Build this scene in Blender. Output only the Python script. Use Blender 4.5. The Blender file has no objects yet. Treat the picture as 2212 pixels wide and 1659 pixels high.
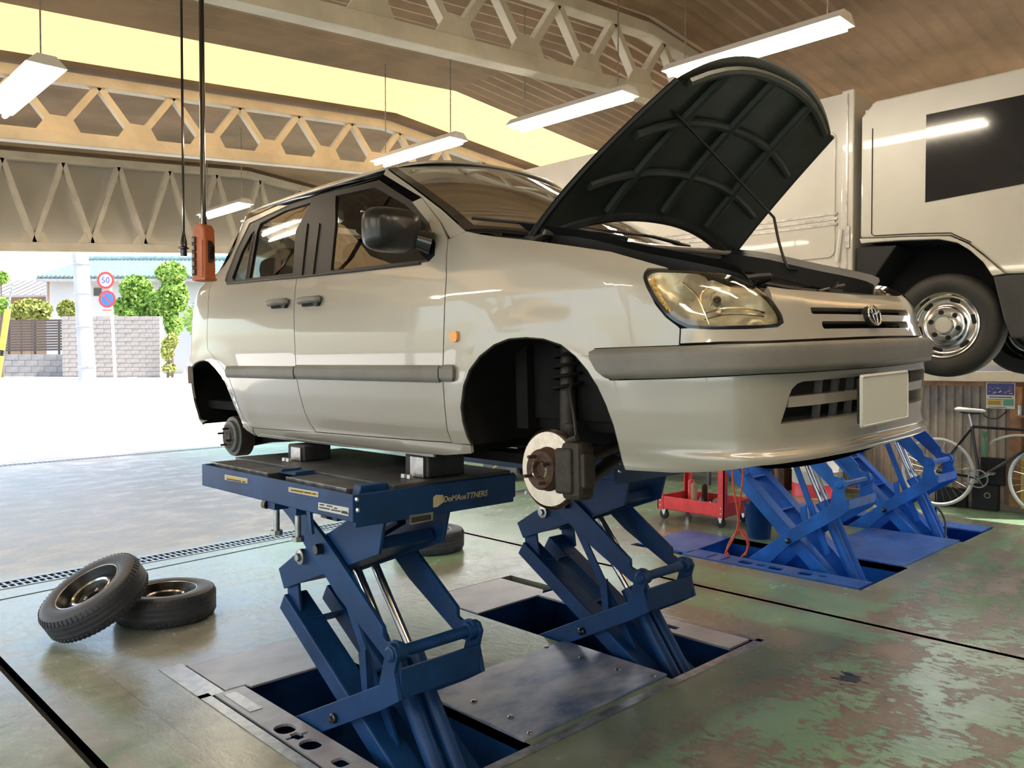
import bpy, bmesh, math, random
import numpy as np
from mathutils import Vector, Matrix, Euler
from mathutils.geometry import delaunay_2d_cdt
random.seed(7)
SC = bpy.context.scene
COL = SC.collection
# ------------------------------------------------------------------ camera
FPX, CXP, CYP, CAMH = 1756.0, 1106.0, 829.5, 1.55
YAW = math.radians(44.4); PITCH = math.atan((CYP - 786.0) / FPX)
cam_d = bpy.data.cameras.new('camera'); cam = bpy.data.objects.new('camera', cam_d); COL.objects.link(cam)
cam_d.sensor_width = 36.0; cam_d.lens = 36.0 * FPX / 2212.0
cam_d.clip_start = 0.05; cam_d.clip_end = 600
cam.location = (0, 0, CAMH)
cam.rotation_euler = (math.pi / 2 - PITCH, 0, -YAW)
SC.camera = cam
SC.view_settings.view_transform = 'Standard'; SC.view_settings.look = 'None'
SC.view_settings.exposure = 0.22; SC.view_settings.gamma = 1.0
SC.view_settings.use_curve_mapping = False
# ------------------------------------------------------------------ sky and sun
W = bpy.data.worlds.new('world'); SC.world = W; W.use_nodes = True
wn = W.node_tree.nodes; wl = W.node_tree.links; wn.clear()
wo = wn.new('ShaderNodeOutputWorld'); wb = wn.new('ShaderNodeBackground'); ws = wn.new('ShaderNodeTexSky')
ws.sky_type = 'NISHITA'; ws.sun_disc = False; ws.sun_elevation = math.radians(64); ws.sun_rotation = math.radians(145)
ws.air_density = 1.3; ws.dust_density = 3.0; ws.ozone_density = 1.0
wb.inputs[1].default_value = 0.62
wl.new(ws.outputs[0], wb.inputs[0]); wl.new(wb.outputs[0], wo.inputs[0])
sun_d = bpy.data.lights.new('sun', 'SUN'); sun = bpy.data.objects.new('sun', sun_d); COL.objects.link(sun)
sun_d.energy = 11.0; sun_d.angle = math.radians(0.6); sun_d.color = (1.0, 0.95, 0.86)
sun_dir = Vector((0.55, -0.80, 1.60)).normalized()          # towards the sun
sun.rotation_euler = sun_dir.to_track_quat('Z', 'Y').to_euler()
sun.location = (5, 5, 20)
# ------------------------------------------------------------------ pixel -> place
_c, _s = math.cos(YAW), math.sin(YAW)
RV = np.array([_c, -_s, 0.0]); F0 = np.array([_s, _c, 0.0]); U0 = np.array([0, 0, 1.0])
FV = F0 * math.cos(PITCH) - U0 * math.sin(PITCH); UV = U0 * math.cos(PITCH) + F0 * math.sin(PITCH)
CV = np.array([0, 0, CAMH])
def ray(x, y): return FV + RV * ((x - CXP) / FPX) + UV * ((CYP - y) / FPX)
def gz(x, y, z=0.0):
    d = ray(x, y); return CV + d * ((z - CAMH) / d[2])
def gx(x, y, X):
    d = ray(x, y); return CV + d * (X / d[0])
def gy(x, y, Y):
    d = ray(x, y); return CV + d * (Y / d[1])
def gd(x, y, D): return CV + ray(x, y) * D      # at forward depth D
# ------------------------------------------------------------------ materials
MATS = {}
def _nt(name):
    m = bpy.data.materials.new(name); m.use_nodes = True
    n = m.node_tree.nodes; l = m.node_tree.links
    b = n['Principled BSDF']; MATS[name] = m
    return m, n, l, b
def _noise(n, l, scale, detail=4, rough=0.55, coord='Object', map_scale=None):
    tc = n.new('ShaderNodeTexCoord'); no = n.new('ShaderNodeTexNoise')
    no.inputs['Scale'].default_value = scale; no.inputs['Detail'].default_value = detail; no.inputs['Roughness'].default_value = rough
    if map_scale:
        mp = n.new('ShaderNodeMapping'); mp.inputs['Scale'].default_value = map_scale
        l.new(tc.outputs[coord], mp.inputs[0]); l.new(mp.outputs[0], no.inputs['Vector'])
    else:
        l.new(tc.outputs[coord], no.inputs['Vector'])
    return no
def _ramp(n, l, src, stops, interp='LINEAR'):
    r = n.new('ShaderNodeValToRGB'); r.color_ramp.interpolation = interp
    e = r.color_ramp.elements
    while len(e) < len(stops): e.new(0.5)
    for i, (p, c) in enumerate(stops):
        e[i].position = p; e[i].color = (c[0], c[1], c[2], 1) if len(c) == 3 else c
    l.new(src, r.inputs[0]); return r
def _mix(n, l, fac, a, b):
    m = n.new('ShaderNodeMix'); m.data_type = 'RGBA'
    for i, v in ((0, fac), (6, a), (7, b)):
        if hasattr(v, 'is_linked') or hasattr(v, 'links'): l.new(v, m.inputs[i])
        else: m.inputs[i].default_value = v if i == 0 else (v[0], v[1], v[2], 1)
    return m.outputs[2]
def mat(name, col, rough=0.5, metal=0.0, var=0.0, vscale=8.0, bump=0.0, bscale=60.0, coat=0.0, spec=0.5, emit=None, estr=0.0, col2=None, rvar=0.0):
    """principled material with procedural colour variation, roughness variation and fine relief"""
    m, n, l, b = _nt(name)
    b.inputs['Metallic'].default_value = metal; b.inputs['Roughness'].default_value = rough
    b.inputs['Coat Weight'].default_value = coat; b.inputs['Coat Roughness'].default_value = 0.04
    b.inputs['Specular IOR Level'].default_value = spec
    b.inputs['Base Color'].default_value = (*col, 1)
    if var > 0 or col2:
        no = _noise(n, l, vscale, 6)
        c2 = col2 if col2 else tuple(max(0, c * (1 - var)) for c in col)
        c1 = col if col2 else tuple(min(1, c * (1 + var * 0.5)) for c in col)
        r = _ramp(n, l, no.outputs[0], [(0.35, c2), (0.62, c1)])
        l.new(r.outputs[0], b.inputs['Base Color'])
        if rvar > 0:
            mr = n.new('ShaderNodeMapRange'); mr.inputs[3].default_value = max(0.02, rough - rvar); mr.inputs[4].default_value = min(1, rough + rvar)
            l.new(no.outputs[0], mr.inputs[0]); l.new(mr.outputs[0], b.inputs['Roughness'])
    if bump > 0:
        nb = _noise(n, l, bscale, 3); bp = n.new('ShaderNodeBump'); bp.inputs['Strength'].default_value = bump; bp.inputs['Distance'].default_value = 0.01
        l.new(nb.outputs[0], bp.inputs['Height']); l.new(bp.outputs[0], b.inputs['Normal'])
    if emit:
        b.inputs['Emission Color'].default_value = (*emit, 1); b.inputs['Emission Strength'].default_value = estr
    return m
def glassmat(name, tint=(1, 1, 1), gloss=0.06, rough=0.02):
    m = bpy.data.materials.new(name); m.use_nodes = True; n = m.node_tree.nodes; l = m.node_tree.links; n.clear(); MATS[name] = m
    o = n.new('ShaderNodeOutputMaterial'); t = n.new('ShaderNodeBsdfTransparent'); t.inputs[0].default_value = (*tint, 1)
    g = n.new('ShaderNodeBsdfGlossy'); g.inputs['Roughness'].default_value = rough
    fr = n.new('ShaderNodeFresnel'); fr.inputs[0].default_value = 1.5
    ad = n.new('ShaderNodeMath'); ad.operation = 'ADD'; ad.use_clamp = True; ad.inputs[1].default_value = gloss - 0.04
    mx = n.new('ShaderNodeMixShader')
    l.new(fr.outputs[0], ad.inputs[0]); l.new(ad.outputs[0], mx.inputs[0]); l.new(t.outputs[0], mx.inputs[1]); l.new(g.outputs[0], mx.inputs[2]); l.new(mx.outputs[0], o.inputs[0])
    return m
def M(n): return MATS[n]
# ------------------------------------------------------------------ mesh building
def link(o, parent=None):
    COL.objects.link(o)
    if parent is not None: o.parent = parent
    return o
def tag(o, label=None, cat=None, group=None, kind=None):
    if label: o['label'] = label
    if cat: o['category'] = cat
    if group: o['group'] = group
    if kind: o['kind'] = kind
    return o
def thing(name, label, cat, loc=(0, 0, 0), group=None, rot=(0, 0, 0), kind=None):
    o = bpy.data.objects.new(name, None); o.empty_display_size = 0.1; COL.objects.link(o)
    o.location = loc; o.rotation_euler = rot
    return tag(o, label, cat, group, kind)
def mkmesh(name, verts, faces, m, parent=None, smooth=0.0, bevel=0.0, off=None, normals=None, bseg=2, solid=0.0):
    """verts in world space; when the parent is an unrotated Empty its place is subtracted (off=None), off=(0,0,0) keeps them local"""
    if off is None: off = tuple(root_loc(parent)) if parent is not None else (0, 0, 0)
    me = bpy.data.meshes.new(name)
    V = [(v[0] - off[0], v[1] - off[1], v[2] - off[2]) for v in verts]
    me.from_pydata(V, [], faces); me.update()
    mm = m if not isinstance(m, str) else M(m)
    me.materials.append(mm)
    if smooth:
        me.polygons.foreach_set('use_smooth', [True] * len(me.polygons))
        if normals is None: me.set_sharp_from_angle(angle=math.radians(smooth if smooth > 1 else 35))
    if normals is not None: me.normals_split_custom_set_from_vertices(normals)
    o = bpy.data.objects.new(name, me); link(o, parent)
    if solid:
        so = o.modifiers.new('solid', 'SOLIDIFY'); so.thickness = solid; so.offset = -1
    if bevel:
        bv = o.modifiers.new('bevel', 'BEVEL'); bv.width = bevel; bv.segments = bseg; bv.limit_method = 'ANGLE'; bv.angle_limit = math.radians(40)
    return o
def root_loc(p):
    v = Vector((0, 0, 0))
    while p is not None:
        v = v + p.location; p = p.parent
    return v
class MB:
    def __init__(s): s.v = []; s.f = []
    def add(s, vs, fs):
        b = len(s.v); s.v += [tuple(map(float, q)) for q in vs]; s.f += [tuple(i + b for i in f) for f in fs]; return s
    def box(s, c, size, rot=None):
        hx, hy, hz = size[0] / 2, size[1] / 2, size[2] / 2
        vs = [Vector((x, y, z)) for x in (-hx, hx) for y in (-hy, hy) for z in (-hz, hz)]
        if rot is not None:
            R_ = rot if isinstance(rot, Matrix) else Euler(rot).to_matrix()
            vs = [R_ @ v for v in vs]
        c = Vector(c)
        return s.add([v + c for v in vs], [(0, 1, 3, 2), (4, 6, 7, 5), (0, 4, 5, 1), (2, 3, 7, 6), (0, 2, 6, 4), (1, 5, 7, 3)])
    def box2(s, a, b):
        a = np.array(a, float); b = np.array(b, float); return s.box((a + b) / 2, np.abs(b - a))
    def beam(s, p, q, w, h, up=(0, 0, 1)):
        p = Vector(p); q = Vector(q); d = (q - p); L = d.length; d.normalize(); up = Vector(up)
        sd = d.cross(up)
        if sd.length < 1e-4: sd = d.cross(Vector((1, 0, 0)))
        sd.normalize(); u = sd.cross(d)
        R_ = Matrix((d, sd, u)).transposed()
        return s.box((p + q) / 2, (L, w, h), R_)
    def prism(s, poly, axis, lo, hi):
        """extrude a 2D polygon; axis 'x': poly is (y,z); 'y': (x,z); 'z': (x,y)"""
        n = len(poly)
        A = sum(poly[i][0] * poly[(i + 1) % n][1] - poly[(i + 1) % n][0] * poly[i][1] for i in range(n))
        if A < 0: poly = poly[::-1]
        def P3(p, h): return {'x': (h, p[0], p[1]), 'y': (p[0], h, p[1]), 'z': (p[0], p[1], h)}[axis]
        vs = [P3(p, lo) for p in poly] + [P3(p, hi) for p in poly]
        fl = axis == 'y'
        top = tuple(range(n, 2 * n)); bot = tuple(range(n))[::-1]
        sides = [(i, (i + 1) % n, (i + 1) % n + n, i + n) for i in range(n)]
        fs = [top, bot] + sides
        if fl: fs = [f[::-1] for f in fs]
        return s.add(vs, fs)
    def tube(s, path, r, n=8, closed=False, caps=True):
        path = [Vector(p) for p in path]; N = len(path)
        rr = r if isinstance(r, (list, tuple)) else [r] * N
        rings = []; prev = None
        for i, p in enumerate(path):
            a = path[(i - 1) % N] if (closed or i > 0) else p; b = path[(i + 1) % N] if (closed or i < N - 1) else p
            d = (b - a).normalized()
            if prev is None:
                u = d.cross(Vector((0, 0, 1)))
                if u.length < 1e-3: u = d.cross(Vector((1, 0, 0)))
                u.normalize()
            else:
                u = prev - d * prev.dot(d); u.normalize()
            prev = u; w = d.cross(u)
            rings.append([p + (u * math.cos(2 * math.pi * k / n) + w * math.sin(2 * math.pi * k / n)) * rr[i] for k in range(n)])
        vs = [v for rg in rings for v in rg]; fs = []
        for i in range(N if closed else N - 1):
            j = (i + 1) % N
            for k in range(n):
                fs.append((i * n + k, i * n + (k + 1) % n, j * n + (k + 1) % n, j * n + k))
        if caps and not closed:
            fs.append(tuple(range(n))[::-1]); fs.append(tuple((N - 1) * n + k for k in range(n)))
        return s.add(vs, fs)
    def cyl(s, p, q, r, n=16): return s.tube([p, q], r, n)
    def lathe(s, prof, c, axis=(1, 0, 0), n=32, closed=False):
        """prof: list of (radius, along) ; closed joins the last profile point to the first"""
        ax = Vector(axis).normalized(); u = ax.cross(Vector((0, 0, 1)))
        if u.length < 1e-3: u = ax.cross(Vector((1, 0, 0)))
        u.normalize(); w = ax.cross(u); c = Vector(c); m_ = len(prof)
        vs = [c + ax * h + (u * math.cos(2 * math.pi * k / n) + w * math.sin(2 * math.pi * k / n)) * r for k in range(n) for (r, h) in prof]
        fs = []
        for k in range(n):
            k2 = (k + 1) % n
            for j in range(m_ if closed else m_ - 1):
                j2 = (j + 1) % m_
                if prof[j][0] < 1e-6 and prof[j2][0] < 1e-6: continue
                if prof[j][0] < 1e-6: fs.append((k * m_ + j, k2 * m_ + j2, k * m_ + j2))
                elif prof[j2][0] < 1e-6: fs.append((k * m_ + j, k2 * m_ + j, k * m_ + j2))
                else: fs.append((k * m_ + j, k2 * m_ + j, k2 * m_ + j2, k * m_ + j2))
        return s.add(vs, fs)
    def grid(s, fn, nu, nv):
        vs = [fn(i / nu, j / nv) for i in range(nu + 1) for j in range(nv + 1)]
        fs = [(i * (nv + 1) + j, (i + 1) * (nv + 1) + j, (i + 1) * (nv + 1) + j + 1, i * (nv + 1) + j + 1) for i in range(nu) for j in range(nv)]
        return s.add(vs, fs)
    def sphere(s, c, r, nu=16, nv=10, sc=(1, 1, 1)):
        c = Vector(c)
        return s.grid(lambda u, v: c + Vector((r * sc[0] * math.sin(math.pi * v) * math.cos(2 * math.pi * u), r * sc[1] * math.sin(math.pi * v) * math.sin(2 * math.pi * u), r * sc[2] * math.cos(math.pi * v))), nu, nv)
    def build(s, name, m, parent=None, smooth=0.0, bevel=0.0, off=None, bseg=2, solid=0.0):
        return mkmesh(name, s.v, s.f, m, parent, smooth, bevel, off, None, bseg, solid)
def inpoly(pts, poly):
    pts = np.asarray(pts, float); poly = np.asarray(poly, float); x, y = pts[:, 0], pts[:, 1]; r = np.zeros(len(pts), bool)
    x1, y1 = poly[:, 0], poly[:, 1]; x2, y2 = np.roll(x1, -1), np.roll(y1, -1)
    for a, b, c_, d in zip(x1, y1, x2, y2):
        cond = ((b > y) != (d > y))
        with np.errstate(divide='ignore', invalid='ignore'):
            xi = (c_ - a) * (y - b) / (d - b) + a
        r ^= cond & (x < xi)
    return r
def densify(poly, res, closed=True):
    out = []; n = len(poly)
    for i in range(n if closed else n - 1):
        a = np.array(poly[i], float); b = np.array(poly[(i + 1) % n], float); k = max(1, int(math.ceil(np.linalg.norm(b - a) / res)))
        out += [tuple(a + (b - a) * j / k) for j in range(k)]
    if not closed: out.append(tuple(poly[-1]))
    return out
def spline(pts, per=6, closed=False):
    """Catmull-Rom through points (any dimension)"""
    P = [np.array(p, float) for p in pts]; n = len(P); out = []
    for i in range(n if closed else n - 1):
        p0 = P[(i - 1) % n] if (closed or i > 0) else 2 * P[0] - P[1]
        p1 = P[i]; p2 = P[(i + 1) % n]
        p3 = P[(i + 2) % n] if (closed or i < n - 2) else 2 * P[n - 1] - P[n - 2]
        for k in range(per):
            t = k / per
            out.append(0.5 * ((2 * p1) + (-p0 + p2) * t + (2 * p0 - 5 * p1 + 4 * p2 - p3) * t * t + (-p0 + 3 * p1 - 3 * p2 + p3) * t ** 3))
    if not closed: out.append(P[-1])
    return [tuple(o) for o in out]
def trimesh2d(outline, holes=(), res=0.05, jitter=False, grid=True):
    """fine triangulation of a polygon with holes -> (points2d, triangles, boundary loops as index lists)"""
    loops = [densify(outline, res)] + [densify(h, res) for h in holes]
    pts = []; edges = []; lids = []
    for lp in loops:
        b = len(pts); pts += lp; k = len(lp); edges += [(b + i, b + (i + 1) % k) for i in range(k)]; lids.append(list(range(b, b + k)))
    nb = len(pts)
    A = np.array(outline)
    if grid:
        xs = np.arange(A[:, 0].min(), A[:, 0].max(), res); ys = np.arange(A[:, 1].min(), A[:, 1].max(), res * 0.92)
        G = []
        for j, yv in enumerate(ys): G += [(xv + (res / 2 if j % 2 else 0), yv) for xv in xs]
        if G:
            G = np.array(G); ok = inpoly(G, A)
            for h in holes: ok &= ~inpoly(G, h)
            G = G[ok]
            B = np.array(pts)
            if len(G):
                keep = np.array([np.min(np.sum((B - g) ** 2, axis=1)) > (0.45 * res) ** 2 for g in G])
                pts += [tuple(g) for g in G[keep]]
    vo, eo, fo, ov, oe, of = delaunay_2d_cdt([Vector(p) for p in pts], edges, [], 0, 1e-6)
    vo = [(v[0], v[1]) for v in vo]
    idx = {}
    for i, o_ in enumerate(ov):
        for q in o_: idx[q] = i
    cen = np.array([[sum(vo[i][k] for i in f) / 3 for k in (0, 1)] for f in fo])
    ok = inpoly(cen, A)
    for h in holes: ok &= ~inpoly(cen, h)
    F = [tuple(f) for f, k in zip(fo, ok) if k]
    return vo, F, [[idx[i] for i in lp] for lp in lids]
def sheet(name, outline, holes, z, thick, m, parent=None, axis='z', res=9.0, bevel=0.0, smooth=0.0, off=None):
    """flat sheet with holes: outline in the plane, from level z to z-thick"""
    vo, F, lps = trimesh2d(outline, holes, res, grid=False)
    n = len(vo)
    def P3(p, h): return {'x': (h, p[0], p[1]), 'y': (p[0], h, p[1]), 'z': (p[0], p[1], h)}[axis]
    vs = [P3(p, z) for p in vo] + [P3(p, z - thick) for p in vo]
    fs = []
    for f in F:
        a, b, c_ = (vo[i] for i in f)
        ccw = (b[0] - a[0]) * (c_[1] - a[1]) - (b[1] - a[1]) * (c_[0] - a[0]) > 0
        g = f if ccw != (axis == 'y') else f[::-1]
        fs.append(g); fs.append(tuple(i + n for i in g[::-1]))
    for li, lp in enumerate(lps):
        k = len(lp)
        for i in range(k):
            a, b = lp[i], lp[(i + 1) % k]; fs.append((a, b, b + n, a + n))
    return mkmesh(name, vs, fs, m, parent, smooth, bevel, off)
def copy_tree(o, parent=None):
    c_ = o.copy(); COL.objects.link(c_); c_.parent = parent
    for ch in list(o.children): copy_tree(ch, c_)
    return c_
# ================================================================== materials
mat('car_paint', (0.35, 0.328, 0.283), 0.34, 0.15, coat=1.0)
mat('car_inner', (0.30, 0.29, 0.27), 0.5)
mat('black_plastic', (0.016, 0.016, 0.017), 0.5, bump=0.1, bscale=300, spec=0.3)
mat('gloss_black', (0.012, 0.012, 0.014), 0.12, coat=0.5)
mat('grey_plastic', (0.15, 0.142, 0.128), 0.45, bump=0.12, bscale=350, var=0.15, vscale=5)
mat('dark_void', (0.006, 0.006, 0.007), 0.85)
mat('liner', (0.0065, 0.0062, 0.006), 0.8, var=0.4, vscale=10, spec=0.2)
mat('rubber', (0.022, 0.023, 0.026), 0.62, var=0.35, vscale=14, bump=0.1, bscale=150)
mat('truck_tyre', (0.022, 0.021, 0.020), 0.6, var=0.3, vscale=6)
mat('tyre', (0.045, 0.050, 0.062), 0.5, col2=(0.066, 0.069, 0.078), vscale=6, bump=0.1, bscale=120)  # rubber lightened and blued to paint in hazy flare
mat('wheel_black', (0.022, 0.022, 0.024), 0.35, 0.3, var=0.3)
mat('chrome', (0.70, 0.68, 0.65), 0.16, 1.0)
mat('steel', (0.46, 0.45, 0.44), 0.35, 1.0, var=0.3, vscale=20, rvar=0.12)
mat('steel_bright', (0.75, 0.74, 0.72), 0.18, 1.0)
mat('disc_face', (0.62, 0.54, 0.45), 0.42, 0.75, var=0.12, vscale=30)
mat('rust', (0.085, 0.040, 0.022), 0.6, 0.35, col2=(0.035, 0.018, 0.012), vscale=25, bump=0.3, bscale=120)
mat('caliper', (0.030, 0.024, 0.020), 0.6, 0.2, var=0.4, vscale=18, bump=0.2)
mat('interior', (0.045, 0.045, 0.05), 0.8, var=0.3)
mat('interior_light', (0.22, 0.21, 0.20), 0.8, var=0.2)
mat('red_paint', (0.78, 0.06, 0.075), 0.38, var=0.2, vscale=6)
mat('red_hose', (0.62, 0.085, 0.04), 0.4)
mat('white_paint', (0.72, 0.70, 0.66), 0.45, var=0.08, vscale=4)
mat('truck_white', (0.50, 0.485, 0.435), 0.38, coat=0.4, var=0.08, vscale=2)
mat('truck_grey', (0.10, 0.105, 0.10), 0.5, var=0.2, vscale=6)
mat('plate_white', (0.66, 0.66, 0.60), 0.4)
mat('orange', (0.48, 0.13, 0.045), 0.5, var=0.15, vscale=12)
mat('amber', (0.85, 0.32, 0.03), 0.2, coat=0.6)
mat('cream_steel', (0.72, 0.66, 0.53), 0.55, var=0.14, vscale=3)
mat('roof_sheet', (0.42, 0.29, 0.18), 0.6, var=0.25, vscale=1.2)
mat('wood', (0.36, 0.19, 0.09), 0.65, var=0.35, vscale=9)
mat('cardboard', (0.42, 0.31, 0.20), 0.8, var=0.15)
mat('green_plastic', (0.10, 0.32, 0.20), 0.4)
mat('yellow_paint', (0.45, 0.31, 0.04), 0.45, var=0.15)
mat('yellow_old', (0.52, 0.37, 0.10), 0.5, col2=(0.36, 0.25, 0.09), vscale=5)
mat('label_yellow', (0.55, 0.40, 0.08), 0.5)
mat('label_white', (0.62, 0.62, 0.60), 0.5)
mat('ink', (0.03, 0.03, 0.035), 0.6)
mat('ink_blue', (0.05, 0.06, 0.22), 0.6)
mat('logo_cream', (0.52, 0.44, 0.28), 0.5)
mat('concrete', (0.36, 0.33, 0.29), 0.7, col2=(0.26, 0.23, 0.20), vscale=3, bump=0.2, bscale=60)
mat('concrete_out', (0.62, 0.59, 0.54), 0.8, var=0.1, vscale=0.6, bump=0.15, bscale=20)
mat('block', (0.17, 0.165, 0.165), 0.85, var=0.2, vscale=4)
mat('block_light', (0.23, 0.21, 0.195), 0.85, var=0.22, vscale=5)
mat('fence_brown', (0.045, 0.032, 0.026), 0.6)
mat('house_white', (0.36, 0.36, 0.37), 0.8)
mat('house_brown', (0.20, 0.13, 0.08), 0.8)
mat('roof_tile', (0.11, 0.17, 0.175), 0.3, var=0.25, vscale=5)
mat('roof_grey', (0.24, 0.225, 0.22), 0.6, var=0.15)
mat('leaf', (0.22, 0.37, 0.055), 0.6, col2=(0.14, 0.25, 0.04), vscale=9)
mat('leaf_light', (0.30, 0.31, 0.06), 0.6, col2=(0.17, 0.21, 0.05), vscale=9)
mat('bark', (0.10, 0.07, 0.05), 0.8)
mat('pole_grey', (0.27, 0.285, 0.31), 0.6, var=0.1, vscale=2)
mat('sign_white', (0.55, 0.55, 0.55), 0.4)
mat('sign_red', (0.62, 0.03, 0.03), 0.4)
mat('sign_blue', (0.03, 0.11, 0.42), 0.4)
mat('seam', (0.02, 0.019, 0.018), 0.8)
mat('sky_panel', (0.66, 0.62, 0.55), 0.6)
glassmat('glass', (0.74, 0.79, 0.77), 0.06)
glassmat('glass_dark', (0.20, 0.24, 0.24), 0.07)
glassmat('glass_shield', (0.42, 0.46, 0.44), 0.16)
glassmat('lens', (0.96, 0.92, 0.80), 0.07, 0.04)
# blue lift paint with scuffs and grease
def blue_mat(name, base, worn):
    m, n, l, b = _nt(name)
    a = _noise(n, l, 5, 6); r1 = _ramp(n, l, a.outputs[0], [(0.38, tuple(c * 0.62 for c in base)), (0.65, base)])
    s = _noise(n, l, 26, 5, 0.7, map_scale=(1, 1, 0.35)); r2 = _ramp(n, l, s.outputs[0], [(0.66, (0, 0, 0)), (0.74, (1, 1, 1))])
    l.new(_mix(n, l, r2.outputs[0], r1.outputs[0], worn), b.inputs['Base Color'])
    b.inputs['Roughness'].default_value = 0.42; b.inputs['Specular IOR Level'].default_value = 0.32
    return m
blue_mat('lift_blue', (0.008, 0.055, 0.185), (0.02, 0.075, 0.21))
blue_mat('lift_blue_lit', (0.014, 0.15, 0.66), (0.03, 0.17, 0.66))  # lift blue raised in colour for the stronger light on the rear lifts
# bare steel plates with mottled grime; the bolted one has blue reflection painted in
def plate_mat(name, c1, c2, rough):
    m, n, l, b = _nt(name)
    a = _noise(n, l, 2.2, 7, 0.62, map_scale=(1, 2.2, 1)); r = _ramp(n, l, a.outputs[0], [(0.36, c2), (0.60, c1)])
    l.new(r.outputs[0], b.inputs['Base Color']); b.inputs['Metallic'].default_value = 0.25
    g = _noise(n, l, 9, 5); mr = n.new('ShaderNodeMapRange'); mr.inputs[3].default_value = rough - 0.1; mr.inputs[4].default_value = rough + 0.15
    l.new(g.outputs[0], mr.inputs[0]); l.new(mr.outputs[0], b.inputs['Roughness'])
    return m
plate_mat('plate_steel', (0.42, 0.42, 0.45), (0.30, 0.30, 0.33), 0.34)
plate_mat('plate_reflect_blue', (0.46, 0.47, 0.53), (0.09, 0.15, 0.29), 0.30)
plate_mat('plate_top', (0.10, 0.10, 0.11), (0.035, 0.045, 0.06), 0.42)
plate_mat('plate_bright_blue', (0.07, 0.19, 0.55), (0.03, 0.12, 0.47), 0.35)
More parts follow.
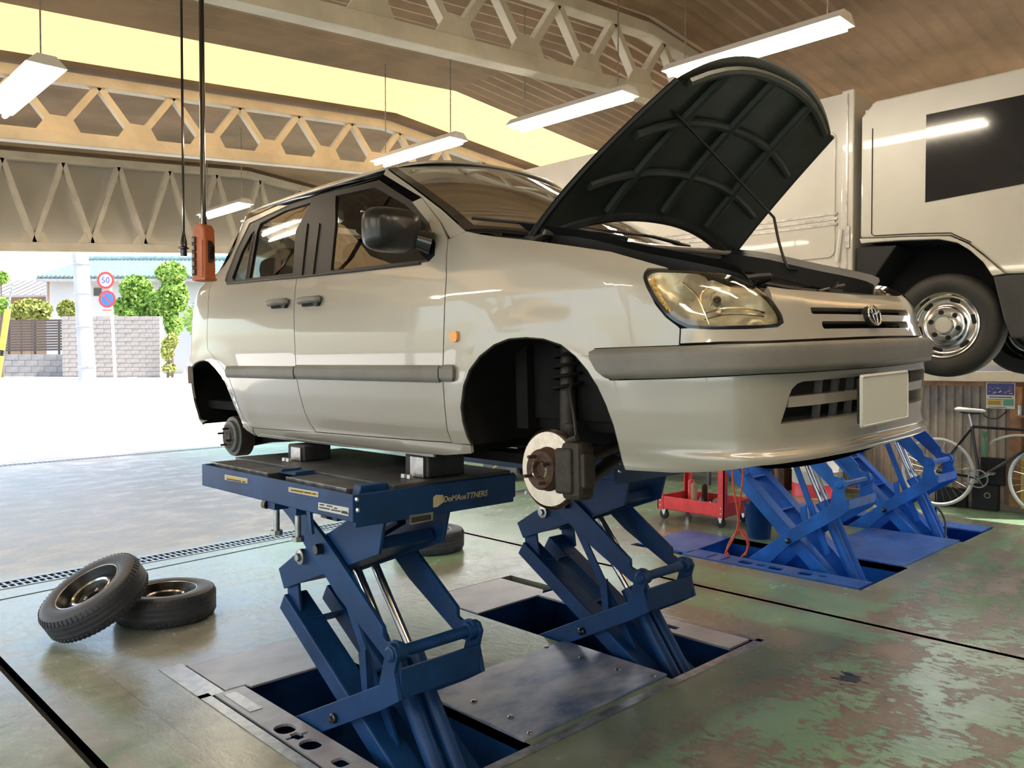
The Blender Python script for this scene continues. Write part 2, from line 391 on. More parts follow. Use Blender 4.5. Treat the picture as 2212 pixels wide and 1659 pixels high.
# ------------------------------------------------------------------ worn green floor
def floor_mat():
    m, n, l, b = _nt('floor_green')
    tc = n.new('ShaderNodeTexCoord'); sx = n.new('ShaderNodeSeparateXYZ'); l.new(tc.outputs['Object'], sx.inputs[0])
    def mth(op, a, c_=None, clamp=False):
        k = n.new('ShaderNodeMath'); k.operation = op; k.use_clamp = clamp
        for i, v in enumerate((a, c_)):
            if v is None: continue
            if isinstance(v, (int, float)): k.inputs[i].default_value = v
            else: l.new(v, k.inputs[i])
        return k.outputs[0]
    def band(src, lo, hi, soft):
        a_ = n.new('ShaderNodeMapRange'); a_.interpolation_type = 'SMOOTHSTEP'; a_.inputs[1].default_value = lo - soft; a_.inputs[2].default_value = lo + soft; l.new(src, a_.inputs[0])
        c_ = n.new('ShaderNodeMapRange'); c_.interpolation_type = 'SMOOTHSTEP'; c_.inputs[1].default_value = hi - soft; c_.inputs[2].default_value = hi + soft; c_.inputs[3].default_value = 1; c_.inputs[4].default_value = 0; l.new(src, c_.inputs[0])
        return mth('MULTIPLY', a_.outputs[0], c_.outputs[0])
    X, Y = sx.outputs[0], sx.outputs[1]
    big = _noise(n, l, 0.55, 5, 0.6); mid = _noise(n, l, 2.6, 8, 0.66, map_scale=(1, 1.5, 1)); fine = _noise(n, l, 16, 6, 0.62, map_scale=(1.7, 0.8, 1)); dirt = _noise(n, l, 1.1, 7, 0.6)
    # paint colours
    g1 = _ramp(n, l, dirt.outputs[0], [(0.30, (0.155, 0.225, 0.14)), (0.50, (0.20, 0.33, 0.205)), (0.70, (0.30, 0.42, 0.28))])
    c1 = _ramp(n, l, mid.outputs[0], [(0.32, (0.125, 0.093, 0.066)), (0.52, (0.18, 0.14, 0.102)), (0.72, (0.28, 0.235, 0.18))])
    # wear: paint flaked where the mask is high; more wear in front of the lifts and by the right side
    wz = mth('MULTIPLY', band(Y, -9.0, 2.15, 0.25), band(X, 1.9, 30.0, 0.5))
    thr = mth('SUBTRACT', 0.685, mth('MULTIPLY', wz, 0.182))
    comb = mth('ADD', mth('MULTIPLY', mid.outputs[0], 0.50), mth('ADD', mth('MULTIPLY', fine.outputs[0], 0.36), mth('MULTIPLY', big.outputs[0], 0.14)))
    diff = mth('SUBTRACT', comb, thr)
    msk = n.new('ShaderNodeMapRange'); msk.inputs[1].default_value = -0.003; msk.inputs[2].default_value = 0.003; l.new(diff, msk.inputs[0])
    rim = n.new('ShaderNodeMapRange'); rim.inputs[1].default_value = 0.0; rim.inputs[2].default_value = 0.007; rim.inputs[3].default_value = 1; rim.inputs[4].default_value = 0
    l.new(mth('ABSOLUTE', diff), rim.inputs[0])
    col = _mix(n, l, msk.outputs[0], g1.outputs[0], c1.outputs[0])
    col = _mix(n, l, mth('MULTIPLY', rim.outputs[0], 0.55), col, (0.045, 0.04, 0.03))
    # small chips
    chip = _noise(n, l, 30, 4, 0.7, map_scale=(2.0, 0.7, 1)); rc = _ramp(n, l, chip.outputs[0], [(0.605, (0, 0, 0)), (0.62, (1, 1, 1))])
    rcb = _ramp(n, l, big.outputs[0], [(0.47, (0, 0, 0)), (0.56, (1, 1, 1))])
    col = _mix(n, l, mth('MULTIPLY', mth('MULTIPLY', rc.outputs[0], rcb.outputs[0]), 0.85), col, (0.065, 0.062, 0.048))
    # bare cement bands round the two pits and beyond the drain
    bare = mth('ADD', mth('ADD', mth('MULTIPLY', band(X, 1.30, 1.64, 0.02), band(Y, 2.1, 4.45, 0.04)), mth('MULTIPLY', band(X, 4.10, 4.45, 0.03), band(Y, 2.06, 4.6, 0.04)), True),
               mth('ADD', mth('MULTIPLY', band(X, 5.38, 8.95, 0.03), band(Y, 2.08, 2.30, 0.03)), mth('ADD', mth('MULTIPLY', band(X, 5.38, 5.62, 0.03), band(Y, 2.08, 4.8, 0.03)), mth('ADD', mth('MULTIPLY', band(X, 1.5, 8.9, 0.05), band(Y, 4.12, 4.85, 0.08)), mth('MULTIPLY', band(X, 8.6, 8.95, 0.04), band(Y, 2.1, 4.8, 0.04)))), True), True)
    bare = mth('ADD', bare, mth('MULTIPLY', mth('ADD', mth('MULTIPLY', band(X, 0.90, 1.16, 0.03), band(Y, -9, 6.0, 0.1)), mth('MULTIPLY', band(X, 4.80, 4.97, 0.03), band(Y, -9, 6.3, 0.1))), mth('MULTIPLY', mth('GREATER_THAN', mid.outputs[0], 0.44), 1.3)), True)
    grime = mth('ADD', mth('MULTIPLY', band(X, 1.7, 4.55, 0.10), band(mth('ADD', Y, mth('MULTIPLY', mid.outputs[0], 0.25)), 1.98, 2.42, 0.07)), mth('MULTIPLY', band(X, 4.15, 4.42, 0.08), band(Y, 1.9, 3.4, 0.3)), True)
    col = _mix(n, l, mth('MULTIPLY', grime, 0.68), col, (0.105, 0.105, 0.068))
    line = mth('MULTIPLY', band(X, 1.362 , 1.372, 0.003), band(Y, -2.0, 4.35, 0.02)); line = mth('ADD', line, mth('MULTIPLY', band(Y, 4.335, 4.345, 0.003), band(X, 1.37, 1.7, 0.02)), True)
    cb = _ramp(n, l, dirt.outputs[0], [(0.35, (0.19, 0.155, 0.12)), (0.65, (0.30, 0.25, 0.20))])
    col = _mix(n, l, mth('MULTIPLY', bare, 0.62), col, cb.outputs[0])
    far = n.new('ShaderNodeMapRange'); far.interpolation_type = 'SMOOTHSTEP'; far.inputs[1].default_value = 6.2; far.inputs[2].default_value = 6.9; l.new(mth('SUBTRACT', Y, mth('MULTIPLY', X, 0.06)), far.inputs[0])
    cf = _ramp(n, l, mid.outputs[0], [(0.36, (0.20, 0.15, 0.095)), (0.50, (0.30, 0.255, 0.195)), (0.62, (0.50, 0.475, 0.43))])
    xs = n.new('ShaderNodeMapRange'); xs.inputs[1].default_value = 5.0; xs.inputs[2].default_value = 7.0; xs.inputs[3].default_value = 1; xs.inputs[4].default_value = 0.0; l.new(X, xs.inputs[0])
    col = _mix(n, l, mth('MULTIPLY', far.outputs[0], xs.outputs[0]), col, cf.outputs[0])
    col = _mix(n, l, mth('MULTIPLY', line, 0.8), col, (0.04, 0.038, 0.03))
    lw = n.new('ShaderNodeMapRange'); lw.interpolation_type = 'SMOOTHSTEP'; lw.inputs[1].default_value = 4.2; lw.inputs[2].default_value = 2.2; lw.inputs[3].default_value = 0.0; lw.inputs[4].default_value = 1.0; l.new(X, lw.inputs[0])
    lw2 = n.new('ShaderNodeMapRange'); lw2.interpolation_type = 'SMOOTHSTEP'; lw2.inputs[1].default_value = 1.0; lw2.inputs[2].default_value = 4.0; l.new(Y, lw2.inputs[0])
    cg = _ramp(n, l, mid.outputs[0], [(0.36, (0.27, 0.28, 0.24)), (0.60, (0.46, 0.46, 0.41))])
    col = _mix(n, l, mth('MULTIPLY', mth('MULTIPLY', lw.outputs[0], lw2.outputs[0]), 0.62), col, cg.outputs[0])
    # spilled oil
    vo = n.new('ShaderNodeVectorMath'); vo.operation = 'DISTANCE'; l.new(tc.outputs['Object'], vo.inputs[0]); p = gz(1838, 1465); vo.inputs[1].default_value = (p[0], p[1], 0)
    od = mth('ADD', vo.outputs['Value'], mth('MULTIPLY', mth('SUBTRACT', fine.outputs[0], 0.5), 0.42))
    om = n.new('ShaderNodeMapRange'); om.inputs[1].default_value = 0.055; om.inputs[2].default_value = 0.075; om.inputs[3].default_value = 1; om.inputs[4].default_value = 0; l.new(od, om.inputs[0])
    col = _mix(n, l, om.outputs[0], col, (0.012, 0.02, 0.022))
    l.new(col, b.inputs['Base Color'])
    rr = n.new('ShaderNodeMapRange'); rr.inputs[1].default_value = 0.35; rr.inputs[2].default_value = 0.7; rr.inputs[3].default_value = 0.12; rr.inputs[4].default_value = 0.36; l.new(comb, rr.inputs[0])
    rm = mth('ADD', mth('ADD', rr.outputs[0], mth('MULTIPLY', msk.outputs[0], 0.10)), mth('MULTIPLY', far.outputs[0], 0.18)); l.new(rm, b.inputs['Roughness'])
    b.inputs['Specular IOR Level'].default_value = 0.55
    bp = n.new('ShaderNodeBump'); bp.inputs['Strength'].default_value = 0.35; bp.inputs['Distance'].default_value = 0.012
    hh = mth('ADD', mth('MULTIPLY', fine.outputs[0], 0.35), mth('MULTIPLY', msk.outputs[0], -0.22)); l.new(hh, bp.inputs['Height']); l.new(bp.outputs[0], b.inputs['Normal'])
floor_mat()
# ================================================================== floor with pits, grooves and drains
def rect(x0, x1, y0, y1): return [(x0, y0), (x1, y0), (x1, y1), (x0, y1)]
DR0, DR1 = np.array([0.2, 6.44]), np.array([9.6, 7.10])                      # near drain, centre line
FR0, FR1 = np.array([-4.0, 13.55]), np.array([9.6, 14.85])                   # far drain
def strip_poly(p, q, w):
    d = (q - p) / np.linalg.norm(q - p); nrm = np.array([-d[1], d[0]]) * w / 2
    return [tuple(p - nrm), tuple(q - nrm), tuple(q + nrm), tuple(p + nrm)]
pits = [rect(1.60, 2.345, 2.28, 4.13), rect(3.335, 4.14, 2.28, 4.24), rect(5.575, 6.45, 2.28, 4.25), rect(7.72, 8.62, 2.28, 4.25)]
grooves = [rect(1.00, 1.052, -5.5, 6.0), rect(4.862, 4.905, -5.5, 6.35)]
holes = pits + grooves + [strip_poly(DR0, DR1, 0.22), strip_poly(FR0, FR1, 0.20)]
fl = sheet('floor', rect(-9.0, 9.75, -7.0, 14.95), holes, 0.0, 0.05, 'floor_green'); tag(fl, 'green painted worn concrete workshop floor with bare patches', 'floor', kind='structure')
mb = MB()
for (x0, y0), (x1, _a), (_b, y1), _d in grooves:
    mb.add([(x0, y0, -0.001), (x0, y1, -0.001), (x0, y0, -0.05), (x0, y1, -0.05), (x1, y0, -0.05), (x1, y1, -0.05), (x1, y0, -0.001), (x1, y1, -0.001)], [(0, 1, 3, 2), (2, 3, 5, 4), (4, 5, 7, 6)])
mb.build('floor_groove', 'seam', fl, off=(0, 0, 0))
# joint line by the drain
mb = MB(); k0 = np.array([0.2, 6.0]); k1 = np.array([4.8, 6.57])
mb.prism(strip_poly(k0, k1, 0.022), 'z', -0.004, 0.0012); mb.build('joint_strip', 'seam', fl, off=(0, 0, 0))
# pit walls and bottoms
for i, pr in enumerate(pits):
    (x0, y0), (x1, _a), (_b, y1), _d = pr
    y1p = y1 - 0.45
    mb = MB(); zb = -0.42
    c8 = [(x, y, z) for x in (x0, x1) for y in (y0, y1p) for z in (zb, -0.002)]
    mb.add(c8, [(0, 1, 3, 2), (4, 6, 7, 5), (0, 4, 5, 1), (2, 3, 7, 6), (0, 2, 6, 4)])
    tag(mb.build('lift_pit', 'lift_blue' if i < 2 else 'lift_blue_lit'), ['dark blue lift pit beside the holed steel strip under the near platform', 'dark blue lift pit beside the plain cover under the far platform of the silver car', 'bright blue lift pit under the truck beside the red hose', 'bright blue lift pit under the truck near the bicycle wall'][i], 'pit', 'lift pits in the floor', 'structure')
# ------------------------------------------------------------------ drains
def drain(name, p, q, w, pitch, label, n_bars):
    d = (q - p) / np.linalg.norm(q - p); ang = math.atan2(d[1], d[0])
    t = thing(name, label, 'drain', (p[0], p[1], 0), 'trench drains across the floor', (0, 0, ang)); L = np.linalg.norm(q - p)
    mb = MB()
    for s in (-1, 1): mb.box((L / 2, s * (w / 2 - 0.012), -0.005), (L, 0.024, 0.018))
    mb.box((L / 2, 0, -0.004), (L, 0.016, 0.014)); mb.build('frame', 'steel', t, off=(0, 0, 0))
    ch = MB(); ch.add([(0, -w / 2, -0.12), (L, -w / 2, -0.12), (L, w / 2, -0.12), (0, w / 2, -0.12), (0, -w / 2, 0), (L, -w / 2, 0), (L, w / 2, 0), (0, w / 2, 0)], [(0, 1, 2, 3), (0, 4, 5, 1), (2, 6, 7, 3)]); ch.build('channel', 'dark_void', t, off=(0, 0, 0))
    return t, L
t, L = drain('trench_drain', DR0, DR1, 0.22, 0.05, 'steel trench drain grate with square holes behind the tyres on the floor', 0)
bar = MB().box((0, 0, -0.005), (0.016, 0.19, 0.014)).build('bar', 'steel', t, off=(0, 0, 0)); bar.location = (0.8, 0, 0)
nb = 160
for i in range(1, nb):
    o = bar.copy(); COL.objects.link(o); o.parent = t; o.location = (0.8 + i * 0.048, 0, 0)
t, L = drain('trench_drain', FR0, FR1, 0.20, 0.05, 'long narrow drain grate at the sunlit threshold of the workshop', 0)
mb = MB()
for i in range(int(L / 0.07)): mb.box((0.05 + i * 0.07, 0, -0.005), (0.022, 0.17, 0.014))
tag(mb.build('bars', 'steel', t, off=(0, 0, 0)), kind='stuff')
# ------------------------------------------------------------------ lift frames and covers
def steel_strip(name, x0, x1, y0, y1, hs, m, label):
    o = sheet(name, rect(x0, x1, y0, y1), hs, 0.006, 0.012, m); return tag(o, label, 'steel strip', 'steel strips beside the lift pits')
def rrect(cx, cy, w, h, r=0.3, n=4):
    r = r * min(w, h); out = []
    for sx, sy, a0 in ((1, 1, 0), (-1, 1, 90), (-1, -1, 180), (1, -1, 270)):
        for k in range(n + 1):
            a = math.radians(a0 + 90 * k / n); out.append((cx + sx * (w / 2 - r) + r * math.cos(a), cy + sy * (h / 2 - r) + r * math.sin(a)))
    return out
odd = [(1.655, 2.985), (1.70, 2.985), (1.71, 3.0), (1.745, 3.0), (1.745, 3.03), (1.71, 3.03), (1.70, 3.045), (1.655, 3.045)]
odd = [(1.648, 3.0), (1.675, 3.0), (1.682, 2.975), (1.715, 2.975), (1.722, 3.0), (1.75, 3.0), (1.75, 3.018), (1.722, 3.018), (1.715, 3.043), (1.682, 3.043), (1.675, 3.018), (1.648, 3.018)]
steel_strip('steel_strip', 1.64, 1.785, 2.30, 3.66, [rrect(1.695, 3.105, 0.085, 0.10, 0.45), odd, rrect(1.70, 2.905, 0.085, 0.10, 0.45), rrect(1.705, 2.69, 0.06, 0.075)], 'plate_steel', 'grey steel strip with odd shaped cut-outs along the near lift pit')
sheet('steel_insert', rect(1.665, 1.725, 3.36, 3.62), [], 0.0085, 0.002, 'steel', None); tag(bpy.data.objects['steel_insert'], 'small rusty steel insert on the holed grey strip', 'steel insert')
steel_strip('steel_strip', 3.905, 4.115, 2.30, 3.74, [rrect(3.985, 2.75, 0.05, 0.13, 0.1), rrect(3.985, 3.08, 0.05, 0.10, 0.1)], 'plate_steel', 'grey steel strip with narrow slots beside the pit of the far platform')
steel_strip('steel_strip', 5.60, 5.825, 2.30, 3.74, [rrect(5.70, 3.22, 0.10, 0.11, 0.3), rrect(5.705, 3.09, 0.075, 0.08, 0.4), rrect(5.70, 2.97, 0.10, 0.11, 0.3), rrect(5.71, 2.74, 0.09, 0.10), rrect(5.73, 2.62, 0.06, 0.06), rrect(5.70, 3.40, 0.15, 0.02), rrect(5.70, 3.52, 0.15, 0.02)], 'plate_bright_blue', 'blue-grey steel strip with holes in front of the red hose and truck lift')
steel_strip('steel_strip', 8.31, 8.60, 2.30, 3.74, [], 'plate_bright_blue', 'blue-grey steel strip at the wall side of the truck lift')
def cover(name, poly, z, th, m, label, bolts=(), group='steel cover plates on the floor'):
    c0 = np.mean(np.array(poly), axis=0)
    t = thing(name, label, 'cover plate', (c0[0], c0[1], 0), group)
    mb = MB().prism(poly, 'z', z - th, z); mb.build('plate', m, t, bevel=0.003)
    for b in bolts:
        MB().lathe([(0, 0.006), (0.011, 0.005), (0.016, 0.0), ], (b[0], b[1], z), (0, 0, 1), 12).build('bolt', 'steel', t, smooth=40)
    return t
cover('steel_cover_plate', [(1.70, 4.12), (1.70, 3.67), (1.80, 3.67), (1.81, 3.63), (2.335, 3.63), (2.335, 4.12)], 0.006, 0.012, 'plate_steel', 'pale steel cover plate with a notched corner behind the near lift pit')
cover('steel_cover_plate', [(3.35, 4.22), (3.35, 3.72), (3.95, 3.74), (4.02, 3.80), (4.02, 4.22)], 0.006, 0.012, 'plate_steel', 'pale steel cover plate behind the far platform pit of the silver car')
bl = [tuple(gz(*q)[:2]) for q in ((1180, 1403), (1256, 1426), (1334, 1452), (1411, 1466), (1024, 1521), (1104, 1555), (1146, 1590), (955, 1489))]
cover('steel_cover_plate', [(2.335, 2.315), (3.345, 2.315), (3.345, 3.0), (2.335, 3.0)], 0.014, 0.014, 'plate_reflect_blue', 'large bolted steel plate with painted-in blue reflections between the two lift pits', bl)
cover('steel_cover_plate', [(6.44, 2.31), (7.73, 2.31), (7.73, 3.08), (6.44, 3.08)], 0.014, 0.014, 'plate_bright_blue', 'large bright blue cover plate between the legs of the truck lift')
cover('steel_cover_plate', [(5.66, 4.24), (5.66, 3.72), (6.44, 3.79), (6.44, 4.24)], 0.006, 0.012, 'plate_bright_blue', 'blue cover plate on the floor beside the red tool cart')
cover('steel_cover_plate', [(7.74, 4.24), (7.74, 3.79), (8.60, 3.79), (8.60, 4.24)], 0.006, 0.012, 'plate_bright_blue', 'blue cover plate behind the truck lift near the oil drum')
# steel angle edging of the front frame
mb = MB()
for a, b_ in (((1.575, 2.24, 0), (1.625, 3.70, 0.004)), ((1.575, 2.225, 0), (4.17, 2.275, 0.004)), ((4.125, 2.24, 0), (4.17, 3.85, 0.004)), ((1.575, 3.66, 0), (1.69, 4.17, 0.004))): mb.box2(a, b_)
tag(mb.build('edging_frame', 'steel'), 'thin steel edging round the front lift recess in the floor', 'edging', kind='structure')
# ================================================================== building
def zr(x): return 4.62 - 0.085 * abs(x - 6.0)
# roof of ribbed sheets, some of them translucent
m, n_, l_, b_ = _nt('roof_translucent'); b_.inputs['Base Color'].default_value = (0.9, 0.62, 0.30, 1); b_.inputs['Roughness'].default_value = 0.6; b_.inputs['Transmission Weight'].default_value = 0.0
tr = n_.new('ShaderNodeBsdfTranslucent'); tr.inputs[0].default_value = (0.80, 0.50, 0.22, 1); mx = n_.new('ShaderNodeMixShader'); mx.inputs[0].default_value = 0.35
l_.new(b_.outputs[0], mx.inputs[1]); l_.new(tr.outputs[0], mx.inputs[2]); l_.new(mx.outputs[0], n_['Material Output'].inputs[0])
root = thing('ceiling', 'low pitched roof of ribbed sheets over the workshop', 'ceiling', kind='structure')
def ribbed(x0, x1, y0, y1, zf, pitch=0.16, h=0.03):
    mb = MB(); ys = np.arange(y0, y1 + 1e-6, pitch / 2); vs = []; 
    for k, y in enumerate(ys): vs += [(x0, y, zf(x0) + (h if k % 2 else 0)), (x1, y, zf(x1) + (h if k % 2 else 0))]
    fs = [(2 * k, 2 * k + 1, 2 * k + 3, 2 * k + 2) for k in range(len(ys) - 1)]
    return mb.add(vs, fs)
yy = -6.4; i = 0
while yy < 11.6:
    for (xa, xb) in ((-6.0, 6.0), (6.0, 10.4)):
        tl = i in (5, 12)
        ribbed(xa, xb, yy, yy + 1.12, zr).build('roof_sheet', 'roof_translucent' if tl else 'roof_sheet', root, off=(0, 0, 0))
    yy += 1.12; i += 1
# trusses
def truss(Y, label, x0=-5.6, x1=9.6, dp=None, wd=0.075, pit=0.355):
    t = thing('roof_truss', label, 'truss', (0, Y, 0), 'cream steel roof trusses', kind=None)
    def zb(x): return 2.77 + 0.085 * (x if x < 6 else 12 - x) if dp is None else zr(x) - dp
    def zt(x): return zr(x) - 0.10
    for (a, c_) in ((x0, 6.0), (6.0, x1)):
        MB().beam((a, 0, zb(a) + 0.06), (c_, 0, zb(c_) + 0.06), 0.14, 0.12).build('bottom_chord', 'cream_steel', t, off=(0, 0, 0), bevel=0.006)
        MB().beam((a, 0, zt(a)), (c_, 0, zt(c_)), 0.14, 0.10).build('top_chord', 'cream_steel', t, off=(0, 0, 0), bevel=0.006)
    x = x0 + 0.1; k = 0
    while x + pit < x1:
        a = (x, 0, zb(x) + 0.12 if k % 2 == 0 else zt(x) - 0.03); c_ = (x + pit, 0, zt(x + pit) - 0.03 if k % 2 == 0 else zb(x + pit) + 0.12)
        MB().beam(a, c_, 0.06, wd, up=(0, 1, 0)).build('web', 'cream_steel', t, off=(0, 0, 0))
        if k % 2 == 0:
            xb_ = x; MB().prism([(xb_ - 0.20, zb(xb_) + 0.09), (xb_ + 0.20, zb(xb_) + 0.12), (xb_ + 0.11, zb(xb_) + 0.27), (xb_ - 0.09, zb(xb_) + 0.26)], 'y', -0.04, -0.02).build('gusset', 'cream_steel', t, off=(0, 0, 0))
        x += pit; k += 1
    return t
truss(12.1, 'deep cream steel truss spanning the sunlit opening above the drain', wd=0.11)
truss(8.4, 'cream steel truss under the roof between the opening and the car', dp=0.72)
truss(4.4, 'cream steel truss under the roof right above the raised cars', dp=0.72)
truss(-0.5, 'cream steel truss under the roof at the near end of the workshop', dp=0.72)
# fascia behind the opening truss
_zf = lambda x: 2.77 + 0.085 * (x if x < 6 else 12 - x) + 0.10
mb = MB(); mb.add([(-5.6, 12.3, _zf(-5.6)), (6, 12.3, _zf(6)), (9.6, 12.3, _zf(9.6)), (9.6, 12.3, zr(9.6)), (6, 12.3, zr(6)), (-5.6, 12.3, zr(-5.6))], [(0, 1, 4, 5), (1, 2, 3, 4)])
tag(mb.build('trim_1', 'sky_panel', solid=0.02), 'pale fascia sheet behind the opening truss', 'fascia', kind='structure')
# posts
for (x, y) in ((-5.6, 12.1), (-5.6, 4.4), (-5.6, -0.5)):
    tag(MB().box2((x - 0.08, y - 0.08, 0), (x + 0.08, y + 0.08, zr(x) - 0.1)).build('steel_post', 'cream_steel', bevel=0.01), 'cream steel post at the open side of the workshop', 'post', 'steel posts at the open side')
# right wall: ribbed sheets, rail, window band above
root = thing('wall_right', 'grey ribbed metal wall with a rail and a bright window band', 'wall', (9.8, 3, 0), kind='structure')
mwall, n_, l_, b_ = _nt('wall_sheet')
a1 = _noise(n_, l_, 1.6, 7, 0.65, map_scale=(1, 1.6, 0.8)); r1 = _ramp(n_, l_, a1.outputs[0], [(0.33, (0.20, 0.20, 0.205)), (0.47, (0.38, 0.33, 0.275)), (0.62, (0.55, 0.47, 0.375))])
a2 = _noise(n_, l_, 5, 7, 0.7, map_scale=(1, 2.2, 0.5)); r2 = _ramp(n_, l_, a2.outputs[0], [(0.60, (0, 0, 0)), (0.70, (1, 1, 1))])
l_.new(_mix(n_, l_, r2.outputs[0], r1.outputs[0], (0.12, 0.065, 0.035)), b_.inputs['Base Color']); b_.inputs['Roughness'].default_value = 0.6; b_.inputs['Metallic'].default_value = 0.2
def wsheet(y0, y1, z0, z1, m):
    mb = MB(); ys = []; y = y0; pit = 0.084
    while y < y1 - 1e-6: ys += [(y, 0), (y + 0.36 * pit, 0), (y + 0.5 * pit, -0.016), (y + 0.86 * pit, -0.016)]; y += pit
    ys.append((y1, 0)); vs = []
    for (yy_, dx) in ys: vs += [(9.8 + dx, yy_, z0), (9.8 + dx, yy_, z1)]
    return mb.add(vs, [(2 * k, 2 * k + 2, 2 * k + 3, 2 * k + 1) for k in range(len(ys) - 1)])
y = 1.70
while y < 13.4:
    wsheet(y, y + 0.756, 0.0, 1.42, mwall).build('wall_sheet', mwall, root)
    wsheet(y, y + 0.756, 1.5 if 3.9 < y < 6.3 else 2.75, 4.4, mwall).build('wall_sheet', mwall, root); y += 0.756
MB().box2((9.66, 1.70, 1.36), (9.80, 13.6, 1.47)).build('rail', 'cream_steel', root, bevel=0.006)
MB().box2((9.70, 1.70, 1.31), (9.79, 13.6, 1.36)).build('rail_edge', 'wood', root)
MB().box2((9.68, 1.70, 1.53), (9.80, 13.4, 1.585)).build('window_sill', 'cream_steel', root, bevel=0.004)
MB().box2((9.70, 1.70, 2.70), (9.80, 13.4, 2.78)).build('window_head', 'cream_steel', root)
m, n_, l_, b_ = _nt('frosted'); n_.remove(b_)
tr = n_.new('ShaderNodeBsdfTranslucent'); tr.inputs[0].default_value = (0.95, 0.93, 0.86, 1); tp = n_.new('ShaderNodeBsdfTransparent'); mx = n_.new('ShaderNodeMixShader'); mx.inputs[0].default_value = 0.25
l_.new(tr.outputs[0], mx.inputs[1]); l_.new(tp.outputs[0], mx.inputs[2]); l_.new(mx.outputs[0], n_['Material Output'].inputs[0])
y = 1.70
while y < 13.0:
    if 3.5 < y < 6.0: y += 0.97; continue
    MB().add([(9.78, y + 0.02, 1.585), (9.78, y + 0.95, 1.585), (9.78, y + 0.95, 2.70), (9.78, y + 0.02, 2.70)], [(0, 1, 2, 3)]).build('window_pane', 'frosted', root)
    MB().box2((9.74, y - 0.02, 1.55), (9.80, y + 0.02, 2.75)).build('mullion', 'cream_steel', root); y += 0.97
MB().box2((9.66, 1.60, 0), (9.82, 1.70, 4.3)).build('door_post', 'cream_steel', root)
MB().box2((9.72, -6.9, 0), (9.80, -1.6, 2.95)).build('closed_door', mwall, root)  # unseen section added to narrow the opening and tame bumper glare
MB().box2((9.72, -6.9, 2.95), (9.80, 1.60, 4.4)).build('door_header', mwall, root)
# concrete kerb under the wall
tag(MB().box2((9.70, 1.70, 0), (9.86, 13.6, 0.05)).build('baseboard_right', 'concrete'), 'low concrete kerb under the ribbed wall', 'kerb', kind='structure')
tag(MB().box2((-9.0, -6.98, 0), (9.8, -6.86, 4.3)).build('wall_back', 'wall_sheet'), 'unseen grey sheet wall added to shut out light at the near end', 'wall', kind='structure')  # added behind the camera so the car front gets less light
# wooden studs on the wall
for (yy_, w_) in ((2.37, 0.11), (5.2, 0.10), (7.6, 0.10)): MB().box2((9.66, yy_ - w_ / 2, 0.05), (9.775, yy_ + w_ / 2, 1.31)).build('stud', 'wood', bpy.data.objects['wall_right'], bevel=0.004)
# ------------------------------------------------------------------ ceiling lamps
mat('tube', (0.9, 0.9, 0.9), 0.4, emit=(1.0, 0.86, 0.66), estr=48.0)
def lamp(x, y, label, ln=1.25):
    z = zr(x) - 0.95
    t = thing('ceiling_lamp', label, 'lamp', (x, y, z), 'fluorescent lamps hanging under the roof')
    MB().prism([(-0.11, 0.0), (0.11, 0.0), (0.05, 0.06), (-0.05, 0.06)], 'y', -ln / 2, ln / 2).build('housing', 'white_paint', t, off=(0, 0, 0))
    for s in (-1, 1):
        MB().cyl((s * 0.055, -ln / 2 + 0.03, -0.02), (s * 0.055, ln / 2 - 0.03, -0.02), 0.016, 10).build('tube', 'tube', t, off=(0, 0, 0), smooth=40)
        MB().cyl((0, s * ln * 0.4, 0.06), (0, s * ln * 0.4, 1.0), 0.005, 6).build('hanger', 'steel', t, off=(0, 0, 0))
lab = {2.75: 'as added fill above the car nose', -1.6: 'over the open side', 1.4: 'over the near aisle', 4.8: 'between car and truck', 4.95: 'as added fill beside the middle truss', 8.95: 'as added fill over the bicycle wall'}
rowlab = {0: 'at the closed end', 1: 'level with the nose of the car', 2: 'level with the rear of the car', 3: 'level with the drain', 4: 'added to brighten the opening truss'}
for (x, y, r_) in ((-1.6, 0.6, 0), (-1.6, 3.2, 1), (-1.6, 6.2, 3), (1.4, 0.4, 0), (1.4, 5.9, 2), (1.4, 10.3, 4), (2.75, 0.55, 0), (4.8, 2.7, 1), (4.95, 4.4, 1), (4.8, 6.2, 2), (4.8, 10.3, 4), (8.95, 2.2, 1), (8.95, 4.4, 2), (8.95, 6.8, 3)):  # nose, opening truss and rear bay lamps are added to brighten those areas
    lamp(x, y, 'two tube lamp hanging ' + lab[x] + ', ' + rowlab[r_])
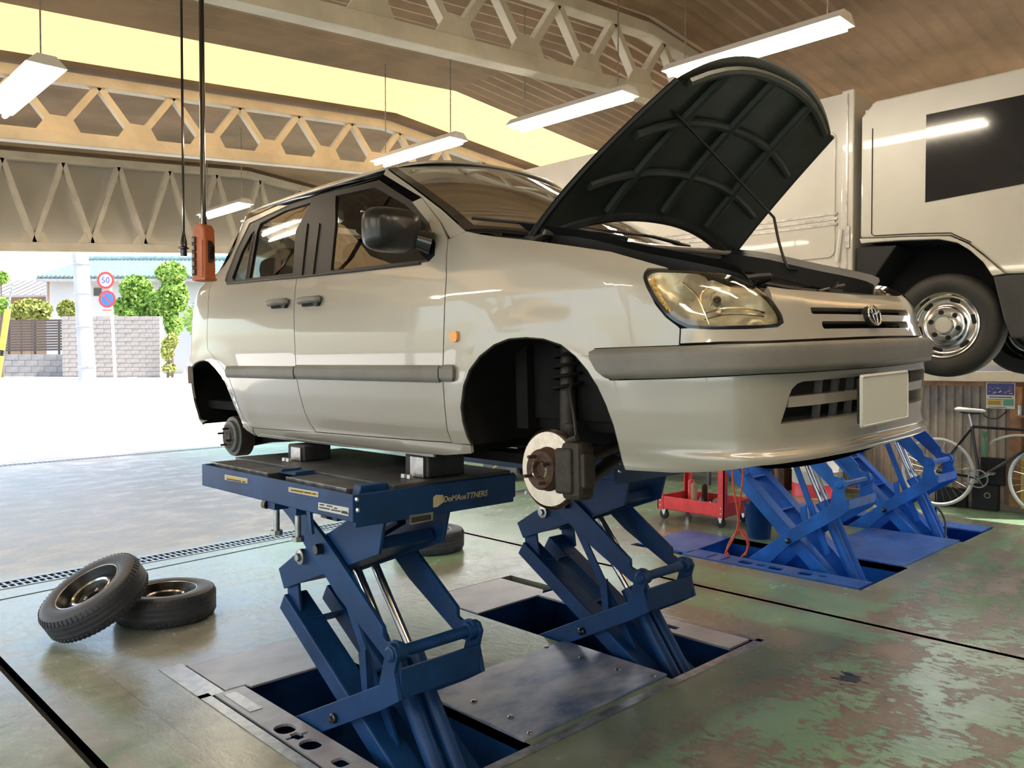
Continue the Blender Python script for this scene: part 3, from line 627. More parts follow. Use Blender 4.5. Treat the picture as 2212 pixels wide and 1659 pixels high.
# ================================================================== scissor lifts
def circ(c, r, n=14, a0=0, a1=360): return [(c[0] + r * math.cos(math.radians(a0 + (a1 - a0) * k / n)), c[1] + r * math.sin(math.radians(a0 + (a1 - a0) * k / n))) for k in range(n + 1)]
LIFT1 = dict(
    B=[(3.40, 0.955), (3.378, 0.905), (3.27, 0.851), (3.154, 0.755), (3.043, 0.689), (2.902, 0.590), (2.573, 0.418), (2.535, 0.405), (2.498, 0.410), (2.470, 0.435), (2.465, 0.470), (2.485, 0.497), (2.513, 0.497), (2.545, 0.482), (2.574, 0.493), (2.577, 0.532), (2.889, 0.745), (3.017, 0.826), (3.165, 0.905), (3.20, 0.955)],
    D=[(3.56, -0.19), (3.224, -0.015), (2.571, 0.315), (2.535, 0.432), (2.527, 0.470), (2.500, 0.492), (2.470, 0.485), (2.452, 0.455), (2.472, 0.388), (2.443, 0.288), (2.556, 0.221), (3.011, -0.017), (3.40, -0.22)],
    boss=(2.497, 0.452), A=((3.41, 0.455), (2.10, -0.33)), A_h=0.088,
    E=[(3.44, 0.60), (3.39, 0.515), (2.64, 0.80), (2.60, 0.945), (2.78, 0.945), (3.30, 0.685)], Epin=(3.215, 0.695), Bpin=(3.02, 0.765), Dpin=(2.882, 0.09),
    neck=[(3.40, 0.53), (3.30, 0.56), (3.28, 0.43), (3.37, 0.38)], cyl=((2.22, -0.32), (2.68, 0.30), (2.98, 0.66)), link=((3.02, 0.62), (2.62, 0.02)), tieplate=(2.455, 0.29, 0.40), P=(2.575, 3.895, 1.06))
LIFT2 = dict(
    B=[(3.50, 1.40), (2.86, 0.832), (2.71, 0.698), (2.625, 0.617), (2.59, 0.612), (2.54, 0.64), (2.53, 0.68), (2.555, 0.715), (2.587, 0.708), (2.625, 0.722), (2.637, 0.765), (2.744, 0.885), (3.33, 1.40)],
    D=[(3.62, -0.27), (3.33, -0.03), (2.957, 0.27), (2.635, 0.5), (2.622, 0.593), (2.60, 0.68), (2.568, 0.708), (2.540, 0.695), (2.522, 0.655), (2.532, 0.603), (2.499, 0.507), (2.489, 0.49), (2.534, 0.443), (2.934, 0.168), (3.125, -0.023), (3.42, -0.33)],
    boss=(2.563, 0.663), A=((3.50, 0.70), (2.45, -0.28)), A_h=0.10,
    E=[(3.52, 0.86), (3.46, 0.75), (2.98, 1.03), (2.94, 1.39), (3.08, 1.39), (3.38, 0.96)], Epin=(3.30, 0.93), Bpin=(3.10, 1.10), Dpin=(2.955, 0.19),
    neck=[(3.46, 0.78), (3.36, 0.82), (3.34, 0.66), (3.44, 0.60)], cyl=((2.42, -0.32), (2.78, 0.45), (3.02, 0.98)), link=((3.05, 0.92), (2.72, 0.10)), tieplate=(2.50, 0.49, 0.555), P=(2.88, 4.05, 1.50))
def make_lift(L, x0, w, px0, px1, m, mdark, label, group):
    t = thing('scissor_lift', label, 'car lift', (x0, 3.0, 0), group)
    th = 0.02; x1 = x0 + w
    def pl(name, poly, xa, xb, mm=m, bev=0.003): return MB().prism(poly, 'x', xa, xb).build(name, mm, t, bevel=bev)
    for k, (xd, xb_, xa) in enumerate(((x0, x0 + th + 0.003, x0 + 2 * th + 0.008), (x1 - th, x1 - 2 * th - 0.003, x1 - 2 * th - 0.128))):
        d = pl('lower_arm', L['D'], xd, xd + th)
        sgn = -1 if k == 0 else 1; xo = xd if k == 0 else xd + th
        MB().lathe([(0, 0.030), (0.012, 0.028), (0.016, 0.018), (0.022, 0.014), (0.022, 0.0)], (xo, L['Dpin'][0], L['Dpin'][1]), (sgn, 0, 0), 10).build('bolt', 'gloss_black', d, off=tuple(t.location), smooth=30)
        MB().lathe([(0, 0.010), (0.020, 0.010), (0.024, 0.006), (0.030, 0.004), (0.030, 0.0)], (xo, L['boss'][0], L['boss'][1]), (sgn, 0, 0), 18).build('pivot', mdark, d, off=tuple(t.location), smooth=30)
        b = pl('upper_arm', L['B'], xb_, xb_ + th)
        MB().lathe([(0, 0.03), (0.02, 0.03), (0.024, 0.02), (0.024, 0)], (xb_ if k == 0 else xb_ + th, L['Bpin'][0], L['Bpin'][1]), (sgn, 0, 0), 8).build('bolt', 'gloss_black', b, off=tuple(t.location), smooth=30)
        # lower box arm
        (ya, za), (yb, zb) = L['A']
        bx_ = MB().beam((xa + 0.06, ya, za), (xa + 0.06, yb, zb), 0.12, L['A_h'], up=(0, 0, 1)); bx_.build('box_arm', m, t, bevel=0.008)
        xe = x0 + 0.05 if k == 0 else x1 - 0.065
        e = pl('cross_arm', L['E'], xe, xe + 0.015)
        if k == 0:
            MB().lathe([(0, 0.035), (0.016, 0.035), (0.018, 0.03), (0.018, 0.022), (0.034, 0.020), (0.036, 0.0)], (xe, L['Epin'][0], L['Epin'][1]), (-1, 0, 0), 20).build('pin', 'steel', e, off=tuple(t.location), smooth=30)
        pl('neck', L['neck'], xe + 0.02, xe + 0.035)
    # top skin of the cross arm
    (y0, z0), (y1, z1) = (L['E'][1][0] + 0.02, L['E'][1][1] + 0.03), (L['E'][2][0] + 0.05, L['E'][2][1] + 0.03)
    MB().beam(((x0 + x1) / 2, y0, z0), ((x0 + x1) / 2, y1, z1), w - 0.14, 0.05).build('cross_arm_web', m, t, bevel=0.004)
    MB().beam(((x0 + x1) / 2 + 0.06, y0 - 0.05, z0 + 0.05), ((x0 + x1) / 2 + 0.06, y1 + 0.1, z1 + 0.05), 0.06, 0.016).build('flat_bar', m, t)
    # tie bar and tie plate
    MB().tube([(x0 + 0.02, *L['boss']), (x0 + 0.06, *L['boss']), (x0 + 0.061, *L['boss']), (x1 - 0.061, *L['boss']), (x1 - 0.06, *L['boss']), (x1 - 0.02, *L['boss'])], [0.036, 0.036, 0.024, 0.024, 0.036, 0.036], 16).build('tie_bar', mdark, t, smooth=35)
    ty, tz0, tz1 = L['tieplate']
    MB().box2((x0 + 0.02, ty, tz0 - 0.005), (x1 - 0.02, ty + 0.016, tz1)).build('tie_plate', m, t, bevel=0.003)
    # box arm crossplates
    (ya, za), (yb, zb) = L['A']; ux, uz = (yb - ya), (zb - za)
    for f_, hh in ((0.10, 0.07), (0.34, 0.06)): MB().beam((x0 + 0.10, ya + ux * f_, za + uz * f_), (x1 - 0.10, ya + ux * f_, za + uz * f_), 0.10, 0.012, up=(0, 0.5, 0.86)).build('cross_plate', mdark, t)
    # cylinder
    (c0, c1, c2) = L['cyl']; xm = (x0 + x1) / 2
    for dx in (-0.045, 0.05):
        cy = MB().cyl((xm + dx, *c0), (xm + dx, *c1), 0.036, 16).build('cylinder', mdark, t, smooth=40)
        MB().cyl((xm + dx, c1[0] - 0.02, c1[1] - 0.03), (xm + dx, c1[0] + 0.02, c1[1] + 0.03), 0.046, 16).build('gland', mdark, cy, off=tuple(t.location), smooth=40)
        MB().cyl((xm + dx, *c1), (xm + dx, *c2), 0.019, 12).build('rod', 'steel_bright', cy, off=tuple(t.location), smooth=40)
    (l0, l1) = L['link']
    for dx in (-0.10, ): MB().beam((xm + dx, *l0), (xm + dx, *l1), 0.012, 0.045).build('lock_bar', m, t)
    MB().prism([(l1[0] + 0.16, l1[1] + 0.36), (l1[0] + 0.21, l1[1] + 0.33), (l1[0] + 0.18, l1[1] + 0.16), (l1[0] + 0.14, l1[1] + 0.14)], 'x', xm - 0.14, xm - 0.125).build('latch', m, t)
    # platform
    y0, y1, z = L['P']
    sk = MB(); sk.box2((px0, y0, z - 0.105), (px0 + 0.012, y1, z)); sk.box2((px1 - 0.012, y0, z - 0.105), (px1, y1, z)); sk.box2((px0 + 0.012, y0, z - 0.125), (px1 - 0.012, y0 + 0.012, z)); sk.box2((px0 + 0.012, y1 - 0.012, z - 0.105), (px1 - 0.012, y1, z)); sk.box2((px0 + 0.012, y0 + 0.012, z - 0.045), (px1 - 0.012, y1 - 0.012, z - 0.03))
    sk.build('platform_frame', m, t, bevel=0.004)
    deck = MB().box2((px0 + 0.20, y0 + 0.02, z - 0.03), (px1 - 0.012, y1 + 0.06, z + 0.014)).build('deck', 'plate_top', t, bevel=0.004)
    ym = (y0 + y1) / 2
    for (ya, yb) in ((y0 + 0.12, ym - 0.07), (ym + 0.09, y1 + 0.02)):
        MB().box2((px0 + 0.055, ya, z - 0.03), (px0 + 0.195, yb, z + 0.004)).build('flap', 'plate_top', t, bevel=0.004)
        MB().box2((px0 + 0.05, ya, z - 0.028), (px0 + 0.0545, yb, z + 0.006)).build('flap_edge', 'steel', t)
    MB().box2((px0 + 0.10, ym - 0.06, z + 0.004), (px0 + 0.22, ym + 0.08, z + 0.009)).build('hinge_plate', m, t)
    for yy_ in (ym - 0.05, ym + 0.075): MB().box2((px0 + 0.11, yy_, z + 0.009), (px0 + 0.21, yy_ + 0.012, z + 0.018)).build('stop', mdark, t)
    MB().prism([(px0 + 0.06, z - 0.02), (px0 + 0.075, z + 0.022), (px0 + 0.20, z + 0.022), (px0 + 0.20, z - 0.02)], 'y', y0 + 0.055, y0 + 0.105).build('end_stop', mdark, t, bevel=0.005)
    return t
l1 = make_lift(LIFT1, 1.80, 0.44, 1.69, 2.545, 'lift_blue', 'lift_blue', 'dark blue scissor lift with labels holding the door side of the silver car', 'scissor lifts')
# details on the near platform: jack bolts, labels, maker's lettering, bolts
for yy_ in (3.21, 3.03):
    j = MB().cyl((1.72, yy_, 0.95), (1.72, yy_, 0.825), 0.013, 12).build('jack_bolt', 'steel', l1, smooth=40)
    MB().lathe([(0, -0.014), (0.026, -0.014), (0.026, 0.006), (0, 0.006)], (1.72, yy_, 0.826), (0, 0, 1), 8).build('nut', 'steel', j, off=tuple(l1.location))
    MB().box2((1.695, yy_ - 0.03, 0.925), (1.78, yy_ + 0.03, 0.956)).build('jack_bracket', 'lift_blue', l1)
MB().lathe([(0, 0.02), (0.018, 0.02), (0.02, 0)], (1.70, 3.255, 0.94), (-0.4, 1, 0), 12).build('knob', 'grey_plastic', l1, smooth=40)
MB().prism([(2.93, 0.955), (2.90, 0.955), (2.885, 0.865), (2.90, 0.862)], 'x', 1.70, 1.712).build('hook', 'lift_blue', l1)
MB().box2((1.75, 2.78, 0.925), (1.80, 2.90, 0.955)).build('block', 'gloss_black', l1)
def on_side(name, qs, m, X=1.6895, th=0.0015):
    P_ = [tuple(gx(*q, X)[1:]) for q in qs]; return MB().prism(P_, 'x', X - th, X + 0.002).build(name, m, l1)
on_side('warning_label', [(486, 1025), (535, 1034), (535, 1044), (486, 1036)], 'label_white'); on_side('warning_strip', [(488, 1027), (533, 1036), (533, 1042), (488, 1034)], 'label_yellow', 1.688)
on_side('warning_label', [(624, 1052), (688, 1063), (688, 1074), (624, 1062)], 'label_white'); on_side('warning_strip', [(626, 1054), (686, 1065), (686, 1072), (626, 1061)], 'label_yellow', 1.688)
for (xa, xb) in ((490, 520), (524, 530), (629, 655), (658, 672), (675, 682)):
    sl = 0.18; y_ = 1052 + (xa - 624) * 0.172 + 5.5; y2 = 1052 + (xb - 624) * 0.172 + 5.5
    on_side('label_print', [(xa, y_ - 1.2), (xb, y2 - 1.2), (xb, y2 + 1.2), (xa, y_ + 1.2)], 'rust', 1.6865)
on_side('type_label', [(688, 1085), (754, 1097), (753, 1115), (688, 1101)], 'label_white')
for (xa, xb, dy) in ((691, 700, 4), (706, 718, 4), (722, 728, 6), (690, 712, 10.5), (716, 735, 11), (738, 750, 10), (738, 752, 13)):
    y_ = 1085 + (xa - 688) * 0.185 + dy; y2 = 1085 + (xb - 688) * 0.185 + dy
    on_side('label_print', [(xa, y_ - 1.3), (xb, y2 - 1.3), (xb, y2 + 1.3), (xa, y_ + 1.3)], 'ink', 1.6875)
for q in ((772, 1079), (774, 1102)):
    p = gx(*q, 1.69); MB().lathe([(0, 0.008), (0.008, 0.006), (0.010, 0)], p, (-1, 0, 0), 8).build('bolt', 'steel_bright', l1)
def lettering(text, loc, size, rot, m, parent, name='lettering', shear=0.0, ext=0.0008, ax='LEFT', bold=0.0, off=None):
    cu = bpy.data.curves.new(name, 'FONT'); cu.body = text; cu.size = size; cu.shear = shear; cu.extrude = ext; cu.align_x = ax; cu.offset = bold; cu.resolution_u = 3
    cu.materials.append(M(m)); tmp = bpy.data.objects.new(name + '_tmp', cu); COL.objects.link(tmp)
    dg = bpy.context.evaluated_depsgraph_get(); me = bpy.data.meshes.new_from_object(tmp.evaluated_get(dg)); bpy.data.objects.remove(tmp)
    o = bpy.data.objects.new(name, me); link(o, parent)
    pl = root_loc(parent) if off is None and parent is not None else Vector(off or (0, 0, 0))
    o.location = Vector(loc) - pl; o.rotation_euler = rot
    return o
q0 = gy(957, 1085, 2.574)
lettering('DoMAosTTNERS', (q0[0], 2.5735, q0[2]), 0.034, (math.pi / 2, 0, 0), 'logo_cream', l1, shear=0.2, bold=0.0006)
P_ = [(gy(x_, y_, 2.574)[0], gy(x_, y_, 2.574)[2]) for (x_, y_) in ((936, 1074), (942, 1069), (957, 1069), (958, 1084), (944, 1095), (936, 1096))]
MB().prism(P_, 'y', 2.572, 2.576).build('emblem', 'logo_cream', l1)
P_ = [(gy(x_, y_, 2.574)[0], gy(x_, y_, 2.574)[2]) for (x_, y_) in ((885, 1113), (935, 1106), (935, 1124), (885, 1134))]
MB().prism(P_, 'y', 2.572, 2.60).build('type_plate', 'steel', l1)
P_ = [(gy(x_, y_, 2.571)[0], gy(x_, y_, 2.571)[2]) for (x_, y_) in ((889, 1118), (931, 1111), (931, 1122), (889, 1130))]
MB().prism(P_, 'y', 2.5705, 2.5725).build('type_plate_print', 'ink', l1)
l2 = copy_tree(l1); l2.location.x = 3.36; tag(l2, 'dark blue scissor lift under the front wheel hub and far side of the silver car')
for ch in list(l2.children):
    if ch.name.split('.')[0] in ('warning_label', 'warning_strip', 'label_print', 'type_label', 'lettering', 'emblem', 'type_plate', 'type_plate_print'): bpy.data.objects.remove(ch)
l3 = make_lift(LIFT2, 5.87, 0.53, 5.72, 6.62, 'lift_blue_lit', 'lift_blue_lit', 'bright blue scissor lift standing beside the red tool cart', 'scissor lifts')
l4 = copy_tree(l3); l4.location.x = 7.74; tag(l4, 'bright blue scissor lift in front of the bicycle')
# rubber blocks and pads carrying the cars
def pad(qx, qy, z0, z1, label, sx=0.20, sy=0.16):
    t = thing('lifting_pad', label, 'pad', (qx, qy, z0), 'lifting pads between platform and sill')
    MB().box2((-sx / 2, -sy / 2, 0), (sx / 2, sy / 2, z1 - z0)).build('block', 'rubber', t, off=(0, 0, 0), bevel=0.008)
    MB().box2((-sx / 2 - 0.012, -sy / 2 + 0.02, 0.0), (-sx / 2, sy / 2 - 0.05, z1 - z0 - 0.01)).build('side_plate', 'steel', t, off=(0, 0, 0), bevel=0.003)
    for k in (0.03, 0.07): MB().lathe([(0, 0.016), (0.012, 0.016), (0.014, 0)], (-sx / 2 - 0.05, k - 0.05, 0), (0, 0, 1), 10).build('bolt', 'steel', t, off=(0, 0, 0))
# ================================================================== the silver-white car on the front lift
ROLL = math.radians(-2.0); CB = Vector((2.84, 1.08, 1.0)); CPV = Vector((-0.82, 0, 0.35)); CR = Matrix.Rotation(ROLL, 3, 'Y')
car = thing('car', 'raised silver-white hatchback with open bonnet and no wheels', 'car', tuple(CB + CPV - CR @ CPV), rot=(0, ROLL, 0))
CLOC = np.array(car.location); CRN = np.array(CR)
Z0 = (0, 0, 0)
# ---- plan contour (w half width, a distance behind the nose), arc length t from the nose centre
_pl = spline([(0, 0), (0.25, 0.004), (0.45, 0.020), (0.58, 0.050), (0.66, 0.095), (0.72, 0.17), (0.765, 0.29), (0.795, 0.49), (0.815, 0.75), (0.832, 1.1), (0.8425, 1.7), (0.8425, 2.4), (0.836, 3.0), (0.818, 3.5), (0.78, 3.80), (0.70, 3.95), (0.5, 4.03), (0.25, 4.055), (0, 4.06)], 24)
PL = np.array(_pl); _seg = np.linalg.norm(np.diff(PL, axis=0), axis=1); PT = np.concatenate([[0], np.cumsum(_seg)]); TEND = PT[-1]
_tan = np.gradient(PL, axis=0); _tan /= np.linalg.norm(_tan, axis=1)[:, None]; PN = np.stack([_tan[:, 1], -_tan[:, 0]], axis=1)   # outward (w,a)
PN = PN / np.linalg.norm(PN, axis=1)[:, None]
def plan(t):
    at = abs(t); sg = 1 if t >= 0 else -1
    return (np.interp(at, PT, PL[:, 0]) * sg, np.interp(at, PT, PL[:, 1]), np.interp(at, PT, PN[:, 0]) * sg, np.interp(at, PT, PN[:, 1]))
_side = (PL[:, 1] > 0.10) & (PL[:, 1] < 3.98) & (np.arange(len(PL)) > 0)
def t_of_a(a):
    i = np.where((PL[:, 0] > 0.55))[0]; return float(np.interp(a, PL[i, 1], PT[i]))
def ss(x, a, b):
    x = min(1.0, max(0.0, (x - a) / (b - a))); return x * x * (3 - 2 * x)
_ds = ([0.10, 0.16, 0.19, 0.215, 0.24, 0.30, 0.40, 0.50, 0.60, 0.70, 0.80, 0.90, 0.96, 1.0, 1.1, 1.2, 1.3, 1.40, 1.46], [0.12, 0.075, 0.045, 0.036, 0.036, 0.022, 0.008, 0.0, 0.0, 0.004, 0.013, 0.028, 0.042, 0.054, 0.088, 0.122, 0.158, 0.20, 0.24])
_df = ([0.10, 0.18, 0.215, 0.23, 0.25, 0.268, 0.278, 0.31, 0.40, 0.50, 0.60, 0.64, 0.70, 0.74, 0.78, 0.81], [0.16, 0.09, 0.034, 0.018, 0.010, 0.010, 0.030, 0.036, 0.030, 0.024, 0.03, 0.045, 0.060, 0.075, 0.10, 0.14])
_dr = ([0.10, 0.20, 0.30, 0.45, 0.58, 0.62, 0.8, 0.95, 1.05, 1.2, 1.4, 1.5], [0.16, 0.06, 0.02, 0.0, 0.01, 0.035, 0.045, 0.07, 0.14, 0.22, 0.36, 0.46])
_zs = ([0.0, 0.30, 0.55, 0.75, 0.95, 1.15, 1.40, 1.62, 1.80, 2.1], [0.815, 0.815, 0.830, 0.862, 0.905, 0.955, 1.03, 1.072, 1.11, 1.30])
ARCH = ((0.88, 0.265, 0.375), (3.395, 0.195, 0.378))
def dinset(t, z):
    at = abs(t); w, a, nw, na = plan(at)
    k = 1 - ss(at, 0.50, 1.15); kr = ss(at, TEND - 1.05, TEND - 0.55)
    d = np.interp(z, *_ds) * (1 - k) + np.interp(z, *_df) * k
    d = d * (1 - kr) + np.interp(z, *_dr) * kr
    if z > 0.95: d += 0.30 * ss(z, 0.98, 1.25) * ss(a, 3.25, 4.0) * (1 - kr)
    if at < 1.95:                                        # shoulder rolling over to the bonnet
        zs = np.interp(at, *_zs); R = 0.15 - 0.05 * k; q = min(0.985, max(0.0, (z - zs + R) / R))
        d += (0.17 - 0.05 * k) * (1 - math.sqrt(1 - q * q)) * (1 - ss(at, 1.66, 1.92))
    if at > 0.6:
        for (a0, z0, R0) in ARCH:
            r = math.hypot(a - a0, z - z0) - R0
            if -0.08 < r < 0.13: d -= 0.008 * (1 - ss(r, 0.0, 0.13))
    return d
def S(t, z, off=0.0):
    w, a, nw, na = plan(t); d = dinset(t, z) - off
    return np.array([-(w - nw * d), a - na * d, z])
def Sn(t, z, e=0.006):
    du = S(t + e, z) - S(t - e, z); dv = S(t, z + e) - S(t, z - e); n = np.cross(du, dv); n /= np.linalg.norm(n)
    w, a, nw, na = plan(t)
    return n if n[0] * -nw + n[1] * na + 0.001 > 0 or abs(n[2]) > 0.95 else -n
def carray(x, y): return CRN.T @ (CV - CLOC), CRN.T @ ray(x, y)
def gfun(p):
    w, a, z = -p[0], p[1], p[2]; sg = 1 if w >= 0 else -1
    D2 = (PL[:, 0] - abs(w)) ** 2 + (PL[:, 1] - a) ** 2; i = int(np.argmin(D2)); t = PT[i]
    dv = np.array([abs(w), a]) - PL[i]; dist = -float(dv @ PN[i])                # inward positive
    tt = t + float(dv @ np.array([-PN[i][1], PN[i][0]]))
    return dist - dinset(tt, z), tt * sg
def T(x, y, smin=2.0, smax=7.5, step=0.02):
    """pixel -> (t, z) on the body surface"""
    o, d = carray(x, y); s = smin; prev = None; best = (-9, s)
    while s < smax:
        g, t = gfun(o + d * s)
        if g > best[0] : best = (g, s)
        if g > 0:
            lo, hi = s - step, s
            for _ in range(14):
                mid = (lo + hi) / 2
                if gfun(o + d * mid)[0] > 0: hi = mid
                else: lo = mid
            p = o + d * hi; return (gfun(p)[1], p[2])
        s += step if g > -0.25 else max(step, -g * 0.5)
    p = o + d * best[1]; return (gfun(p)[1], p[2])
def TT(*pts): return [T(*p) for p in pts]
def panel(name, outline, m, holes=(), res=0.035, off=0.0, thick=0.014, both=True, parent=None, rim=None, label=None):
    """body panel on the car surface: outline in (t, z); left and right copies"""
    parent = parent or car; out = []
    vo, F, lps = trimesh2d(outline, holes, res)
    for sg in ((1, -1) if both else (1,)):
        P3 = [S(p[0] * sg, p[1], off(p[0], p[1]) if callable(off) else off) for p in vo]; N3 = [Sn(p[0] * sg, p[1]) for p in vo]
        if callable(off):
            def Sx(t_, z_): return S(t_ * sg, z_, off(t_, z_))
            N4 = []
            for p, n0 in zip(vo, N3):
                e = 0.004; nn_ = np.cross(Sx(p[0] + e, p[1]) - Sx(p[0] - e, p[1]), Sx(p[0], p[1] + e) - Sx(p[0], p[1] - e)); nn_ /= np.linalg.norm(nn_); N4.append(nn_ if np.dot(nn_, n0) > 0 else -nn_)
            N3 = N4
        V = [tuple(p) for p in P3]; NN = [tuple(n) for n in N3]; fs = []
        for f in F:
            a, b, c_ = (P3[i] for i in f); g = f if np.dot(np.cross(b - a, c_ - a), N3[f[0]]) > 0 else f[::-1]; fs.append(tuple(g))
        for lp in lps:
            k = len(lp); b0 = len(V)
            for i in lp:
                nx = N3[i]; V.append(tuple(P3[i])); NN.append(tuple(nx)); V.append(tuple(P3[i] - nx * thick)); NN.append(tuple(nx))
            for i in range(k):
                j = (i + 1) % k; fs.append((b0 + 2 * i, b0 + 2 * j, b0 + 2 * j + 1, b0 + 2 * i + 1))
        o = mkmesh(name, V, fs, m, parent, 0, 0, Z0)
        me = o.data; sm = [len(p.vertices) == 3 for p in me.polygons]; me.polygons.foreach_set('use_smooth', sm)
        nl = []
        for p in me.polygons:
            for li in p.loop_indices:
                vi = me.loops[li].vertex_index; nl.append(NN[vi] if len(p.vertices) == 3 else tuple(p.normal))
        me.normals_split_custom_set(nl)
        if label: o['label'] = label
        out.append(o)
    return out if both else out[0]
def az(l): return [(t_of_a(a), z) for a, z in l]
def smooth_az(l, per=5): return spline(l, per)
# ---- arches
archF = TT((1243.8, 769), (1212, 743.7), (1174, 731), (1136, 728), (1098, 731), (1066.6, 743.7), (1035, 769), (1012.8, 799), (1000, 834), (994.4, 881), (998.5, 913), (1008, 944.7), (1016, 962))
archFb = TT((1243.8, 769), (1269, 799), (1291, 834), (1310, 875), (1326, 919), (1335.6, 957), (1343.5, 992), (1351, 1015))
# rear arch: quarter side and door side
archR = TT((478, 813), (464.7, 796), (450, 781), (441, 778), (431, 779), (421, 784), (410.7, 801), (406.5, 821), (405.6, 841.5), (410.7, 865), (417.4, 892), (427.6, 910.7), (434, 916))
archRd = TT((478, 813), (488, 831), (495, 848), (505, 873.6), (512, 888.8), (522, 912), (532, 929), (542, 935))
# ---- doors
d_front = TT((952, 480), (967.6, 517.5), (964.4, 596.6), (959.7, 691.5), (958, 754.8), (956.5, 818), (959.7, 865.6), (966, 928.9), (976.5, 957))
d_mid = TT((641.6, 598), (635, 672.5), (636, 723), (638.5, 773.8), (640, 811.8), (646.4, 846.6), (657.5, 887.7), (670, 916), (682, 933.6))
d_sillF = TT((682, 933.6), (780, 942), (880, 950), (976.5, 957))
d_sillR = TT((546, 923.5), (562, 926), (620, 930), (682, 933.6))
belt = TT((641.6, 598), (909, 568), (926, 565))
dlo_front = TT((926, 565), (939, 552), (941, 527), (927, 482))
topz = 1.385
up_shut = az([(1.60, 1.235), (1.95, 1.395)])
up_dlo = az([(1.66, 1.225), (1.98, topz - 0.01)])
G = 0.0028
def shift(pts, dt, dz=0.0): return [(t + dt, z + dz) for t, z in pts]
front_door = shift(d_front, G)[::1]
fd = shift(d_front, G) + shift(d_sillF[::-1], 0, G) + shift(d_mid[::-1], -G) + belt[1:2] + dlo_front + up_dlo[:1] + up_shut[:1]
FD = panel('front_door', fd, 'car_paint')
d_rear = TT((456.5, 611), (450, 672.5), (447, 732.7), (448.6, 754), (468, 777), (481.6, 794), (495, 818), (507, 851.6), (515.4, 878.6), (525.5, 902), (537, 917), (546, 923.5))
rb = TT((641.6, 598), (505, 613.5), (492, 614), (486, 607), (489, 592), (508, 545), (530, 500), (538, 482)); cp_out = TT((505, 482), (480, 522), (463, 557))
rd = shift(d_mid, G)[::-1] + []
rd = shift(d_mid[::-1], G) + rb[1:] + az([(2.80, topz - 0.01), (2.92, topz + 0.005)]) + cp_out + shift(d_rear, -G)[:-1] + shift(d_sillR[:1], -G, G) + shift(d_sillR[1:-1], 0, G)
RD = panel('rear_door', rd, 'car_paint')
# ---- sill
sill = d_sillF + TT((1000, 960), (1016, 962)) + TT((1018, 979), (961, 982.7), (847, 974), (733, 963.7), (640, 953), (556, 942.5)) + d_sillR[:-1]
panel('sill', shift(sill, 0, -0.001), 'car_paint')
# ---- fender
f_top = TT((1008, 500), (1040, 507), (1066.6, 511), (1142.5, 519), (1224.8, 530), (1319.7, 544), (1383, 561.8), (1443, 579))
hl_out = TT((1399, 579), (1391, 588), (1389, 600), (1395.7, 620), (1414.7, 656.7), (1436.8, 685), (1462, 704))
fend = shift(d_front, -G)[1:] + TT((980, 958), (1016, 960))[1:] + archF[::-1][1:] + TT((1281, 768.5), (1284, 752), (1380, 748.5), (1466, 745.5)) + TT((1468, 710),) + hl_out[::-1] + f_top[::-1][0:] + TT((985, 509),)
FE = panel('front_fender', fend, 'car_paint')
# ---- headlight (lens on the surface, trim round it)
lens = spline(TT((1400, 592), (1398, 604), (1409, 627), (1425, 652.6), (1452, 681.6), (1481, 698), (1510, 703.5), (1615, 703), (1675, 699.5), (1687, 692), (1678, 669), (1658.5, 643.6), (1633, 622), (1597, 604), (1561, 593), (1506.6, 586), (1452, 584), (1414, 584)), 3, True)
cl = np.mean(np.array(lens), axis=0)
trim = [(cl[0] + (p[0] - cl[0]) * 1.035 + (0.006 if p[0] > cl[0] else -0.004), cl[1] + (p[1] - cl[1]) * (1.10 if p[1] < cl[1] else 1.03)) for p in lens]
HL = panel('headlight', trim, 'gloss_black', holes=[lens], off=-0.002, thick=0.02, res=0.03)
LN = [panel('lens', lens, 'lens', res=0.025, off=0.004, thick=0.01, parent=HL[0], both=False)]
me_ = LN[0].copy(); COL.objects.link(me_); me_.parent = HL[1]; me_.scale = (-1, 1, 1)
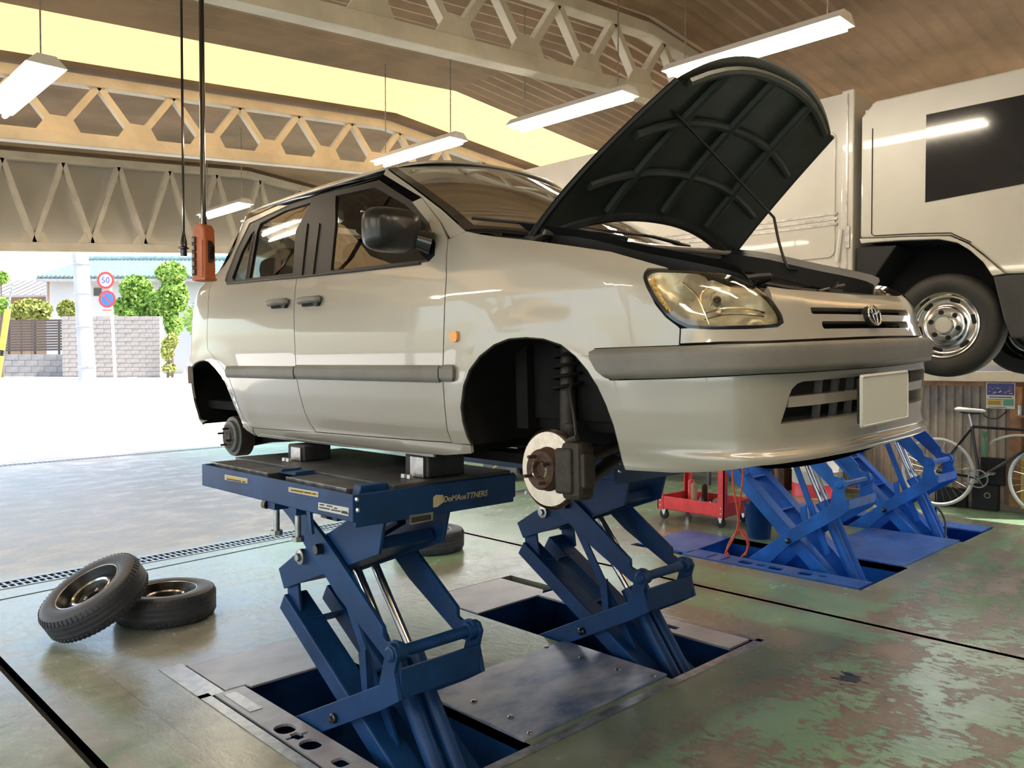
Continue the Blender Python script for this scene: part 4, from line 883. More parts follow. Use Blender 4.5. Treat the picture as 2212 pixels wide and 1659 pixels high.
def hl_inside(par, sg):
    # reflector housing behind the lens: bowl pushed inwards, with main bowl, bulb, amber part
    vo, F, lps = trimesh2d(lens, (), 0.03); ang = np.array(vo); bt = cl + np.array([-0.02, -0.005])
    V = []
    for p in vo:
        w_ = min(1.0, min(np.linalg.norm(np.array(p) - np.array(q)) for q in lens) / 0.07); n = Sn(p[0] * sg, p[1])
        c1 = math.hypot((p[0] - bt[0]) / 0.13, (p[1] - bt[1]) / 0.10); dep = 0.012 + 0.055 * w_ + (0.05 * (1 - c1 * c1) if c1 < 1 else 0.0)
        V.append(tuple(S(p[0] * sg, p[1]) - n * dep))
    mkmesh('reflector', V, [tuple(f) for f in F], 'reflector', par, 60, 0, Z0)
    p = S(bt[0] * sg, bt[1]); n = Sn(bt[0] * sg, bt[1])
    MB().tube([tuple(p - n * 0.11), tuple(p - n * 0.075), tuple(p - n * 0.06)], [0.018, 0.018, 0.008], 12).build('bulb', 'chrome', par, 40, off=Z0)
    MB().lathe([(0, 0.0), (0.012, 0.0), (0.012, 0.03)], tuple(p - n * 0.05), tuple(n), 12).build('bulb_shield', 'wheel_black', par, 40, off=Z0)
    # divider rib and amber corner reflector
    rib = spline(TT((1474, 603), (1490, 618), (1510, 648), (1525, 685), (1530, 697)), 4); V = []; 
    for q in rib: n = Sn(q[0] * sg, q[1]); a = S(q[0] * sg, q[1]); V += [tuple(a - n * 0.012), tuple(a - n * 0.045)]
    mkmesh('rib', V, [(2 * i, 2 * i + 2, 2 * i + 3, 2 * i + 1) for i in range(len(rib) - 1)], 'rib_clear', par, 60, 0, Z0)
    for pth, r_, dp in ((((1474, 603), (1490, 618), (1510, 648), (1525, 685), (1531, 699)), 0.0035, 0.016), (((1560, 607), (1535, 604), (1518, 618), (1511, 640), (1516, 665)), 0.003, 0.03), (((1522, 672), (1570, 660), (1620, 660), (1665, 668)), 0.0028, 0.028), (((1520, 688), (1560, 678), (1610, 676), (1660, 680)), 0.0022, 0.02), (((1533, 640), (1540, 620), (1548, 612)), 0.003, 0.035)):
        MB().tube([tuple(S(q[0] * sg, q[1]) - Sn(q[0] * sg, q[1]) * dp) for q in spline(TT(*pth), 4)], r_, 6).build('trim_and_glint_line', 'chrome', par, 40, off=Z0)  # divider and bowl rim, plus reflection lines drawn as chrome tubes
    am = TT((1402, 600), (1412, 596), (1428, 640), (1448, 672), (1444, 676), (1420, 645)); vo2, F2, _l = trimesh2d(am, (), 0.03)
    mkmesh('side_reflector', [tuple(S(q[0] * sg, q[1]) - Sn(q[0] * sg, q[1]) * 0.012) for q in vo2], F2, 'amber_pale', par, 60, 0, Z0)
mat('rib_clear', (0.62, 0.57, 0.45), 0.4)
mat('reflector', (0.64, 0.62, 0.55), 0.28, 0.25, var=0.25, vscale=14, bump=0.25, bscale=26)
mat('amber_pale', (0.72, 0.50, 0.16), 0.2, 0.5, bump=0.6, bscale=90)
hl_inside(HL[0], 1); hl_inside(HL[1], -1)
def sym(right):
    """right half boundary from the nose centre (t small) out and back -> closed symmetric outline"""
    return right + [(-t, z) for t, z in right[::-1]]
# ---- nose panel with two slots
ptop = TT((1466, 746), (1560, 742), (1650, 740.5), (1760, 735.5), (1867, 730.5))
def mono(pts):  # average z trend to the centre
    return pts
np_b = [(t - (0.005 if i_ == 0 else 0.0), z + 0.006) for i_, (t, z) in enumerate(ptop) if t > 0.02]
z_b = np_b[-1][1]
hl_low = TT((1468, 710), (1490, 709), (1540, 712), (1615, 711), (1680, 707), (1694, 697), (1690, 680), (1668, 647))
nose_r = [(0.0, z_b)] + np_b[::-1] + [(hl_low[0][0] - 0.005, hl_low[0][1])] + hl_low[1:] + [(hl_low[-1][0] - 0.02, 0.776), (hl_low[-1][0] - 0.13, 0.768), (0.0, 0.760)]
def box_tz(q): return TT(*q)
s1 = TT((1747, 666), (1757, 678.5)); s2 = TT((1771, 695.5), (1782, 711))
slot1 = rrect(0, (s1[0][1] + s1[1][1]) / 2 + 0.002, abs(s1[0][0] + s1[1][0]), 0.021, 0.45); slot2 = rrect(0, (s2[0][1] + s2[1][1]) / 2 + 0.002, abs(s2[0][0] + s2[1][0]), 0.024, 0.45)
NP_ = panel('nose_panel', sym(nose_r), 'car_paint', holes=[slot1, slot2], both=False, thick=0.03, res=0.03)
zc1, zc2 = (s1[0][1] + s1[1][1]) / 2, (s2[0][1] + s2[1][1]) / 2
for sg in (1, -1):                                                # emblem: oval ring with inner ovals
    break
def oval(cx, cz, rx, rz, n=28): return [(cx + rx * math.cos(2 * math.pi * k / n), cz + rz * math.sin(2 * math.pi * k / n)) for k in range(n)]
ez = (zc1 + zc2) / 2 + 0.012
emb = panel('emblem', oval(0, ez, 0.052, 0.036), 'wheel_black', both=False, off=0.014, thick=0.02, res=0.02)
for (rx, rz, cz_, b_) in ((0.052, 0.036, 0, 0.005), (0.019, 0.033, 0, 0.004), (0.040, 0.013, 0.014, 0.004)):
    MB().tube([tuple(S(p[0], p[1], 0.018)) for p in oval(0, ez + cz_, rx - 0.003, rz - 0.003, 32)], b_ * 0.8, 8, closed=True).build('ring', 'chrome', emb, 60, off=Z0)
# ---- bumper protector strip
pb = TT((1338.7, 819), (1450, 816), (1560, 811), (1650, 806), (1780, 799.6), (1867, 794))
pt = TT((1291, 753.5), (1380, 750), (1465, 747.5), (1560, 743.5), (1650, 741.5), (1760, 736.5), (1867, 732))
pe = TT((1316.6, 816.5), (1297.6, 799), (1284, 774), (1282, 760))
zpb = 0.5 * (pb[-1][1] + pb[-2][1]); zpt = 0.5 * (pt[-1][1] + pt[-2][1])
prot_r = [(0.0, pb[-1][1])] + pb[::-1][1:] + pe + pt[:-1] + [(0.0, pt[-1][1])]
_zmid = lambda t: 0.5 * (np.interp(abs(t), [p[0] for p in pb[::-1]], [p[1] for p in pb[::-1]]) + np.interp(abs(t), [p[0] for p in pt[::-1]], [p[1] for p in pt[::-1]]))
PR = panel('bumper_strip', sym(prot_r), 'grey_plastic', both=False, off=lambda t, z: 0.010 + 0.020 * max(0.0, 1 - abs((z - _zmid(t)) / 0.050) ** 7), thick=0.03, res=0.02, label='grey plastic bumper strip')
# ---- lower bumper cover with grille opening
bb = TT((1351, 1015), (1450, 1021), (1541, 1018.8), (1640, 1006), (1718, 990.6), (1800, 973))
low_r = [(0.0, 0.245)] + [(t, min(z, 0.25)) for t, z in bb[::-1] if t > 0.02] + archFb[::-1][1:] + TT((1281, 769.5), (1286, 785), (1300, 806), (1318, 822)) + [(t, z - 0.004) for t, z in pb[:-1]] + [(0.0, pb[-1][1] - 0.004)]
op = TT((1758, 822), (1735, 824), (1722, 829), (1711, 840), (1704, 857), (1697, 882), (1686, 916))
zo_t = op[1][1]; zo_b = op[-1][1] - 0.0
open_r = [(0.0, zo_b + 0.004)] + op[::-1] + [(0.0, zo_t + 0.012)]
opening = open_r[:-1] + [(-t, z) for t, z in open_r[::-1][1:]][:-1]
opening = [p for p in open_r if p[0] > 0.001] + [(-p[0], p[1]) for p in open_r[::-1] if p[0] > 0.001]
BC = panel('front_bumper', sym(low_r), 'car_paint', holes=[opening], both=False, thick=0.05, res=0.018)
# grille bars inside the opening
zm = (zo_t + zo_b) / 2
def barpanel(name, z0, z1, tmax, off, m, par): return panel(name, [(-tmax, z0), (tmax, z0), (tmax, z1), (-tmax, z1)], m, both=False, off=off, thick=0.03, parent=par, res=0.03)
barpanel('grille_bar', zm - 0.014, zm + 0.018, op[4][0] - 0.004, -0.004, 'car_paint', BC)
for k in (-0.36, -0.25, -0.14, 0.14, 0.25, 0.36): panel('grille_rib', [(k - 0.008, zo_b), (k + 0.008, zo_b), (k + 0.008 - 0.01, zo_t + 0.006), (k - 0.008 - 0.01, zo_t + 0.006)], 'grey_plastic', both=False, off=-0.032, thick=0.02, parent=BC, res=0.05)
panel('grille_back', [(-op[-1][0] - 0.03, zo_b - 0.03), (op[-1][0] + 0.03, zo_b - 0.03), (op[-1][0] + 0.03, zo_t + 0.03), (-op[-1][0] - 0.03, zo_t + 0.03)], 'dark_void', both=False, off=-0.09, thick=0.005, parent=BC, res=0.06)
panel('grille_floor', [(-op[-1][0] - 0.02, zo_b - 0.012), (op[-1][0] + 0.02, zo_b - 0.012), (op[-1][0] + 0.02, zo_b + 0.0), (-op[-1][0] - 0.02, zo_b + 0.0)], 'car_paint', both=False, off=-0.004, thick=0.08, parent=BC, res=0.05)
panel('slot_back', [(-0.55, 0.66), (0.55, 0.66), (0.55, 0.775), (-0.55, 0.775)], 'dark_void', both=False, off=-0.05, thick=0.01, parent=NP_, res=0.06)
# number plate (blank) on a flat holder
def onplane(x, y, a):
    o, d = carray(x, y); return o + d * ((a - o[1]) / d[1])
pc = [onplane(*q, -0.012) for q in ((1851.8, 809.4), (1955, 798.6), (1946, 904), (1843.8, 926.2))]
cw = sum(-p[0] for p in pc) / 4
ph = (pc[0][2] + pc[1][2] - pc[2][2] - pc[3][2]) / 2; pz = sum(p[2] for p in pc) / 4; pxm = sum(p[0] for p in pc) / 4; pw = (pc[1][0] + pc[2][0] - pc[0][0] - pc[3][0]) / 2
mb = MB().prism(rrect(pxm, pz, pw, ph, 0.06, 3), 'y', -0.030, -0.024); NPL = mb.build('number_plate', 'plate_white', car, off=Z0, bevel=0.002); NPL['label'] = 'blank cream number plate'
MB().tube([(p[0], -0.0305, p[1]) for p in rrect(pxm, pz, pw - 0.012, ph - 0.012, 0.06, 3)], 0.0022, 6, closed=True).build('rim', 'plate_white', NPL, 40, off=Z0)
MB().box2((pxm - pw * 0.47, -0.024, pz - ph * 0.42), (pxm + pw * 0.47, -0.012, pz + ph * 0.42)).build('plate_holder', 'black_plastic', car, off=Z0)
MB().grid(lambda u, v: tuple(np.array([-0.62 + 1.24 * u, 0.16 + 0.35 * v, 0.245 - 0.06 * math.sin(math.pi * u) ** 0.5 * (1 - 0.3 * v)])), 16, 4).build('undertray', 'black_plastic', car, 40, off=Z0)
# ---- side marker, mouldings, handles
c_ = T(983, 727); mk = panel('side_marker', rrect(c_[0], c_[1], 0.040, 0.042, 0.35), 'amber', off=0.010, thick=0.014, res=0.02)
def mould(name, t0, t1, z0, z1, r=0.2):
    return panel(name, rrect((t0 + t1) / 2, (z0 + z1) / 2, abs(t1 - t0), z1 - z0, r), 'grey_plastic', off=lambda t, z: 0.006 + 0.010 * max(0.0, 1 - abs((z - (z0 + z1) / 2) / ((z1 - z0) / 2)) ** 5), thick=0.012, res=0.022)
m0 = T(970, 801); m1 = T(640, 803); m2 = T(487, 803); m3 = T(953, 801)
mould('door_moulding', m3[0] + 0.004, m1[0] - 0.006, 0.478, 0.546, 0.08); mould('door_moulding', m1[0] + 0.006, m2[0] - 0.03, 0.476, 0.540, 0.08)
mould('fender_moulding', T(984, 801)[0], m3[0] - 0.004, 0.482, 0.548, 0.3)
def handle(px, py, name, par):
    c_ = T(px, py)
    for k, pr in enumerate(par):
        sg = 1 if k == 0 else -1
        panel('handle_recess', oval(c_[0], c_[1] - 0.006, 0.052, 0.045), 'car_inner', both=False, off=0.0, thick=0.004, parent=pr, res=0.03) if sg == 1 else None
        bse = MB(); pth = [S((c_[0] + dx) * sg, c_[1] + 0.006, o_) for dx, o_ in ((-0.088, 0.010), (-0.08, 0.018), (0, 0.030), (0.07, 0.022), (0.085, 0.008))]
        bse.tube([tuple(p) for p in spline(pth, 4)], 0.017, 10); h = bse.build('door_handle', 'grey_plastic', pr, 40, off=Z0)
        MB().tube([tuple(S((c_[0] - 0.070) * sg, c_[1] - 0.002, 0.004)), tuple(S((c_[0] - 0.070) * sg, c_[1] - 0.002, 0.020))], 0.024, 14).build('lock', 'black_plastic', h, 40, off=Z0)
        MB().box(tuple(S((c_[0]) * sg, c_[1] - 0.014, 0.004)), (0.012, 0.13, 0.016)).build('handle_gap', 'dark_void', h, off=Z0)
handle(672, 651, 'front', FD); handle(604, 656, 'rear', RD)
# ---- quarter, rear bumper, tail
q_top = az([(3.30, 1.10)])
quart = shift(d_rear, G)[:5] + TT((478, 797), (485, 828)) + archR + TT((412, 905), (402, 870)) + [(TEND - 0.72, 0.585), (TEND - 0.72, 0.62), (TEND - 0.60, 0.64), (TEND - 0.60, 1.02), (t_of_a(3.62), 1.10)] + TT((461, 560),)
quart = shift(d_rear, G)[:6] + archR[:10] + [(t_of_a(3.80), 0.565), (TEND - 0.60, 0.575), (TEND - 0.60, 1.02)] + [(t_of_a(3.62), 1.10)] + [shift(cp_out[-1:], G)[0]]
panel('rear_quarter', quart, 'car_paint')
panel('rear_bumper', [(t_of_a(3.80), 0.560)] + archR[9:] + [(t_of_a(3.66), 0.205), (TEND - 0.4, 0.21), (TEND - 0.02, 0.21), (TEND - 0.02, 0.57), (TEND - 0.6, 0.57)], 'car_paint', res=0.05)
panel('rear_bumper_strip', [(t_of_a(3.775), 0.43), (TEND - 0.02, 0.43), (TEND - 0.02, 0.535), (t_of_a(3.775), 0.535)], 'car_paint', off=0.022, thick=0.03, res=0.05)
ar2 = az([(3.06, 0.195), (3.075, 0.2)])
wedge = archRd + TT((545, 941), (540, 925)) + shift(d_rear, G)[5:9][::-1]
panel('rear_dogleg', archRd + TT((552, 942), ) + shift(d_rear[::-1], G)[0:7], 'car_paint', res=0.02)
panel('tail_lamp', [(TEND - 0.60, 0.66), (TEND - 0.38, 0.66), (TEND - 0.38, 1.0), (TEND - 0.60, 1.0)], 'red_paint', off=0.002, res=0.05)
panel('tailgate', [(TEND - 0.37, 0.58), (TEND - 0.01, 0.58), (TEND - 0.01, 1.0), (TEND - 0.37, 1.0)], 'car_paint', res=0.06)
panel('quarter_glass', shift(cp_out, G) + az([(3.45, 1.12)]) + [(TEND - 0.60, 1.06), (TEND - 0.60, 1.36), (t_of_a(3.30), 1.40)] + az([(2.96, 1.40)]), 'gloss_black', off=-0.004, res=0.05)
panel('rear_window', [(TEND - 0.59, 1.03), (TEND - 0.01, 1.03), (TEND - 0.01, 1.40), (TEND - 0.59, 1.40)], 'glass_dark', off=-0.004, res=0.06)
# ---- window band: frames and glass
fr_o = belt + dlo_front[1:] + up_dlo + az([(2.5, topz)]) + az([(2.80, topz - 0.01)]) + rb[::-1][:-1]
g_r = TT((630, 590), (536, 601), (553, 500), (560, 482)) + az([(2.82, 1.35), (2.56, 1.355)]) + TT((636, 500),)
g_q = TT((527, 603), (503, 607), (499, 600), (519, 545), (540, 505), (548, 498))
g_f = TT((712, 584), (905, 563), (925, 560), (931, 548), (931, 527), (920, 486)) + az([(1.72, 1.225), (2.0, 1.345), (2.33, 1.355)]) + TT((722, 482),)
WB = panel('window_frame', fr_o, 'black_plastic', holes=[g_r, g_q, g_f], off=-0.006, thick=0.02, res=0.04)
for k, pr in enumerate(WB):
    for o_, mm in ((g_r, 'glass'), (g_q, 'glass_dark'), (g_f, 'glass')):
        ob = panel('window_glass', o_, mm, both=False, off=-0.014, thick=0.003, parent=pr, res=0.06)
        if k: ob.scale = (-1, 1, 1)
# chrome line beside the quarter glass
MB().tube([tuple(S(*q_, 0.0)) for q_ in TT((531, 601), (537, 560), (548, 505))], 0.004, 6).build('bright_strip', 'steel', WB[0], off=Z0)
# B-pillar strips
for qs in (((640, 598), (652, 597), (664, 482), (652, 482)), ((668, 594), (676, 593), (690, 482), (682, 482))):
    panel('pillar_cover', TT(*qs), 'black_plastic', both=False, off=0.001, thick=0.008, parent=WB[0], res=0.05)
MB().tube([tuple(S(*q_, 0.004)) for q_ in TT((492, 613), (641, 599), (775, 585), (909, 569))], 0.006, 6).build('belt_seal', 'black_plastic', WB[0], 40, off=Z0)
# ---- A pillar, windshield, roof
ape = az([(1.285, 1.062), (1.45, 1.165), (1.70, 1.30), (1.95, 1.425)])
apo = [d_front[1]] + [d_front[0]] + up_shut
AP = panel('a_pillar', TT((1006, 500), (972, 514)) + shift(apo, -G)[1:] + [ape[3], ape[2], ape[1]], 'car_paint')
def ape_pt(v):
    i = [0, 0.25, 0.62, 1.0]; return S(np.interp(v, i, [p[0] for p in ape]), np.interp(v, i, [p[1] for p in ape]))
def shield(u, v, ins=0.0):
    e = ape_pt(v); x = (2 * u - 1); bow = 0.30 - 0.19 * v; return (e[0] * x * (1 - ins), e[1] - bow * (1 - x * x), e[2] + (-0.045 + 0.10 * v) * (1 - x * x))
WS = MB().grid(lambda u, v: shield(u, v, 0.01), 28, 16).build('windshield', 'glass_shield', car, 60, off=Z0)
mbk = MB()
for side in (0, 1):
    mbk.grid(lambda u, v: (lambda p: (p[0], p[1] - 0.001, p[2] + 0.0015))(shield(0.005 + 0.03 * u if side == 0 else 0.965 + 0.03 * u, v, 0.0)), 2, 14)
mbk.grid(lambda u, v: (lambda p: (p[0], p[1] - 0.001, p[2] + 0.0015))(shield(u, v * 0.07, 0.0)), 24, 2)
mbk.build('windshield_edge', 'gloss_black', WS, 40, off=Z0)
def roof(u, v):
    a = 1.955 + v * 1.62; x = 2 * u - 1; e = S(t_of_a(min(a, 3.4)), 1.40); we = -e[0] * (1 - 0.10 * ss(v, 0.75, 1.0)); zt = 1.475 + 0.06 * math.sin(math.pi * min(1, v * 0.75 + 0.12)) - 0.05 * ss(v, 0.7, 1.0)
    q = abs(x); ze = 1.405 + 0.02 * (1 - v); f_ = (1 - q ** 3.2); bow = 0.11 * (1 - x * x) * max(0, 1 - v * 3)
    return (x * we, a - bow, ze + (zt - ze) * f_)
MB().grid(roof, 30, 24).build('roof', 'car_paint', car, 60, off=Z0, solid=0.012)
# wipers
for k, (w0, w1) in enumerate(((0.42, -0.20), (-0.15, -0.62))):
    def wp(w_, h): u = (1 - w_ / 0.76) / 2; p = shield(u, h); return (p[0], p[1] - 0.018, p[2] + 0.022)
    arm = MB().tube([wp(w0, -0.05), wp(w0 * 0.7 + w1 * 0.3, 0.03), wp(w1 * 0.6 + w0 * 0.4, 0.065)], [0.012, 0.008, 0.005], 8).build('wiper', 'black_plastic', car, 40, off=Z0)
    MB().tube([wp(w0 - 0.05, 0.035), wp((w0 + w1) / 2, 0.06), wp(w1 - 0.1, 0.075)], 0.007, 6).build('blade', 'rubber', arm, 40, off=Z0)
# cowl
def cowl(u, v):
    p = shield(u, 0.0); x = 2 * u - 1; return (p[0] * (1 - 0.07 * v), p[1] - 0.005 - 0.17 * v + 0.02 * v * x * x, p[2] - 0.012 - 0.055 * v + 0.0 * x)
MB().grid(cowl, 26, 5).build('cowl_panel', 'black_plastic', car, 50, off=Z0, solid=0.02)
MB().tube([cowl(k / 20, 1.0) for k in range(21)], 0.012, 8).build('cowl_seal', 'rubber', car, 40, off=Z0)
# ---- bonnet, open
HNG = Vector((0, 0.99, 0.995)); HR = Matrix.Rotation(math.radians(-54), 3, 'X')
def hood(u, v, dz=0.0):
    x = 2 * u - 1; ar = 1.00 - 0.15 * (1 - abs(x) ** 2.2); af = 0.13 + 0.17 * abs(x) ** 2.5
    p = Vector((-x * (0.705 - 0.12 * v ** 1.5), ar + (af - ar) * v, 1.01 - 0.185 * v ** 1.35 + 0.035 * (1 - x * x) + dz))
    return HNG + HR @ (p - HNG)
BN = MB().grid(lambda u, v: hood(u, v), 28, 20).build('bonnet', 'car_paint', car, 60, off=Z0)
MB().grid(lambda u, v: hood(1 - (0.02 + 0.96 * u), 0.015 + 0.96 * v, -0.018), 28, 20).build('inner_panel', 'hood_inner' if 'hood_inner' in MATS else mat('hood_inner', (0.035, 0.042, 0.036), 0.5, var=0.2), BN, 60, off=Z0)
edge = [hood(k / 24, 0.0, -0.012) for k in range(25)]
MB().tube(edge, 0.022, 8).build('rear_seal', 'rubber', BN, 40, off=Z0)
for sg in (0, 1): MB().tube([hood(0.012 if sg == 0 else 0.988, k / 12, -0.008) for k in range(13)], 0.010, 6).build('side_edge', 'black_plastic', BN, 40, off=Z0)
mbx = MB()
for f_ in (0.25, 0.5, 0.75): mbx.tube([hood(f_, 0.06 + 0.86 * k / 10, -0.028) for k in range(11)], 0.022, 8)
for f_ in (0.3, 0.62, 0.93): mbx.tube([hood(0.08 + 0.84 * k / 12, f_, -0.028) for k in range(13)], 0.018, 8)
mbx.build('stiffener', 'hood_inner', BN, 40, off=Z0)
for sg in (1, -1):
    h0 = hood(0.5 - sg * 0.465, 0.04, -0.02)
    MB().tube([(-sg * 0.655, 1.02, 0.96), (-sg * 0.66, 1.0, 1.01), tuple(h0)], [0.016, 0.014, 0.012], 8).build('hinge', 'car_paint', BN, 40, off=Z0)
pr = spline([tuple(carw) for carw in ()], 2) if False else None
def cpl(x, y, w_):
    o, d = carray(x, y); return o + d * ((-w_ - o[0]) / d[0])
MB().tube([tuple(v_) for v_ in spline([cpl(1672, 470, -0.60), cpl(1682, 520, -0.60), cpl(1694, 560, -0.60), cpl(1704, 580, -0.60), cpl(1722, 582, -0.60)], 5)], 0.006, 6).build('prop_rod', 'black_plastic', car, 40, off=Z0)
MB().tube([tuple(cpl(1672, 470, -0.60)), tuple(hood(0.82, 0.70, -0.03))], 0.006, 6).build('prop_rod', 'black_plastic', car, 40, off=Z0)
# ---- engine bay
bay = MB(); bay.box2((-0.60, 0.20, 0.30), (0.60, 1.10, 0.34)); bay.box2((-0.66, 1.06, 0.30), (0.66, 1.12, 0.97)); bay.box2((-0.62, 0.48, 0.34), (-0.605, 1.1, 0.80)); bay.box2((0.605, 0.48, 0.34), (0.62, 1.1, 0.84)); bay.box2((-0.40, 0.16, 0.34), (0.40, 0.20, 0.70))
bay.build('engine_bay', 'liner', car, off=Z0)
for nm, a_, b_, mm, bv in (('engine', (-0.30, 0.34, 0.36), (0.25, 0.88, 0.70), 'wheel_black', 0.04), ('cylinder_cover', (-0.24, 0.40, 0.70), (0.10, 0.66, 0.74), 'truck_grey', 0.02), ('air_box', (0.22, 0.45, 0.55), (0.55, 0.95, 0.80), 'black_plastic', 0.04), ('battery', (-0.56, 0.56, 0.50), (-0.36, 0.80, 0.76), 'black_plastic', 0.01), ('reservoir', (-0.40, 0.30, 0.55), (-0.30, 0.42, 0.70), 'interior_light', 0.03), ('relay_box', (0.28, 0.28, 0.60), (0.42, 0.44, 0.74), 'black_plastic', 0.02), ('fan_shroud', (-0.40, 0.21, 0.40), (0.40, 0.27, 0.755), 'black_plastic', 0.02)):
    MB().box2(a_, b_).build(nm, mm, car, off=Z0, bevel=bv)
for sg in (1, -1): MB().lathe([(0.11, 0.0), (0.10, 0.08), (0.05, 0.10), (0.05, 0.12), (0, 0.12)], (-sg * 0.53, 0.92, 0.80), (0, 0, 1), 20).build('strut_tower', 'car_inner', car, 40, off=Z0)
mbx = MB(); random.seed(3)
for k in range(7):
    y0 = random.uniform(0.3, 0.9); mbx.tube(spline([(-0.6, y0, 0.78), (-0.25, y0 + random.uniform(-0.2, 0.2), 0.83), (0.15, y0 + random.uniform(-0.2, 0.2), 0.80), (0.6, y0, 0.80)], 5), random.uniform(0.007, 0.016), 7)
mbx.build('hoses', 'rubber', car, 40, off=Z0)
# radiator support (painted top bar) and latch
MB().box2((-0.46, 0.17, 0.715), (0.46, 0.235, 0.742)).build('radiator_support', 'car_inner', car, off=Z0, bevel=0.006)
lt = MB(); lt.box2((-0.05, 0.17, 0.765), (0.05, 0.22, 0.785)); lt.tube([(-0.10, 0.19, 0.775), (0.0, 0.18, 0.79), (0.06, 0.17, 0.80)], 0.006, 6); lt.tube([(-0.03, 0.18, 0.78), (0.0, 0.17, 0.81)], 0.008, 6); lt.build('bonnet_latch', 'gloss_black', car, off=Z0)
# fender inner flanges
for sg in (1, -1):
    pts = [(sg * t_, np.interp(t_, *_zs) - 0.015) for t_ in np.linspace(0.60, 1.70, 14)]
    V = []
    for q_ in pts:
        p = S(*q_); V += [tuple(p), tuple(p + np.array([sg * 0.055, 0.0, -0.028])), tuple(p + np.array([sg * 0.065, 0, -0.10]))]
    mkmesh('fender_flange', V, [f for i in range(len(pts) - 1) for f in ((3 * i, 3 * i + 3, 3 * i + 4, 3 * i + 1), (3 * i + 1, 3 * i + 4, 3 * i + 5, 3 * i + 2))], 'black_plastic', car, 30, 0, Z0)
# ---- mirrors
mat('mirror_black', (0.012, 0.012, 0.013), 0.3, spec=0.4)
def mirror(sg, par):
    c0 = S(T(928, 552)[0] * sg, 1.01, 0.0)
    def pt(u, v):
        th = 2 * math.pi * u; sx = [0.0, 0.62, 0.92, 1.0, 0.98, 0.86, 0.55, 0.0]; dep = [0.0, 0.0, 0.012, 0.04, 0.075, 0.11, 0.135, 0.145]; k = v * 7; r = np.interp(k, range(8), sx); dd = np.interp(k, range(8), dep)
        ca, sa = math.cos(th), math.sin(th); e_ = 0.55; X_ = 0.122 * r * math.copysign(abs(ca) ** e_, ca); Z_ = 0.088 * r * math.copysign(abs(sa) ** e_, sa)
        return (c0[0] - sg * (0.135 + X_), c0[1] + 0.13 - dd, c0[2] + 0.068 + Z_ - 0.03 * dd + 0.12 * X_ * 0)
    mi = MB().grid(pt, 36, 21).build('door_mirror', 'mirror_black', par, 50, off=Z0)
    MB().grid(lambda u, v: (c0[0] - sg * (0.03 + 0.21 * u), c0[1] + 0.1315, c0[2] + 0.03 + 0.11 * v), 4, 3).build('mirror_glass', 'chrome', mi, off=Z0)
    MB().tube([(c0[0] - sg * 0.004, c0[1] - 0.01, c0[2] + 0.015), (c0[0] - sg * 0.04, c0[1] + 0.02, c0[2] + 0.03), (c0[0] - sg * 0.08, c0[1] + 0.05, c0[2] + 0.045)], [0.045, 0.04, 0.035], 12).build('mirror_arm', 'gloss_black', mi, 40, off=Z0)
    panel('mirror_base', [(t_, z_) for t_, z_ in dlo_front] + az([(1.50, 1.13), (1.56, 1.02)]), 'gloss_black', both=False, off=0.001, thick=0.01, parent=mi, res=0.04).scale = (sg, 1, 1)
mirror(1, FD[0]); mirror(-1, FD[1])
# ---- inner shells, underbody, wheel wells
inn = az([(0.62, 0.66), (1.22, 0.66), (1.29, 0.42), (1.24, 0.22), (3.05, 0.20), (3.05, 0.60), (3.75, 0.64), (3.72, 1.02), (3.2, 1.0), (1.36, 0.94), (0.70, 0.84)])
panel('inner_side', inn, 'dark_void', off=-0.03, thick=0.005, res=0.08)
ub = MB(); ub.box2((-0.72, 1.40, 0.180), (0.73, 3.05, 0.235)); ub.box2((-0.38, 0.35, 0.22), (0.38, 1.3, 0.28)); ub.box2((-0.66, 3.0, 0.27), (0.66, 3.95, 0.32))
for x_ in (-0.45, 0.45): ub.box2((x_ - 0.05, 1.2, 0.13), (x_ + 0.05, 3.0, 0.17))
ub.tube([(0.1, 0.6, 0.16), (0.05, 1.8, 0.13), (0.15, 3.0, 0.14), (0.3, 3.7, 0.2)], 0.03, 8); ub.lathe([(0, -0.25), (0.09, -0.24), (0.09, 0.24), (0, 0.25)], (0.32, 3.55, 0.22), (1, 0, 0), 14)
ub.build('underbody', 'liner', car, off=Z0)
for sg in (1, -1): MB().box2((-sg * 0.783, 1.48, 0.172), (-sg * 0.770, 2.95, 0.20)).build('pinch_weld', 'car_inner', car, off=Z0)
def well(archl, inner, name, back):
    for sg in (1, -1):
        P_ = [S(t * sg, z, -0.004) for t, z in archl]; V = []; n = len(P_)
        for p in P_: V += [tuple(p), (p[0] + sg * inner, p[1], p[2])]
        fs = [(2 * i, 2 * i + 2, 2 * i + 3, 2 * i + 1) for i in range(n - 1)]; fs.append(tuple(2 * i + 1 for i in range(n)))
        mkmesh(name, V, fs, 'liner', car, 40, 0, Z0)
well(archFb[::-1][:-1] + archF, 0.42, 'wheel_well', 0); well(archRd[::-1][:-1] + archR, 0.36, 'wheel_well', 0)
for sg in (1, -1):   # arch lips
    for al in (archFb[::-1][:-1] + archF, archRd[::-1][:-1] + archR):
        MB().tube([tuple(S(t * sg, z, -0.008)) for t, z in al], 0.007, 6).build('arch_lip', 'black_plastic', car, 40, off=Z0)
